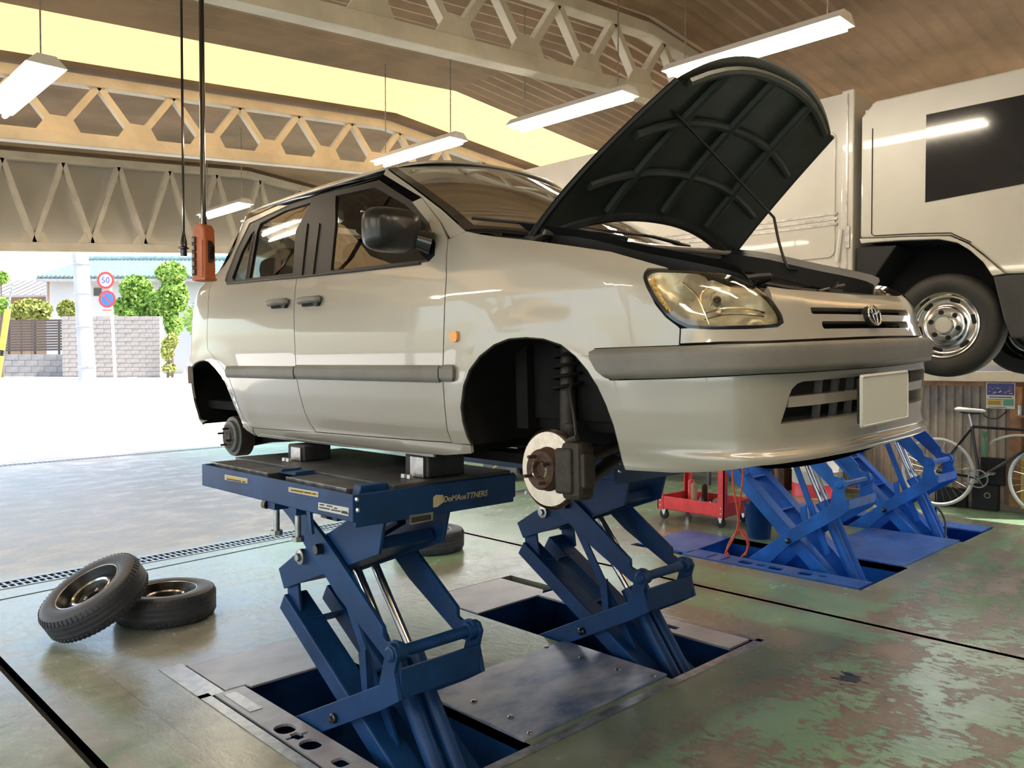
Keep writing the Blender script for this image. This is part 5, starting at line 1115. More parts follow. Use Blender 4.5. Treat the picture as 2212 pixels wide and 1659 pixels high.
# ---- front hub and brake
def loc(p): return CRN.T @ (np.array(p) - CLOC)
hub = loc((2.075, 1.94, 1.182)); rh = loc((2.09, 4.467, 1.133))
def front_brake(sg):
    c0 = np.array([hub[0] * sg, hub[1], hub[2]]); an = math.radians(4) ; ax = Vector((-sg * math.cos(an), -0.0 + math.sin(an) * 0.6, 0.06)).normalized()
    br = MB().lathe([(0.078, 0.0), (0.130, 0.0), (0.130, -0.020), (0.078, -0.020)], tuple(c0), tuple(ax), 48, closed=True).build('brake_disc', 'disc_face', car, 40, off=Z0)
    MB().lathe([(0.082, -0.002), (0.074, 0.002), (0.071, 0.034), (0.066, 0.040), (0.036, 0.040), (0.034, 0.044), (0.030, 0.044), (0.028, 0.038), (0.024, 0.030), (0, 0.030)], tuple(c0), tuple(ax), 40).build('disc_hat', 'rust', br, 40, off=Z0)
    MB().lathe([(0.030, 0.040), (0.0335, 0.047), (0.037, 0.040)], tuple(c0), tuple(ax), 32).build('hub_ring', 'steel_bright', br, 40, off=Z0)
    u = ax.cross(Vector((0, 0, 1))).normalized(); w = ax.cross(u)
    for k in range(4):
        a_ = math.radians(30 + 90 * k); p = Vector(c0) + (u * math.cos(a_) + w * math.sin(a_)) * 0.05
        MB().cyl(p + ax * 0.038, p + ax * 0.072, 0.0062, 8).build('wheel_stud', 'rust', br, 40, off=Z0)
    MB().lathe([(0.05, -0.030), (0.138, -0.030), (0.144, -0.012)], tuple(c0), tuple(ax), 40).build('dust_shield', 'rust', br, 40, off=Z0)
    fwd = Vector((0, -1, 0.05)).normalized(); cc = Vector(c0) + fwd * 0.112 - ax * 0.008
    Rm = Matrix((fwd, ax, fwd.cross(ax))).transposed()
    cal = MB().box(cc + fwd * 0.02, (0.085, 0.085, 0.20), Rm).build('brake_caliper', 'caliper', car, off=Z0, bevel=0.02)
    MB().box(cc + ax * 0.045 - fwd * 0.0, (0.075, 0.02, 0.155), Rm).build('caliper_body', 'caliper', cal, off=Z0, bevel=0.012)
    MB().box(cc + fwd * 0.058 + Vector((0, 0, 0.0)), (0.035, 0.06, 0.12), Rm).build('caliper_bracket', 'caliper', cal, off=Z0, bevel=0.01)
    MB().cyl(cc + ax * 0.02 + Vector((0, 0, 0.10)), cc + ax * 0.02 + Vector((0, -0.04, 0.115)), 0.012, 8).build('slide_pin', 'caliper', cal, off=Z0)
    st = Vector(c0) - ax * 0.10
    MB().tube([st + Vector((0, -0.01, 0.03)), st + Vector((sg * 0.02, 0.01, 0.24)), st + Vector((sg * 0.05, 0.03, 0.46))], [0.034, 0.030, 0.026], 14).build('strut', 'caliper', car, 40, off=Z0)
    k_ = MB(); 
    k_.tube([st + Vector((0, 0.0, -0.09)), st + Vector((0, -0.005, 0.0)), st + Vector((0.0, -0.02, 0.16))], [0.03, 0.05, 0.025], 12); k_.tube([st, st + Vector((sg * 0.30, 0, 0.05))], 0.022, 10); k_.tube([st + Vector((0, 0, -0.10)), st + Vector((sg * 0.32, 0.05, -0.02))], [0.02, 0.03], 10)
    k_.build('knuckle', 'caliper', car, 40, off=Z0)
    MB().tube(spline([cc + Vector((0, -0.02, 0.08)), cc + Vector((sg * 0.01, 0.0, 0.18)), cc + Vector((sg * 0.06, 0.06, 0.26)), st + Vector((0, -0.03, 0.30))], 6), 0.006, 6).build('brake_hose', 'rubber', car, 40, off=Z0)
    coil = [st + Vector((sg * (0.02 + 0.04 * k / 60), 0.012 + 0.02 * k / 60, 0.27 + 0.20 * k / 60)) + Vector((0.055 * math.cos(k * 0.55), 0.055 * math.sin(k * 0.55), 0)) for k in range(60)]
    MB().tube(coil, 0.007, 6).build('coil_spring', 'liner', car, 40, off=Z0)
front_brake(1); front_brake(-1)
def rear_drum(sg):
    c0 = np.array([rh[0] * sg, rh[1], rh[2]]); ax = Vector((-sg, 0.0, 0.03)).normalized()
    d_ = MB().lathe([(0, 0.0), (0.030, 0.0), (0.034, -0.006), (0.070, -0.008), (0.088, -0.012), (0.092, -0.03), (0.112, -0.032), (0.116, -0.045), (0.116, -0.11), (0.10, -0.12), (0, -0.12)], tuple(c0), tuple(ax), 40).build('brake_drum', 'caliper', car, 40, off=Z0)
    MB().lathe([(0.070, -0.0075), (0.088, -0.0115), (0.092, -0.029), (0.112, -0.0315)], tuple(c0 + np.array(ax) * 0.001), tuple(ax), 40).build('drum_face', 'truck_grey', d_, 40, off=Z0)
    for k in range(4):
        a_ = math.radians(20 + 90 * k); p = Vector(c0) + Vector((0, math.cos(a_), math.sin(a_))) * 0.05
        MB().cyl(p, p + ax * 0.035, 0.006, 8).build('wheel_stud', 'rust', d_, 40, off=Z0)
    MB().tube([Vector(c0) - ax * 0.12, Vector(c0) - ax * 0.30, Vector(c0) - ax * 0.55 + Vector((0, -0.3, 0.03))], [0.07, 0.05, 0.045], 12).build('axle_beam', 'liner', car, 40, off=Z0)
    MB().beam(Vector(c0) - ax * 0.20, Vector(c0) - ax * 0.26 + Vector((0, -0.75, 0.06)), 0.09, 0.09).build('trailing_arm', 'liner', car, off=Z0)
    MB().tube([Vector(c0) - ax * 0.19 + Vector((0, 0.05, 0)), Vector(c0) - ax * 0.24 + Vector((0, 0.05, 0.38))], 0.026, 10).build('damper', 'liner', car, 40, off=Z0)
rear_drum(1); rear_drum(-1)
MB().tube([(-0.5, rh[1] - 0.32, rh[2] + 0.03), (0.5, rh[1] - 0.32, rh[2] + 0.03)], 0.05, 12).build('axle_tube', 'liner', car, 40, off=Z0)
# ---- cabin
cab = MB(); cab.box2((-0.70, 1.42, 0.24), (0.70, 3.3, 0.30)); cab.build('cabin_floor', 'interior', car, off=Z0)
ds_ = MB(); ds_.prism([(1.16, 0.70), (1.16, 1.00), (1.32, 1.03), (1.52, 0.98), (1.58, 0.86), (1.50, 0.62)], 'x', -0.70, 0.70); ds_.build('dashboard', 'interior', car, off=Z0, bevel=0.02)
for sg in (1, -1):
    MB().grid(lambda u, v: (-sg * (0.755 - 0.05 * v), 1.45 + 1.8 * u, 0.30 + 0.62 * v), 4, 3).build('door_card', 'interior', car, off=Z0)
def seat(x, y, w_, hr=True):
    s_ = MB().box((x, y, 0.50), (w_, 0.50, 0.16), (math.radians(-6), 0, 0)).build('seat_cushion', 'interior', car, off=Z0, bevel=0.05)
    MB().box((x, y + 0.34, 0.84), (w_ * 0.94, 0.14, 0.62), (math.radians(-14), 0, 0)).build('seat_back', 'interior', car, off=Z0, bevel=0.05)
    if hr:
        h = MB().box((x, y + 0.45, 1.27), (0.27, 0.09, 0.16), (math.radians(-10), 0, 0)).build('headrest', 'interior', car, off=Z0, bevel=0.035, bseg=4)
        for k in (-0.05, 0.05): MB().cyl((x + k, y + 0.42, 1.10), (x + k, y + 0.44, 1.22), 0.006, 6).build('post', 'steel', h, off=Z0)
seat(-0.36, 1.95, 0.50); seat(0.36, 1.95, 0.50)
seat(-0.33, 2.80, 0.58, False); seat(0.33, 2.80, 0.58, False)
for x in (-0.36, 0.36): 
    h = MB().box((x, 3.20, 1.13), (0.28, 0.09, 0.15), (math.radians(-10), 0, 0)).build('headrest', 'interior', car, off=Z0, bevel=0.035, bseg=4)
sw = MB().lathe([(0.175, -0.013), (0.188, 0), (0.175, 0.013), (0.162, 0)], (-0.36, 1.68, 0.97), (0, 0.85, 0.5), 28, closed=True).build('steering_wheel', 'interior', car, 40, off=Z0)
MB().box((-0.36, 1.69, 0.965), (0.30, 0.03, 0.06), (math.radians(30), 0, 0)).build('spoke', 'interior', sw, off=Z0)
MB().box((0.0, 1.72, 1.37), (0.22, 0.03, 0.06)).build('rear_view_mirror', 'black_plastic', car, off=Z0, bevel=0.012)
ceil_ = MB().grid(lambda u, v: (lambda p: (p[0] * 0.97, p[1], p[2] - 0.03))(roof(u, v)), 14, 12).build('headliner', 'interior_light', car, 40, off=Z0)
# pads between the near platform and the sill
pad(2.11, 3.60, 1.075, 1.152, 'dark rubber lifting pad with steel plate under the rear of the sill', 0.15); pad(2.20, 2.72, 1.075, 1.172, 'dark rubber lifting pad with bright steel plate under the front of the sill')
pad(3.60, 3.62, 1.075, 1.200, 'dark lifting pad under the far sill towards the rear of the silver car', 0.13); pad(3.58, 2.80, 1.075, 1.222, 'dark lifting pad under the far sill towards the front of the silver car')
# ================================================================== loose wheels
def frame_from(n, hint=(0, 0, 1)):
    n = Vector(n).normalized(); u = Vector(hint).cross(n)
    if u.length < 1e-3: u = Vector((1, 0, 0)).cross(n)
    u.normalize(); return n, u, n.cross(u)
def loose_wheel(c, n, label, R=0.29, wd=0.175):
    """steel wheel with tyre; local axis z = outer face normal"""
    n = Vector(n).normalized(); q = n.to_track_quat('Z', 'Y')
    t = thing('loose_wheel', label, 'wheel', tuple(Vector(c) - n * (wd / 2)), 'wheels taken off the car'); t.rotation_euler = q.to_euler()
    h = wd / 2; r = R
    prof = [(0.172, -0.058), (0.180, -0.078), (0.205, -0.0875), (0.245, -0.088), (0.272, -0.078), (0.284, -0.062), (0.289, -0.035), (0.2895, 0.0), (0.289, 0.035), (0.284, 0.062), (0.272, 0.078), (0.245, 0.088), (0.205, 0.0875), (0.180, 0.078), (0.172, 0.058)]
    ty = MB().lathe([(a * r / 0.29, b * wd / 0.175 + h) for a, b in prof], (0, 0, 0), (0, 0, 1), 56).build('tyre', 'tyre', t, 50, off=Z0)
    tr = MB()
    for k in range(64):                                             # shoulder sipes
        a = 2 * math.pi * k / 64; ca, sa = math.cos(a), math.sin(a)
        for s in (-1, 1):
            p0 = Vector((ca * 0.276 * r / 0.29, sa * 0.276 * r / 0.29, h + s * 0.0765)); p1 = Vector((ca * 0.2895 * r / 0.29, sa * 0.2895 * r / 0.29, h + s * 0.050)); tr.beam(p0, p1, 0.013, 0.006, up=(ca, sa, 0))
    for zz in (-0.03, 0.0, 0.03): tr.lathe([(0.2900 * r / 0.29, zz - 0.009), (0.2915 * r / 0.29, zz - 0.006), (0.2915 * r / 0.29, zz + 0.006), (0.2900 * r / 0.29, zz + 0.009)], (0, 0, h), (0, 0, 1), 56)
    tr.build('tread', 'tyre', ty, 40, off=Z0)
    rim = MB().lathe([(0.172, 0.060), (0.181, 0.079), (0.177, 0.080), (0.168, 0.062), (0.160, 0.040), (0.146, 0.022), (0.142, -0.05), (0.170, -0.06), (0.180, -0.078)], (0, 0, h), (0, 0, 1), 48).build('rim', 'wheel_black', t, 40, off=Z0)
    MB().lathe([(0.143, 0.024), (0.120, 0.038), (0.108, 0.044), (0.098, 0.038), (0.085, 0.012), (0.072, 0.008), (0.034, 0.010), (0.030, -0.006)], (0, 0, h), (0, 0, 1), 48).build('wheel_disc', 'wheel_black', rim, 40, off=Z0)
    MB().lathe([(0.098, 0.0385), (0.107, 0.0465), (0.115, 0.042)], (0, 0, h), (0, 0, 1), 48).build('bright_ring', 'steel_bright', rim, 40, off=Z0)
    MB().lathe([(0.1755, 0.079), (0.1785, 0.0815), (0.1815, 0.079)], (0, 0, h), (0, 0, 1), 48).build('rim_edge_glint', 'steel', rim, 40, off=Z0)  # thin bright ring stands in for the highlight on the rim flange
    for k in range(4):
        a = math.pi / 4 + k * math.pi / 2; MB().lathe([(0.007, 0), (0.010, 0.003), (0.013, 0)], (0.05 * math.cos(a), 0.05 * math.sin(a), h + 0.009), (0, 0, 1), 12).build('bolt_hole', 'steel', rim, 40, off=Z0)
    MB().tube([(0.150, 0.0, h + 0.03), (0.158, 0, h + 0.052), (0.160, 0, h + 0.065)], 0.004, 6).build('valve', 'rubber', rim, 40, off=Z0)
    return t
fc = np.array([1.95, 5.03]); loose_wheel((fc[0], fc[1], 0.0885), (0, 0, 1), 'wheel lying flat under the leaning wheel near the drain')
e1 = Vector((fc[0] - 1.33, fc[1] - 4.98, 0)).normalized(); th = math.radians(31); nn = Vector((0, 0, math.cos(th))) - e1 * math.sin(th)
Lp = Vector((1.325, 4.95, 0)); ce = Lp + (e1 * math.cos(th) + Vector((0, 0, math.sin(th)))) * 0.279 + nn * 0.078 + Vector((0, 0, 0.012))
loose_wheel(ce, nn, 'tilted wheel leaning on the wheel lying flat near the drain')
loose_wheel((4.25, 5.33, 0.0885), (0, 0, 1), 'single wheel lying flat on the green floor behind the near platform')
# ================================================================== truck on the back lift
mat('step_dark', (0.032, 0.034, 0.034), 0.5, var=0.2)
tk = thing('truck', 'white box truck raised on the bright blue lift', 'truck', (7.08, 2.6, 1.5))
XS = 6.18; XO = 7.98
arch = [(2.545, 2.452), (2.496, 2.454), (2.265, 2.447), (2.005, 2.428), (1.881, 2.389), (1.799, 2.326), (1.719, 2.24), (1.663, 2.144)]
trimo = [(2.56, 2.50), (2.449, 2.49), (2.179, 2.472), (1.93, 2.449), (1.817, 2.384), (1.72, 2.293), (1.587, 2.152)]
cabp = trimo + [(0.98, 2.13), (0.90, 2.55), (1.02, 2.85), (1.20, 3.42), (1.38, 3.50), (2.46, 3.50), (2.56, 3.40)]
for (x0, x1) in ((XS, XS + 0.05), (XO - 0.05, XO)): MB().prism(cabp, 'x', x0, x1).build('cab_side', 'truck_white', tk, bevel=0.015)
MB().box2((XS + 0.05, 0.98, 2.13), (XO - 0.05, 1.02, 2.70)).build('cab_front', 'truck_white', tk, bevel=0.01); MB().prism([(1.0, 2.7), (1.03, 2.7), (1.24, 3.42), (1.21, 3.42)], 'x', XS + 0.05, XO - 0.05).build('windshield', 'glass_dark', tk)
MB().box2((XS + 0.05, 1.3, 3.46), (XO - 0.05, 2.5, 3.50)).build('cab_roof', 'truck_white', tk); MB().box2((XS + 0.05, 2.50, 2.45), (XO - 0.05, 2.55, 3.46)).build('cab_back', 'truck_white', tk)
MB().prism([(1.25, 2.75), (1.40, 3.32), (2.10, 3.32), (2.10, 2.70)], 'x', XS - 0.004, XS + 0.004).build('door_window', 'gloss_black', tk)
lip = arch + [(a, b) for a, b in ((1.587, 2.152), (1.72, 2.285), (1.817, 2.376), (1.93, 2.441), (2.179, 2.464), (2.449, 2.482), (2.56, 2.492))]
MB().prism(lip, 'x', XS - 0.02, XS + 0.06).build('arch_trim', 'truck_white', tk, bevel=0.006)
for (yy_, za, zb) in ((2.475, 2.50, 3.3), ): MB().tube([(XS - 0.002, 2.475, 3.3), (XS - 0.002, 2.475, 2.52), (XS - 0.002, 2.455, 2.503), (XS - 0.002, 2.18, 2.487), (XS - 0.002, 1.93, 2.464), (XS - 0.002, 1.80, 2.385)], 0.004, 5).build('door_seam', 'seam', tk)
MB().prism([(1.663, 2.144), (1.60, 1.87), (1.55, 1.72), (0.92, 1.72), (0.90, 2.13), (1.60, 2.146)], 'x', XS - 0.005, XS + 0.06).build('step_panel', 'step_dark', tk, bevel=0.01)
MB().box2((XS + 0.06, 0.90, 1.72), (XO, 0.98, 2.13)).build('front_bumper', 'truck_grey', tk, bevel=0.02)
wl_ = MB(); n = len(arch); A2 = arch + [(1.60, 1.87)]
V = []
for (yy_, z_) in A2: V += [(XS + 0.03, yy_, z_), (XS + 0.62, yy_, z_)]
wl_.add(V, [(2 * i, 2 * i + 2, 2 * i + 3, 2 * i + 1) for i in range(len(A2) - 1)]); wl_.add([(XS + 0.60, 1.5, 1.75), (XS + 0.60, 2.62, 1.75), (XS + 0.60, 2.62, 2.5), (XS + 0.60, 1.5, 2.5)], [(0, 1, 2, 3)]); wl_.build('wheel_well', 'dark_void', tk)
MB().prism([(2.60, 2.43), (2.50, 2.44), (2.30, 2.42), (2.42, 2.25), (2.52, 2.10), (2.60, 2.08)], 'x', XS + 0.02, XS + 0.40).build('mudguard', 'black_plastic', tk, bevel=0.01)
MB().box2((XS + 0.05, 2.53, 2.36), (XS + 0.10, 2.59, 2.435)).build('marker_lamp', 'interior_light', tk); MB().box2((XS + 0.06, 2.44, 2.36), (XS + 0.10, 2.50, 2.435)).build('marker_lamp', 'interior_light', tk)
# cargo box
MB().box2((XS + 0.02, 2.62, 2.24), (XO - 0.02, 6.2, 3.62)).build('cargo_box', 'truck_white', tk, bevel=0.01)
MB().box2((XS - 0.005, 2.615, 2.20), (XS + 0.06, 2.71, 3.63)).build('corner_post', 'truck_white', tk, bevel=0.012)
MB().box2((XS - 0.012, 2.655, 2.20), (XS + 0.02, 2.668, 3.6)).build('post_edge', 'steel', tk)
for (ya, yb) in ((2.76, 3.66), (3.74, 4.86), (4.94, 6.1)):
    P_ = rrect((ya + yb) / 2, 2.86, yb - ya, 0.97, 0.06, 4); MB().prism(P_, 'x', XS + 0.008, XS + 0.03).build('side_panel', 'truck_white', tk, bevel=0.004)
for z_ in (2.62, 2.66, 2.70): MB().box2((XS + 0.002, 2.74, z_), (XS + 0.012, 6.1, z_ + 0.018)).build('guide_rail', 'steel', tk)
MB().box2((XS + 0.0, 2.72, 2.215), (XS + 0.05, 6.2, 2.30)).build('lower_rail', 'truck_white', tk, bevel=0.006)
MB().box2((XS - 0.02, 2.635, 2.43), (XS, 2.665, 2.60)).build('latch', 'steel', tk, bevel=0.004)
MB().tube([(XS - 0.015, 2.70, 2.58), (XS - 0.015, 2.715, 2.45), (XS - 0.015, 2.73, 2.33)], 0.016, 6).build('strap', 'label_white', tk, 40)
MB().box2((6.68, 1.1, 1.80), (6.78, 6.2, 2.02)).build('chassis_rail', 'truck_grey', tk); MB().box2((7.38, 1.1, 1.80), (7.48, 6.2, 2.02)).build('chassis_rail', 'truck_grey', tk); MB().box2((6.6, 2.8, 2.02), (7.6, 6.0, 2.24)).build('subframe', 'truck_grey', tk)
def truck_wheel(c, s):
    t = MB().lathe([(0.235, 0.0), (0.25, 0.012), (0.30, 0.018), (0.345, 0.008), (0.366, -0.02), (0.37, -0.09), (0.366, -0.16), (0.345, -0.19), (0.25, -0.19)], c, (-s, 0, 0), 56).build('tyre', 'truck_tyre', tk, 50)
    r = MB().lathe([(0.238, 0.0), (0.232, 0.010), (0.222, 0.004), (0.214, -0.03), (0.205, -0.045), (0.185, -0.052), (0.150, -0.050), (0.140, -0.046), (0.128, -0.020), (0.118, -0.016), (0.070, -0.018), (0.068, 0.010), (0.062, 0.016), (0.0, 0.016)], c, (-s, 0, 0), 56).build('wheel_rim', 'chrome', t, 40, off=tuple(tk.location))
    MB().lathe([(0.054, 0.0165), (0, 0.0175)], c, (-s, 0, 0), 24).build('hub_cap', 'truck_white', r, 40, off=tuple(tk.location))
    for k in range(6):
        a = math.radians(15 + 60 * k); p = Vector(c) + Vector((s * 0.012, 0.094 * math.cos(a), 0.094 * math.sin(a))); MB().lathe([(0, 0.002), (0.013, 0.002), (0.013, 0.0), (0.018, -0.002)], p, (-s, 0, 0), 14).build('lug_hole', 'dark_void', r, off=tuple(tk.location))
    for k in range(6):
        a = math.radians(-12 + 60 * k); cc = Vector(c) + Vector((s * 0.0505, 0.180 * math.cos(a), 0.180 * math.sin(a))); tt = Vector((0, -math.sin(a), math.cos(a))); rr = Vector((0, math.cos(a), math.sin(a)))
        V = [cc + Vector((-s * 0.004, 0, 0)) + tt * (0.034 * x_) + rr * (0.013 * y_) for x_, y_ in ((-1, -0.5), (-0.8, -1), (0.8, -1), (1, -0.5), (1, 0.5), (0.8, 1), (-0.8, 1), (-1, 0.5))]
        MB().add(V, [tuple(range(8))]).build('vent_slot', 'dark_void', r, off=tuple(tk.location))
truck_wheel((6.235, 1.985, 1.826), 1); truck_wheel((7.86, 1.80, 1.83), -1)
MB().cyl((6.4, 1.985, 1.826), (7.7, 1.85, 1.826), 0.05, 12).build('front_axle', 'truck_grey', tk, 40)
for (x_, y_) in ((6.35, 3.10), (6.35, 3.75), (7.98, 3.10), (7.98, 3.75)):
    tag(MB().box2((x_ - 0.09, y_ - 0.10, 1.515), (x_ + 0.09, y_ + 0.10, 1.60)).build('rubber_block', 'rubber', bevel=0.01), 'black rubber block on the bright blue platform under the truck', 'block', 'rubber blocks under the truck')
for x_ in (6.35, 7.98): tag(MB().box2((x_ - 0.06, 2.95, 1.60), (x_ + 0.06, 3.9, 2.02 if False else 1.80)).build('support_beam', 'truck_grey', bevel=0.01), 'grey support beam resting on the rubber blocks under the truck', 'beam', 'support beams under the truck')
# ================================================================== red tool cart
ct = thing('tool_cart', 'red steel tool cart on black castors behind the bumper', 'tool cart', (6.98, 4.38, 0))
X0, X1, Y0, Y1 = 6.72, 7.24, 4.03, 4.77
def tray(z0, z1, name):
    mb = MB()
    for a, b in (((X0, Y0, z0), (X0 + 0.012, Y1, z1)), ((X1 - 0.012, Y0, z0), (X1, Y1, z1)), ((X0, Y0, z0), (X1, Y0 + 0.012, z1)), ((X0, Y1 - 0.012, z0), (X1, Y1, z1)), ((X0, Y0, z0), (X1, Y1, z0 + 0.012))): mb.box2(a, b)
    o = mb.build(name, 'red_paint', ct, bevel=0.003); MB().box2((X0 + 0.014, Y0 + 0.014, z0 + 0.013), (X1 - 0.014, Y1 - 0.014, z0 + 0.02)).build('mat', 'rubber', o, off=tuple(ct.location)); return o
tray(0.105, 0.235, 'bottom_tray'); tray(0.78, 0.90, 'top_tray')
for (x_, y_) in ((X0, Y0), (X0, Y1), (X1, Y0), (X1, Y1)):
    sx = 1 if x_ == X0 else -1; sy = 1 if y_ == Y0 else -1
    p = MB(); p.box2((x_ - sx * 0.004, y_ - sy * 0.004, 0.10), (x_ + sx * 0.006, y_ + sy * 0.06, 0.90)); p.box2((x_ - sx * 0.004, y_ - sy * 0.004, 0.10), (x_ + sx * 0.06, y_ + sy * 0.006, 0.90)); po = p.build('post', 'red_paint', ct)
    for zz in (0.14, 0.19): MB().lathe([(0, 0.004), (0.006, 0.003), (0.007, 0)], (x_ - sx * 0.004, y_ + sy * 0.03, zz), (-sx, 0, 0), 8).build('rivet', 'steel_bright', po, off=tuple(ct.location))
    wx, wy = x_ + sx * 0.05, y_ + sy * 0.05
    f_ = MB(); f_.box2((wx - 0.03, wy - 0.03, 0.10), (wx + 0.03, wy + 0.03, 0.106)); f_.prism([(wy - 0.02, 0.10), (wy + 0.03, 0.10), (wy + 0.012, 0.045), (wy - 0.004, 0.045)], 'x', wx - 0.022, wx - 0.019); f_.prism([(wy - 0.02, 0.10), (wy + 0.03, 0.10), (wy + 0.012, 0.045), (wy - 0.004, 0.045)], 'x', wx + 0.019, wx + 0.022)
    cs = f_.build('castor', 'steel_bright', ct); MB().lathe([(0, -0.016), (0.025, -0.016), (0.042, -0.014), (0.050, -0.008), (0.050, 0.008), (0.042, 0.014), (0.025, 0.016), (0, 0.016)], (wx, wy + 0.01, 0.050), (1, 0, 0), 24).build('castor_wheel', 'rubber', cs, 40, off=tuple(ct.location))
def smallthing(name, label, cat, mb, m, group=None, smooth=40):
    return tag(mb.build(name, m, smooth=smooth), label, cat, group)
zt = 0.126
smallthing('spray_can', 'tan spray can standing in the red cart beside the black bottle', 'spray can', MB().lathe([(0, 0.0), (0.033, 0), (0.033, 0.20), (0.026, 0.225), (0.012, 0.23), (0.012, 0.25), (0, 0.25)], (6.98, 4.52, zt), (0, 0, 1), 18), 'cardboard')
smallthing('spray_can', 'red spray can standing at the back of the red cart', 'spray can', MB().lathe([(0, 0.0), (0.033, 0), (0.033, 0.22), (0.026, 0.245), (0.012, 0.25), (0.012, 0.27), (0, 0.27)], (7.08, 4.62, zt), (0, 0, 1), 18), 'red_paint')
smallthing('spray_can', 'rusty brown spray can at the far corner of the red cart', 'spray can', MB().lathe([(0, 0.0), (0.030, 0), (0.030, 0.18), (0.022, 0.20), (0.010, 0.21), (0, 0.21)], (7.14, 4.50, zt), (0, 0, 1), 18), 'rust')
smallthing('bottle', 'small black bottle in the middle of the red cart', 'bottle', MB().lathe([(0, 0), (0.028, 0), (0.028, 0.09), (0.012, 0.11), (0.012, 0.13), (0, 0.13)], (6.86, 4.36, zt), (0, 0, 1), 16), 'gloss_black')
smallthing('funnel', 'white plastic funnel lying in the red cart', 'funnel', MB().lathe([(0.01, -0.07), (0.012, -0.02), (0.055, 0.03), (0.058, 0.05)], (6.92, 4.20, zt + 0.062), (-0.9, -0.3, 0.35), 20), 'white_paint')
mb = MB(); random.seed(5)
for k in range(9):
    a = random.uniform(0, 3.1); c0 = Vector((random.uniform(6.82, 7.1), random.uniform(4.15, 4.6), zt + 0.018 + 0.002 * k)); d = Vector((math.cos(a), math.sin(a), 0)) * random.uniform(0.05, 0.09)
    smallthing('wrench', 'bright steel wrench lying loose in the red cart', 'wrench', MB().tube([c0 - d, c0 - d * 0.8, c0 + d * 0.8, c0 + d], [0.014, 0.007, 0.007, 0.014], 8), 'steel_bright', 'wrenches in the red cart')
# ================================================================== red air hoses over the pit
hs = thing('air_hose', 'coiled red air hose hanging over the pit of the bright blue lift', 'hose', (5.66, 3.30, 0))
def hp(x, y, X=5.66): return tuple(gx(x, y, X))
for k, pts in enumerate((((1582, 1000), (1583, 1040), (1589, 1080), (1595, 1120), (1590, 1150), (1575, 1180), (1567, 1195), (1572, 1202)), ((1605, 1000), (1604, 1040), (1599, 1080), (1596, 1120), (1600, 1150), (1612, 1165), (1615, 1182), (1610, 1200)), ((1590, 1150), (1600, 1145), (1610, 1152), (1617, 1175), (1612, 1192), (1602, 1203)), ((1602, 1150), (1586, 1156), (1574, 1175), (1570, 1190), (1575, 1202)))):
    MB().tube([Vector(p) for p in spline([hp(*q, 5.645 + 0.016 * k) for q in pts], 6)], 0.0078, 8).build('hose', 'red_hose', hs, 40)
MB().tube([hp(1593, 1000), hp(1590, 850), (5.66, 3.4, 3.9)], 0.006, 6).build('supply_hose', 'red_hose', hs, 40)
# ================================================================== oil drum and clutter at the wall
def drum(x, y, label):
    t = thing('oil_drum', label, 'drum', (x, y, 0), 'oil drums at the wall')
    MB().lathe([(0, 0.005), (0.28, 0.005), (0.29, 0.0), (0.29, 0.02), (0.284, 0.03), (0.284, 0.15)], (0, 0, 0), (0, 0, 1), 36).build('lower_band', 'red_paint', t, 40, off=Z0)
    MB().lathe([(0.284, 0.15), (0.284, 0.29), (0.292, 0.30), (0.284, 0.31), (0.284, 0.58)], (0, 0, 0), (0, 0, 1), 36).build('shell', 'white_paint', t, 40, off=Z0)
    MB().lathe([(0.284, 0.58), (0.292, 0.59), (0.284, 0.60), (0.284, 0.86), (0.29, 0.88), (0.27, 0.88), (0.27, 0.87), (0, 0.87)], (0, 0, 0), (0, 0, 1), 36).build('upper_band', 'red_paint', t, 40, off=Z0)
drum(9.30, 4.33, 'white and red oil drum standing behind the bright blue lift legs')
tag(MB().box2((9.25, 4.72, 0), (9.6, 4.80, 0.95)).build('rusty_panel', 'rust'), 'rusty brown steel panel standing beside the oil drum', 'panel')
bn = thing('workbench', 'dark steel workbench along the wall behind the red cart', 'workbench', (9.3, 6.6, 0))
MB().box2((9.0, 5.6, 0.78), (9.6, 7.6, 0.83)).build('top', 'truck_grey', bn, bevel=0.005)
for (x_, y_) in ((9.05, 5.65), (9.05, 7.5), (9.55, 5.65), (9.55, 7.5)): MB().box2((x_ - 0.025, y_ - 0.025, 0), (x_ + 0.025, y_ + 0.025, 0.78)).build('leg', 'truck_grey', bn)
MB().box2((9.02, 5.62, 0.25), (9.58, 7.55, 0.28)).build('shelf', 'truck_grey', bn)
random.seed(11)
for k in range(6):
    x_ = 9.1 + 0.08 * (k % 3); y_ = 5.8 + 0.3 * k
    tag(MB().lathe([(0, 0), (0.05, 0), (0.05, 0.16), (0.025, 0.20), (0.025, 0.23), (0, 0.23)], (x_, y_, 0.28), (0, 0, 1), 12).build('oil_bottle', ('gloss_black', 'rust', 'truck_grey')[k % 3], smooth=40), 'dark oil bottle on the workbench shelf', 'bottle', 'oil bottles on the workbench shelf')
bk = thing('waste_bucket', 'dark blue waste bucket on the floor beside the red cart', 'bucket', (6.63, 3.62, 0))
MB().lathe([(0, 0.0), (0.10, 0.0), (0.13, 0.30), (0.135, 0.31), (0.125, 0.30), (0.097, 0.012), (0, 0.012)], (0, 0, 0), (0, 0, 1), 24).build('shell', 'lift_blue', bk, 40, off=Z0)
MB().tube([(0.13 * math.cos(a), 0.13 * math.sin(a) * 0.3 + 0.06, 0.28 - 0.12 * math.sin(a)) for a in np.linspace(0, math.pi, 12)], 0.004, 5).build('handle', 'steel', bk, off=Z0)
gm = thing('floor_machine', 'grey floor machine with a yellow hose behind the far platform', 'machine', (7.75, 7.9, 0))
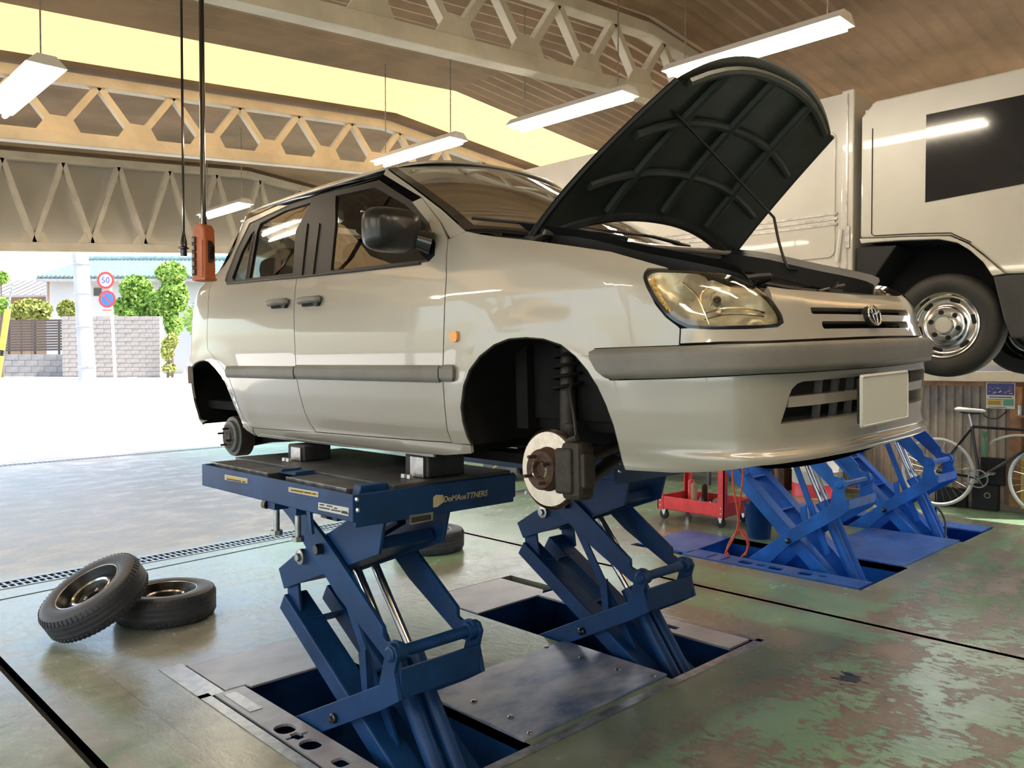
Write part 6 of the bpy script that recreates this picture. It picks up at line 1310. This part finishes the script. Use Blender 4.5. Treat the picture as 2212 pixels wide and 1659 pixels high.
MB().prism([(-0.35, 0.06), (0.35, 0.06), (0.35, 0.38), (0.2, 0.50), (-0.35, 0.50)], 'x', -0.25, 0.25).build('body', 'truck_grey', gm, off=Z0, bevel=0.03)
MB().tube(spline([(-0.27, -0.2, 0.45), (-0.33, -0.1, 0.25), (-0.32, 0.1, 0.12), (-0.3, 0.3, 0.10)], 6), 0.014, 8).build('hose', 'label_yellow', gm, 40, off=Z0)
for y_ in (-0.25, 0.25):
    for x_ in (-0.25, 0.25): MB().lathe([(0, -0.02), (0.06, -0.02), (0.06, 0.02), (0, 0.02)], (x_, y_, 0.06), (1, 0, 0), 16).build('wheel', 'rubber', gm, off=Z0)
# ================================================================== bicycle
XB = 9.5
bc = thing('bicycle', 'black single speed bicycle with white saddle by the ribbed wall', 'bicycle', (XB, 2.6, 0))
rw, fw = (3.07, 0.375), (2.02, 0.375); bbk = (2.655, 0.345); st = (2.735, 0.885); ht = (2.14, 0.875); hb = (2.125, 0.76)
def bp(q, dx=0.0): return (XB + dx, q[0], q[1])
def bwheel(c):
    w_ = MB().lathe([(0.352, -0.012), (0.366, -0.011), (0.3735, 0.0), (0.366, 0.011), (0.352, 0.012), (0.345, 0.0)], bp(c), (1, 0, 0), 56, closed=True).build('tyre', 'white_paint', bc, 60)
    MB().lathe([(0.336, -0.008), (0.352, -0.010), (0.352, 0.010), (0.336, 0.008)], bp(c), (1, 0, 0), 56, closed=True).build('rim', 'steel_bright', w_, 40, off=tuple(bc.location))
    MB().cyl(bp(c, -0.05), bp(c, 0.05), 0.018, 12).build('hub', 'steel_bright', w_, 40, off=tuple(bc.location))
    for k in range(28):
        a = 2 * math.pi * k / 28; b_ = a + (0.5 if k % 2 else -0.5); s_ = 0.025 if (k // 2) % 2 else -0.025
        MB().cyl(bp((c[0] + 0.02 * math.cos(b_), c[1] + 0.02 * math.sin(b_)), s_), bp((c[0] + 0.34 * math.cos(a), c[1] + 0.34 * math.sin(a))), 0.0016, 4).build('spoke', 'steel_bright', w_, off=tuple(bc.location))
bwheel(rw); bwheel(fw)
for a, b, r in ((bbk, st, 0.016), (st, ht, 0.015), (bbk, hb, 0.018), (hb, ht, 0.019)): MB().cyl(bp(a), bp(b), r, 12).build('frame_tube', 'gloss_black', bc, 40)
for s_ in (-0.045, 0.045):
    MB().tube([bp((st[0] + 0.01, st[1] - 0.03), s_ * 0.4), bp(rw, s_)], 0.008, 8).build('seat_stay', 'gloss_black', bc, 40); MB().tube([bp(bbk, s_ * 0.7), bp(rw, s_)], 0.009, 8).build('chain_stay', 'gloss_black', bc, 40); MB().tube([bp((2.11, 0.73), s_), bp((2.08, 0.6), s_), bp(fw, s_)], 0.011, 8).build('fork_blade', 'gloss_black', bc, 40)
MB().cyl(bp(st), bp((2.765, 1.02)), 0.0125, 10).build('seat_post', 'chrome', bc, 40)
MB().grid(lambda u, v: (XB + math.cos(2 * math.pi * u) * np.interp(v, (0, 0.1, 0.45, 0.8, 0.95, 1), (0.0, 0.022, 0.03, 0.07, 0.07, 0.0)), 2.60 + 0.31 * v, 1.055 + 0.012 * v + math.sin(2 * math.pi * u) * np.interp(v, (0, 0.1, 0.5, 0.9, 1), (0, 0.018, 0.02, 0.026, 0.0))), 18, 14).build('saddle', 'white_paint', bc, 50)
MB().tube([bp((2.66, 1.03)), bp((2.76, 1.02)), bp((2.86, 1.04))], 0.008, 6).build('saddle_rail', 'black_plastic', bc)
MB().lathe([(0.085, -0.003), (0.098, -0.003), (0.098, 0.003), (0.085, 0.003)], bp(bbk, -0.055), (1, 0, 0), 36, closed=True).build('chainring', 'plate_steel', bc, 40)
for k in range(5):
    a = 2 * math.pi * k / 5 + 0.3; MB().beam(bp(bbk, -0.055), bp((bbk[0] + 0.088 * math.cos(a), bbk[1] + 0.088 * math.sin(a)), -0.055), 0.006, 0.016, up=(1, 0, 0)).build('chainring_arm', 'plate_steel', bc)
for sgn in (1, -1):
    e_ = (bbk[0] - sgn * 0.145, bbk[1] + sgn * 0.075); MB().tube([bp(bbk, -0.07 * sgn), bp(e_, -0.075 * sgn)], [0.013, 0.009], 8).build('crank', 'steel_bright', bc, 40); MB().box(bp(e_, -0.12 * sgn), (0.085, 0.06, 0.022)).build('pedal', 'steel', bc, bevel=0.006)
MB().tube([bp((bbk[0], bbk[1] + 0.092), -0.055), bp((rw[0], rw[1] + 0.033), -0.055)], 0.004, 6).build('chain', 'steel', bc); MB().tube([bp((bbk[0], bbk[1] - 0.092), -0.055), bp((rw[0], rw[1] - 0.033), -0.055)], 0.004, 6).build('chain', 'steel', bc)
MB().tube([bp((2.13, 0.95), -0.20), bp((2.10, 0.96), -0.05), bp((2.10, 0.96), 0.05), bp((2.13, 0.95), 0.20)], 0.012, 8).build('handlebar', 'gloss_black', bc, 40)
MB().cyl(bp(ht), bp((2.10, 0.96)), 0.013, 10).build('stem', 'gloss_black', bc, 40)
# ---- things behind the bicycle
po = thing('wall_poster', 'poster with a dark blue picture above white and green boxes on the ribbed wall', 'poster', (9.65, 2.50, 1.08))
ya, yb, za, zb = 2.375, 2.645, 1.08, 1.352
def pp(u0, u1, v0, v1, m, d, name='print'):
    return MB().box2((9.648 - d, yb + (ya - yb) * u0, za + (zb - za) * v0), (9.650 - d, yb + (ya - yb) * u1, za + (zb - za) * v1)).build(name, m, po)
pp(0, 1, 0, 1, 'label_white', 0.0, 'sheet'); pp(0.03, 0.97, 0.52, 0.98, 'ink_blue', 0.002, 'picture')
random.seed(2)
for k in range(26):
    u = random.uniform(0.05, 0.85); v = random.uniform(0.56, 0.80); pp(u, u + random.uniform(0.03, 0.10), v, v + 0.025, random.choice(('label_white', 'label_white', 'sign_red', 'pole_grey')), 0.0035 + 0.0002 * k, 'picture_detail')
pp(0.10, 0.9, 0.42, 0.455, 'ink', 0.002); pp(0.04, 0.55, 0.12, 0.33, 'label_yellow', 0.002); pp(0.60, 0.96, 0.12, 0.33, 'green_plastic', 0.002); pp(0.04, 0.96, 0.345, 0.365, 'ink_blue', 0.002); pp(0.08, 0.7, 0.04, 0.06, 'ink', 0.002)
for v in (0.16, 0.21, 0.26): pp(0.08, 0.5, v, v + 0.018, 'ink', 0.003)
tag(MB().box2((9.35 + 0.3, 2.25, 0), (9.66, 2.30, 0.0001)).build('tmp_remove', 'ink'), 'x'); bpy.data.objects.remove(bpy.data.objects['tmp_remove'])
yc = thing('yellow_cabinet', 'old yellow steel cabinet behind the front bicycle wheel', 'cabinet', (9.68, 2.0, 0))
MB().box2((9.59, 1.70, 0.05), (9.655, 2.30, 0.62)).build('body', 'yellow_old', yc, bevel=0.008); MB().box2((9.583, 1.73, 0.34), (9.59, 2.27, 0.59)).build('drawer', 'yellow_old', yc, bevel=0.004); MB().box2((9.583, 1.73, 0.08), (9.59, 2.27, 0.32)).build('drawer', 'yellow_old', yc, bevel=0.004)
bx = thing('speaker_box', 'black box with a round badge on the floor behind the pedals', 'box', (9.62, 2.62, 0))
MB().box2((9.57, 2.50, 0.0), (9.66, 2.75, 0.27)).build('case', 'black_plastic', bx, bevel=0.01); MB().lathe([(0.022, 0), (0.027, 0.004), (0.032, 0)], (9.57, 2.60, 0.16), (-1, 0, 0), 20).build('badge', 'pole_grey', bx)
tag(MB().box2((9.57, 2.80, 0), (9.66, 3.12, 0.20)).build('toolbox', 'black_plastic', bevel=0.012), 'low black toolbox on the floor behind the rear bicycle wheel', 'toolbox')
tag(MB().box2((9.60, 2.42 + 0.03, 0.27), (9.65, 2.68, 0.56)).build('battery_case', 'black_plastic', bevel=0.01), 'black case standing on the box with the round badge', 'case')
gb = thing('green_bottle', 'green bottle with a funnel top on the black case', 'bottle', (9.62, 2.645, 0.56))
MB().lathe([(0, 0), (0.022, 0), (0.022, 0.16), (0.008, 0.19), (0.008, 0.21)], (0, 0, 0), (0, 0, 1), 14).build('bottle', 'green_plastic', gb, 40, off=Z0); MB().lathe([(0.008, 0.20), (0.03, 0.25), (0.03, 0.27)], (0, 0, 0), (0, 0, 1), 14).build('funnel', 'green_plastic', gb, 40, off=Z0)
tag(MB().tube([Vector(p) for p in spline([(9.64, 2.60, 0.70), (9.60, 2.52, 0.76), (9.60, 2.36, 0.81), (9.60, 2.15, 0.80), (9.62, 1.95, 0.72)], 6)], 0.013, 8).build('white_hose', 'label_white', smooth=40), 'pale hose arching from the green bottle behind the bicycle frame', 'hose')
tag(MB().tube([Vector(p) for p in spline([(9.76, 2.72, 1.05), (9.72, 2.66, 0.98), (9.72, 2.56, 0.97), (9.74, 2.47, 1.05)], 6)], 0.006, 6).build('wall_cable', 'rubber', smooth=40), 'loose black cable looping below the poster', 'cable')
tag(MB().tube([Vector(p) for p in spline([np.array([8.24, 2.62, -0.05]), np.array([8.26, 2.66, 0.05]), np.array([8.20, 2.66, 0.20]), gz(2040, 1150) + np.array([0, 0, 0.12]), gz(2043, 1165) + np.array([0, 0, -0.04])], 7)], 0.009, 8).build('black_cable', 'rubber', smooth=40), 'black cable arching out of the truck lift pit near the wall', 'cable')
ms = thing('wall_shelf', 'small cluttered shelf on the wall stud beside the poster', 'shelf', (9.60, 2.28, 1.0))
MB().box2((9.56, 2.05, 1.0), (9.70, 2.36, 1.02)).build('board', 'wood', ms)
for k, (y_, h_, mm) in enumerate(((2.32, 0.10, 'steel'), (2.26, 0.14, 'cardboard'), (2.18, 0.09, 'gloss_black'), (2.11, 0.12, 'steel'))): tag(MB().lathe([(0, 0), (0.024, 0), (0.024, h_), (0, h_)], (9.62, y_, 1.02), (0, 0, 1), 12).build('small_can', mm, smooth=40), ['shiny can on the wall shelf nearest the poster', 'tan can on the wall shelf', 'short black can on the wall shelf', 'shiny can on the wall shelf at the far end from the poster'][k], 'can', 'cans on the wall shelf')
# ================================================================== hanging pendant control and plug
pdp = CV + ray(440, 548) * 3.95
pn_, pu = Vector((-F0[0], -F0[1], 0)), Vector((0, 0, 1))
ry = math.atan2(pn_.y, pn_.x)
pd_ = thing('pendant_control', 'orange crane pendant control with grey buttons hanging beside the car', 'remote control', tuple(pdp), rot=(0, 0, ry + math.pi / 2 - 0.5))
# local: x right, -y faces the viewer
MB().prism([(-0.038, -0.135), (0.046, -0.135), (0.046, -0.115), (0.043, 0.06), (0.040, 0.115), (0.026, 0.140), (-0.026, 0.140), (-0.040, 0.115), (-0.044, -0.10)], 'y', -0.035, 0.035).build('case', 'orange', pd_, off=Z0, bevel=0.010)
MB().box2((0.020, -0.040, -0.118), (0.036, -0.034, 0.06)).build('rib', 'orange', pd_, off=Z0, bevel=0.003); MB().box2((-0.042, -0.037, -0.132), (0.050, 0.037, -0.118)).build('collar', 'orange', pd_, off=Z0, bevel=0.004)
for k in range(5):
    z_ = 0.062 - 0.038 * k; b_ = MB().box2((-0.036, -0.042, z_ - 0.018), (-0.010, -0.034, z_ + 0.018)).build('button_guard', 'rust', pd_, off=Z0, bevel=0.003); MB().box2((-0.031, -0.047, z_ - 0.010), (-0.014, -0.041, z_ + 0.010)).build('button', 'pole_grey', b_, off=Z0, bevel=0.003)
MB().prism([(0.043, 0.06), (0.062, 0.03), (0.056, -0.03), (0.043, -0.05)], 'y', -0.012, 0.012).build('emergency_lever', 'gloss_black', pd_, off=Z0)
MB().tube([(0, 0, 0.13), (0, 0, 0.20), (0, 0.0, 2.2)], [0.016, 0.013, 0.012], 10).build('cable', 'gloss_black', pd_, 40, off=Z0)
pg = thing('hanging_plug', 'black socket plug hanging on a cable beside the orange control', 'plug', tuple(CV + ray(397, 540) * 4.4))
MB().lathe([(0.0, -0.035), (0.017, -0.035), (0.017, 0.0), (0.028, 0.004), (0.028, 0.012), (0.018, 0.02), (0.016, 0.05), (0.009, 0.08), (0.007, 0.10)], (0, 0, 0), (0, 0, 1), 16).build('plug', 'gloss_black', pg, 40, off=Z0); MB().cyl((0, 0, 0.09), (0, 0, 1.9), 0.007, 8).build('cable', 'gloss_black', pg, 40, off=Z0)
# ================================================================== outside
def terr(y): return 0.0 if y < 15 else 1.05 * min(1.0, (y - 15) / 10.0)
gr = MB(); ys = [-30, -7, 14.95, 16, 18, 20, 22, 25, 32, 60, 160]
for (x0, x1) in ((-60, -9.0), (-9.0, 9.75), (9.75, 120)):
    for a, b in zip(ys[:-1], ys[1:]):
        if x0 == -9.0 and a in (-7,): continue
        if x0 == 9.75 and b <= 14.95: 
            gr.add([(x0, a, -0.02), (x1, a, -0.02), (x1, b, -0.02), (x0, b, -0.02)], [(0, 1, 2, 3)]); continue
        e = -0.02 if x0 != -9.0 or b <= -7 else 0.0
        gr.add([(x0, a, terr(a) + e), (x1, a, terr(a) + e), (x1, b, terr(b) + e), (x0, b, terr(b) + e)], [(0, 1, 2, 3)])
tag(gr.build('ground_outside', 'concrete_out'), 'bright sunlit concrete apron rising to the street', 'ground', kind='structure')
tag(MB().box2((12.6, -14, -0.02), (12.8, 8, 3.2)).build('wall_glare_screen', 'block'), 'unseen grey wall added outside to dim the open side door', 'wall', kind='structure')  # unseen wall added to cut bright reflections on the bumper
# low kerb wall of the street
def at(x, y, D): return CV + ray(x, y) * D
kb = thing('kerb_wall', 'low white kerb wall along the driveway', 'kerb', tuple(at(120, 860, 20)))
pts = [(at(-40, 840, 19.5), at(-40, 893, 19.5)), (at(120, 826, 20.5), at(120, 872, 20.5)), (at(262, 816, 22), at(268, 852, 22))]
V = []
for a, b in pts: V += [tuple(a), (b[0], b[1], b[2] - 0.3)]
V2 = [(v[0] + 0.9, v[1] + 1.4, v[2] + (0.0 if i % 2 == 0 else 0.0)) for i, v in enumerate(V)]
n = len(V); MB().add(V + V2, [(0, 1, 3, 2), (2, 3, 5, 4), (0, 2, 2 + n, 0 + n), (2, 4, 4 + n, 2 + n), (4, 5, 5 + n, 4 + n), (0 + n, 1 + n, 3 + n, 2 + n), (2 + n, 3 + n, 5 + n, 4 + n)]).build('kerb', 'concrete_out', kb)
# utility pole
pb_ = at(190, 816, 24.0); ptp = at(166, 420, 24.0)
up = thing('utility_pole', 'pale concrete utility pole at the street', 'pole', tuple(pb_))
MB().tube([tuple(pb_ - np.array([0, 0, 0.3])), tuple(ptp), tuple(ptp + (ptp - pb_) * 0.5)], [0.235, 0.205, 0.18], 24).build('shaft', 'pole_grey', up, 40)
for f_ in (0.06, 0.28, 0.46, 0.62, 0.74): q_ = pb_ + (ptp - pb_) * f_; MB().tube([tuple(q_ - np.array([0, 0, 0.02])), tuple(q_ + np.array([0, 0, 0.02]))], 0.245, 24).build('band', 'steel', up, 40)
# road sign
sb = at(250, 822, 28.5); sp = at(237, 585, 28.5); fwd = -F0
sg_ = thing('road_sign', 'round speed limit sign above a no parking sign on a white pole', 'road sign', tuple(sb))
MB().tube([tuple(sb - np.array([0, 0, 0.3])), tuple(sp)], 0.05, 12).build('pole', 'sign_white', sg_, 40)
def disc(cx, cy, r, m, d, name): c0 = at(cx, cy, 28.4 - d); return MB().lathe([(0, 0.004), (r, 0.004), (r, -0.004), (0, -0.004)], tuple(c0), tuple(fwd), 36).build(name, m, sg_)
disc(228, 605.5, 0.30, 'sign_red', 0.0, 'speed_limit_rim'); disc(228, 605.5, 0.215, 'sign_white', 0.02, 'speed_limit_face')
disc(231.5, 646, 0.30, 'sign_red', 0.0, 'no_parking_rim'); disc(231.5, 646, 0.22, 'sign_blue', 0.02, 'no_parking_face')
a_ = at(224.5, 638, 28.36); b_ = at(238.5, 654, 28.36); MB().beam(tuple(a_), tuple(b_), 0.05, 0.01, up=tuple(fwd)).build('bar', 'sign_red', sg_)
MB().box(tuple(at(231, 670, 28.42)), (0.46, 0.02, 0.13), (0, 0, -YAW)).build('arrow_plate', 'sign_white', sg_); MB().box(tuple(at(231, 670, 28.39)), (0.32, 0.015, 0.035), (0, 0, -YAW)).build('arrow', 'sign_red', sg_)
lettering('50', tuple(at(218.5, 611.5, 28.36)), 0.30, (math.pi / 2, 0, -YAW), 'ink_blue', sg_, bold=0.004)
# stone block wall, block base and slat fence
def wall_blocks(x0, x1, yt, yb, D, nx, ny, m, name, label, cat, depth=0.3, gap=0.012, zb=None, mj='block'):
    a = at(x0, yb, D); b = at(x1, yb, D); c0 = at(x0, yt, D); H_ = c0[2] - a[2]; ex = (b - a); ex[2] = 0; W_ = np.linalg.norm(ex); ex /= W_; nrm = np.array([ex[1], -ex[0], 0])
    t = thing(name, label, cat, tuple((a + b) / 2)); bw, bh = W_ / nx, H_ / ny; rot = math.atan2(ex[1], ex[0])
    core = (a + b) / 2 + np.array([0, 0, H_ / 2 - 0.1]) - nrm * depth * 0.55; MB().box(tuple(core), (W_ - 0.02, depth, H_ - 0.02 + 0.2), (0, 0, rot)).build('mortar', mj, t)
    full = MB().box((0, 0, 0), (bw - gap, depth, bh - gap)).build('block', m, t, off=Z0); half = None; first = True
    for j in range(ny):
        off = 0.5 if j % 2 else 0.0; i = -off
        while i < nx - 1e-6:
            u0, u1 = max(0, i), min(nx, i + 1); wv = u1 - u0
            if wv > 0.9:
                o = full if first else full.copy()
                if not first: COL.objects.link(o); o.parent = t
                first = False
            else:
                if half is None: half = MB().box((0, 0, 0), (bw * 0.5 - gap, depth, bh - gap)).build('block', m, t, off=Z0); o = half
                else: o = half.copy(); COL.objects.link(o); o.parent = t
            p = a + ex * ((u0 + u1) / 2 * bw) + np.array([0, 0, (j + 0.5) * bh]) - nrm * (depth / 2) + nrm * random.uniform(0, 0.012)
            o.location = Vector(p) - t.location; o.rotation_euler = (0, 0, rot); i += 1
    return t
random.seed(4)
wall_blocks(135, 346, 683, 812, 31.0, 7, 14, 'block_light', 'stone_wall', 'pale stone block wall behind the road sign', 'wall')
wall_blocks(-30, 138, 765, 818, 31.5, 6, 4, 'block', 'block_wall', 'grey concrete block wall under the dark slat fence', 'wall')
ff = thing('slat_fence', 'dark brown horizontal slat fence on the grey block wall', 'fence', tuple(at(60, 762, 31.8)))
for k in range(12):
    y_ = 694 + k * 5.7; a_ = at(-40, y_ + 1, 31.8); b_ = at(134, y_ - 2, 31.8); MB().beam(tuple(a_), tuple(b_), 0.03, 0.078).build('slat', 'fence_brown', ff)
for x_ in (20, 76, 128): MB().beam(tuple(at(x_, 766, 31.86)), tuple(at(x_, 690, 31.86)), 0.06, 0.06).build('post', 'fence_brown', ff)
# houses
hw = thing('house', 'white house with green tiled roof behind the trees', 'house', tuple(at(240, 700, 42)))
a = at(100, 700, 42); b = at(470, 700, 42); ex = (b - a); ex[2] = 0; Wd = np.linalg.norm(ex); ex /= Wd; bk_ = np.array([-ex[1], ex[0], 0]); rot = math.atan2(ex[1], ex[0])
zt_ = at(100, 602, 42)[2]; z0_ = 0.8
MB().box(tuple((a + b) / 2 + bk_ * 3 + np.array([0, 0, (zt_ + z0_) / 2 - a[2]])), (Wd, 6, zt_ - z0_), (0, 0, rot)).build('wall', 'house_white', hw)
e0 = at(78, 601, 41.2); e1_ = at(500, 601, 41.2); r0 = at(112, 566, 41.2) + bk_ * 3.2; r1 = at(500, 566, 41.2) + bk_ * 3.2; rz = at(112, 566, 44.4)[2]; r0[2] = rz; r1[2] = rz
MB().add([tuple(e0), tuple(e1_), tuple(r1), tuple(r0)], [(0, 1, 2, 3)]).build('roof_base', 'roof_tile', hw, solid=0.15)
nt = 44
for k in range(nt):
    f_ = (k + 0.5) / nt; lo = e0 + (e1_ - e0) * f_; hi = r0 + (r1 - r0) * f_; MB().tube([tuple(lo + np.array([0, 0, 0.06])), tuple(hi + np.array([0, 0, 0.06]))], 0.10, 8).build('tile_row', 'roof_tile', hw, 40)
MB().tube([tuple(r0 + np.array([0, 0, 0.12])), tuple(r1 + np.array([0, 0, 0.12]))], 0.22, 10).build('ridge', 'roof_tile', hw, 40)
MB().beam(tuple(e0 + np.array([0, 0, -0.1])), tuple(e1_ + np.array([0, 0, -0.1])), 0.14, 0.14).build('gutter', 'roof_grey', hw)
MB().cyl(tuple(at(104, 604, 41.3)), tuple(at(104, 690, 41.3)), 0.06, 8).build('downpipe', 'house_brown', hw)
for (x0, x1, y0, y1) in ((203, 220, 622, 640), (300, 330, 625, 650)):
    c0 = at((x0 + x1) / 2, (y0 + y1) / 2, 41.95); f_ = MB().box(tuple(c0), ((x1 - x0) / 1756 * 42, 0.08, (y1 - y0) / 1756 * 42), (0, 0, rot)).build('window', 'roof_grey', hw); MB().box(tuple(c0 - bk_ * 0.05), ((x1 - x0) / 1756 * 38, 0.04, (y1 - y0) / 1756 * 37), (0, 0, rot)).build('pane', 'gloss_black', f_, off=tuple(hw.location))
h2 = thing('brown_house', 'brown house with pale grey metal roof left of the white house', 'house', tuple(at(40, 700, 46)))
a = at(-80, 700, 46); b = at(101, 700, 46); MB().box(tuple((a + b) / 2 + bk_ * 3 + np.array([0, 0, (at(40, 636, 46)[2] + 0.8) / 2 - a[2]])), (np.linalg.norm(b - a), 6, at(40, 636, 46)[2] - 0.8), (0, 0, rot)).build('wall', 'house_brown', h2)
e0 = at(-80, 640, 45); e1_ = at(104, 636, 45); r0 = at(-80, 594, 45) + bk_ * 3; r1 = at(104, 594, 45) + bk_ * 3; MB().add([tuple(e0), tuple(e1_), tuple(r1), tuple(r0)], [(0, 1, 2, 3)]).build('roof', 'roof_grey', h2, solid=0.12)
for k in range(12):
    f_ = k / 11; MB().tube([tuple(e0 + (e1_ - e0) * f_ + np.array([0, 0, 0.05])), tuple(r0 + (r1 - r0) * f_ + np.array([0, 0, 0.05]))], 0.04, 6).build('seam_rib', 'roof_grey', h2)
# trees and shrubs: crowns of many leaf cards
def leafy(name, label, blobs, D, nl, size, m, seed, trunk=None, group=None):
    rng = np.random.default_rng(seed); base = at(*trunk[0], D) if trunk else at(blobs[0][0], blobs[0][1] + blobs[0][3], D)
    t = thing(name, label, 'tree' if trunk else 'shrub', tuple(base), group); k = D / 1756.0
    vs = []; fs = []; vol = np.array([b[2] * b[3] for b in blobs], float); vol /= vol.sum()
    for (cx, cy, rx, ry), fr in zip(blobs, vol):
        c0 = at(cx, cy, D); n_ = int(nl * fr)
        d = rng.normal(size=(n_, 3)); d /= np.linalg.norm(d, axis=1)[:, None]; rad = rng.uniform(0.55, 1.0, n_) ** 0.6
        for q, r_ in zip(d, rad):
            p = c0 + RV * q[0] * rx * k * r_ + F0 * q[1] * rx * k * r_ + U0 * q[2] * ry * k * r_
            u = rng.normal(size=3); u /= np.linalg.norm(u); w = np.cross(u, rng.normal(size=3)); w /= np.linalg.norm(w); s_ = size * rng.uniform(0.6, 1.3); b0 = len(vs)
            vs += [tuple(p - u * s_), tuple(p + w * s_ * 0.55), tuple(p + u * s_), tuple(p - w * s_ * 0.55)]; fs.append((b0, b0 + 1, b0 + 2, b0 + 3))
    o = mkmesh('foliage', vs, fs, m, t); tag(o, kind='stuff')
    if not trunk:
        for (cx, cy, rx, ry) in blobs[:2]:
            b0 = at(cx, cy, D); MB().tube([(b0[0], b0[1], 1.02), tuple(b0)], [0.05, 0.02], 6).build('stem', 'bark', t, 40)
    if trunk:
        b0 = at(*trunk[0], D) - np.array([0, 0, 0.4]); b1 = at(*trunk[1], D); MB().tube([tuple(b0), tuple((b0 + b1) / 2 + RV * 0.05), tuple(b1)], [0.14, 0.10, 0.05], 8).build('trunk', 'bark', t, 40)
        for (cx, cy, rx, ry) in blobs[:3]: MB().tube([tuple(b0 + (b1 - b0) * 0.55), tuple(at(cx, cy, D))], [0.06, 0.025], 6).build('branch', 'bark', t, 40)
    return t
leafy('tree', 'bright green bushy tree behind the stone wall and beside the car', [(370, 590, 32, 24), (375, 640, 30, 40), (355, 665, 28, 34), (375, 700, 18, 26)], 34, 5200, 0.11, 'leaf', 1, ((368, 800), (368, 640)))
leafy('tree', 'green tree with round crown between the road sign and the white house', [(295, 625, 34, 30), (320, 655, 34, 32), (270, 665, 26, 22), (300, 680, 36, 20)], 35, 5200, 0.11, 'leaf', 2, ((300, 813), (300, 640)))
leafy('shrub', 'yellow-green shrub above the slat fence', [(68, 668, 40, 22), (45, 675, 22, 18), (92, 680, 14, 12)], 33.5, 2600, 0.10, 'leaf_light', 3, group='shrubs behind the fence')
leafy('shrub', 'small reddish green shrub above the stone wall beside the utility pole', [(146, 668, 20, 20), (164, 678, 12, 12)], 33.8, 1500, 0.10, 'leaf_light', 4, group='shrubs behind the fence')
leafy('shrub', 'green shrub at the end of the slat fence beside the yellow pole', [(2, 600, 14, 14), (4, 660, 16, 18)], 30, 1200, 0.09, 'leaf', 5, group='shrubs behind the fence')
leafy('shrub', 'flowering shrub at the foot of the stone wall beside the car', [(362, 755, 14, 26), (372, 735, 12, 18), (366, 795, 16, 10)], 30.5, 1100, 0.07, 'leaf_light', 6, group='shrubs behind the fence')
leafy('shrub', 'low dark green hedge seen behind the car windows', [(520, 690, 120, 60), (700, 640, 130, 110), (860, 680, 110, 80)], 38, 7000, 0.14, 'leaf', 7, group='shrubs behind the fence')
# yellow guard pole
gp = thing('guard_pole', 'slanting yellow guard pole in front of the slat fence', 'pole', tuple(at(-6, 830, 17)))
MB().tube([tuple(at(-8, 835, 17)), tuple(at(17, 668, 17))], 0.06, 12).build('pipe', 'yellow_paint', gp, 40); MB().tube([tuple(at(2, 768, 17)), tuple(at(4, 756, 17))], 0.066, 12).build('band', 'gloss_black', gp, 40); MB().tube([tuple(at(17, 668, 17)), tuple(at(28, 610, 17))], 0.02, 8).build('stay_wire', 'steel', gp, 40)
# shallow lines on the sunlit apron
for k, (q0, q1) in enumerate((((-60, 947), (470, 909)), ((-60, 963), (470, 936)))):
    pa, pb2 = gz(*q0), gz(*q1)
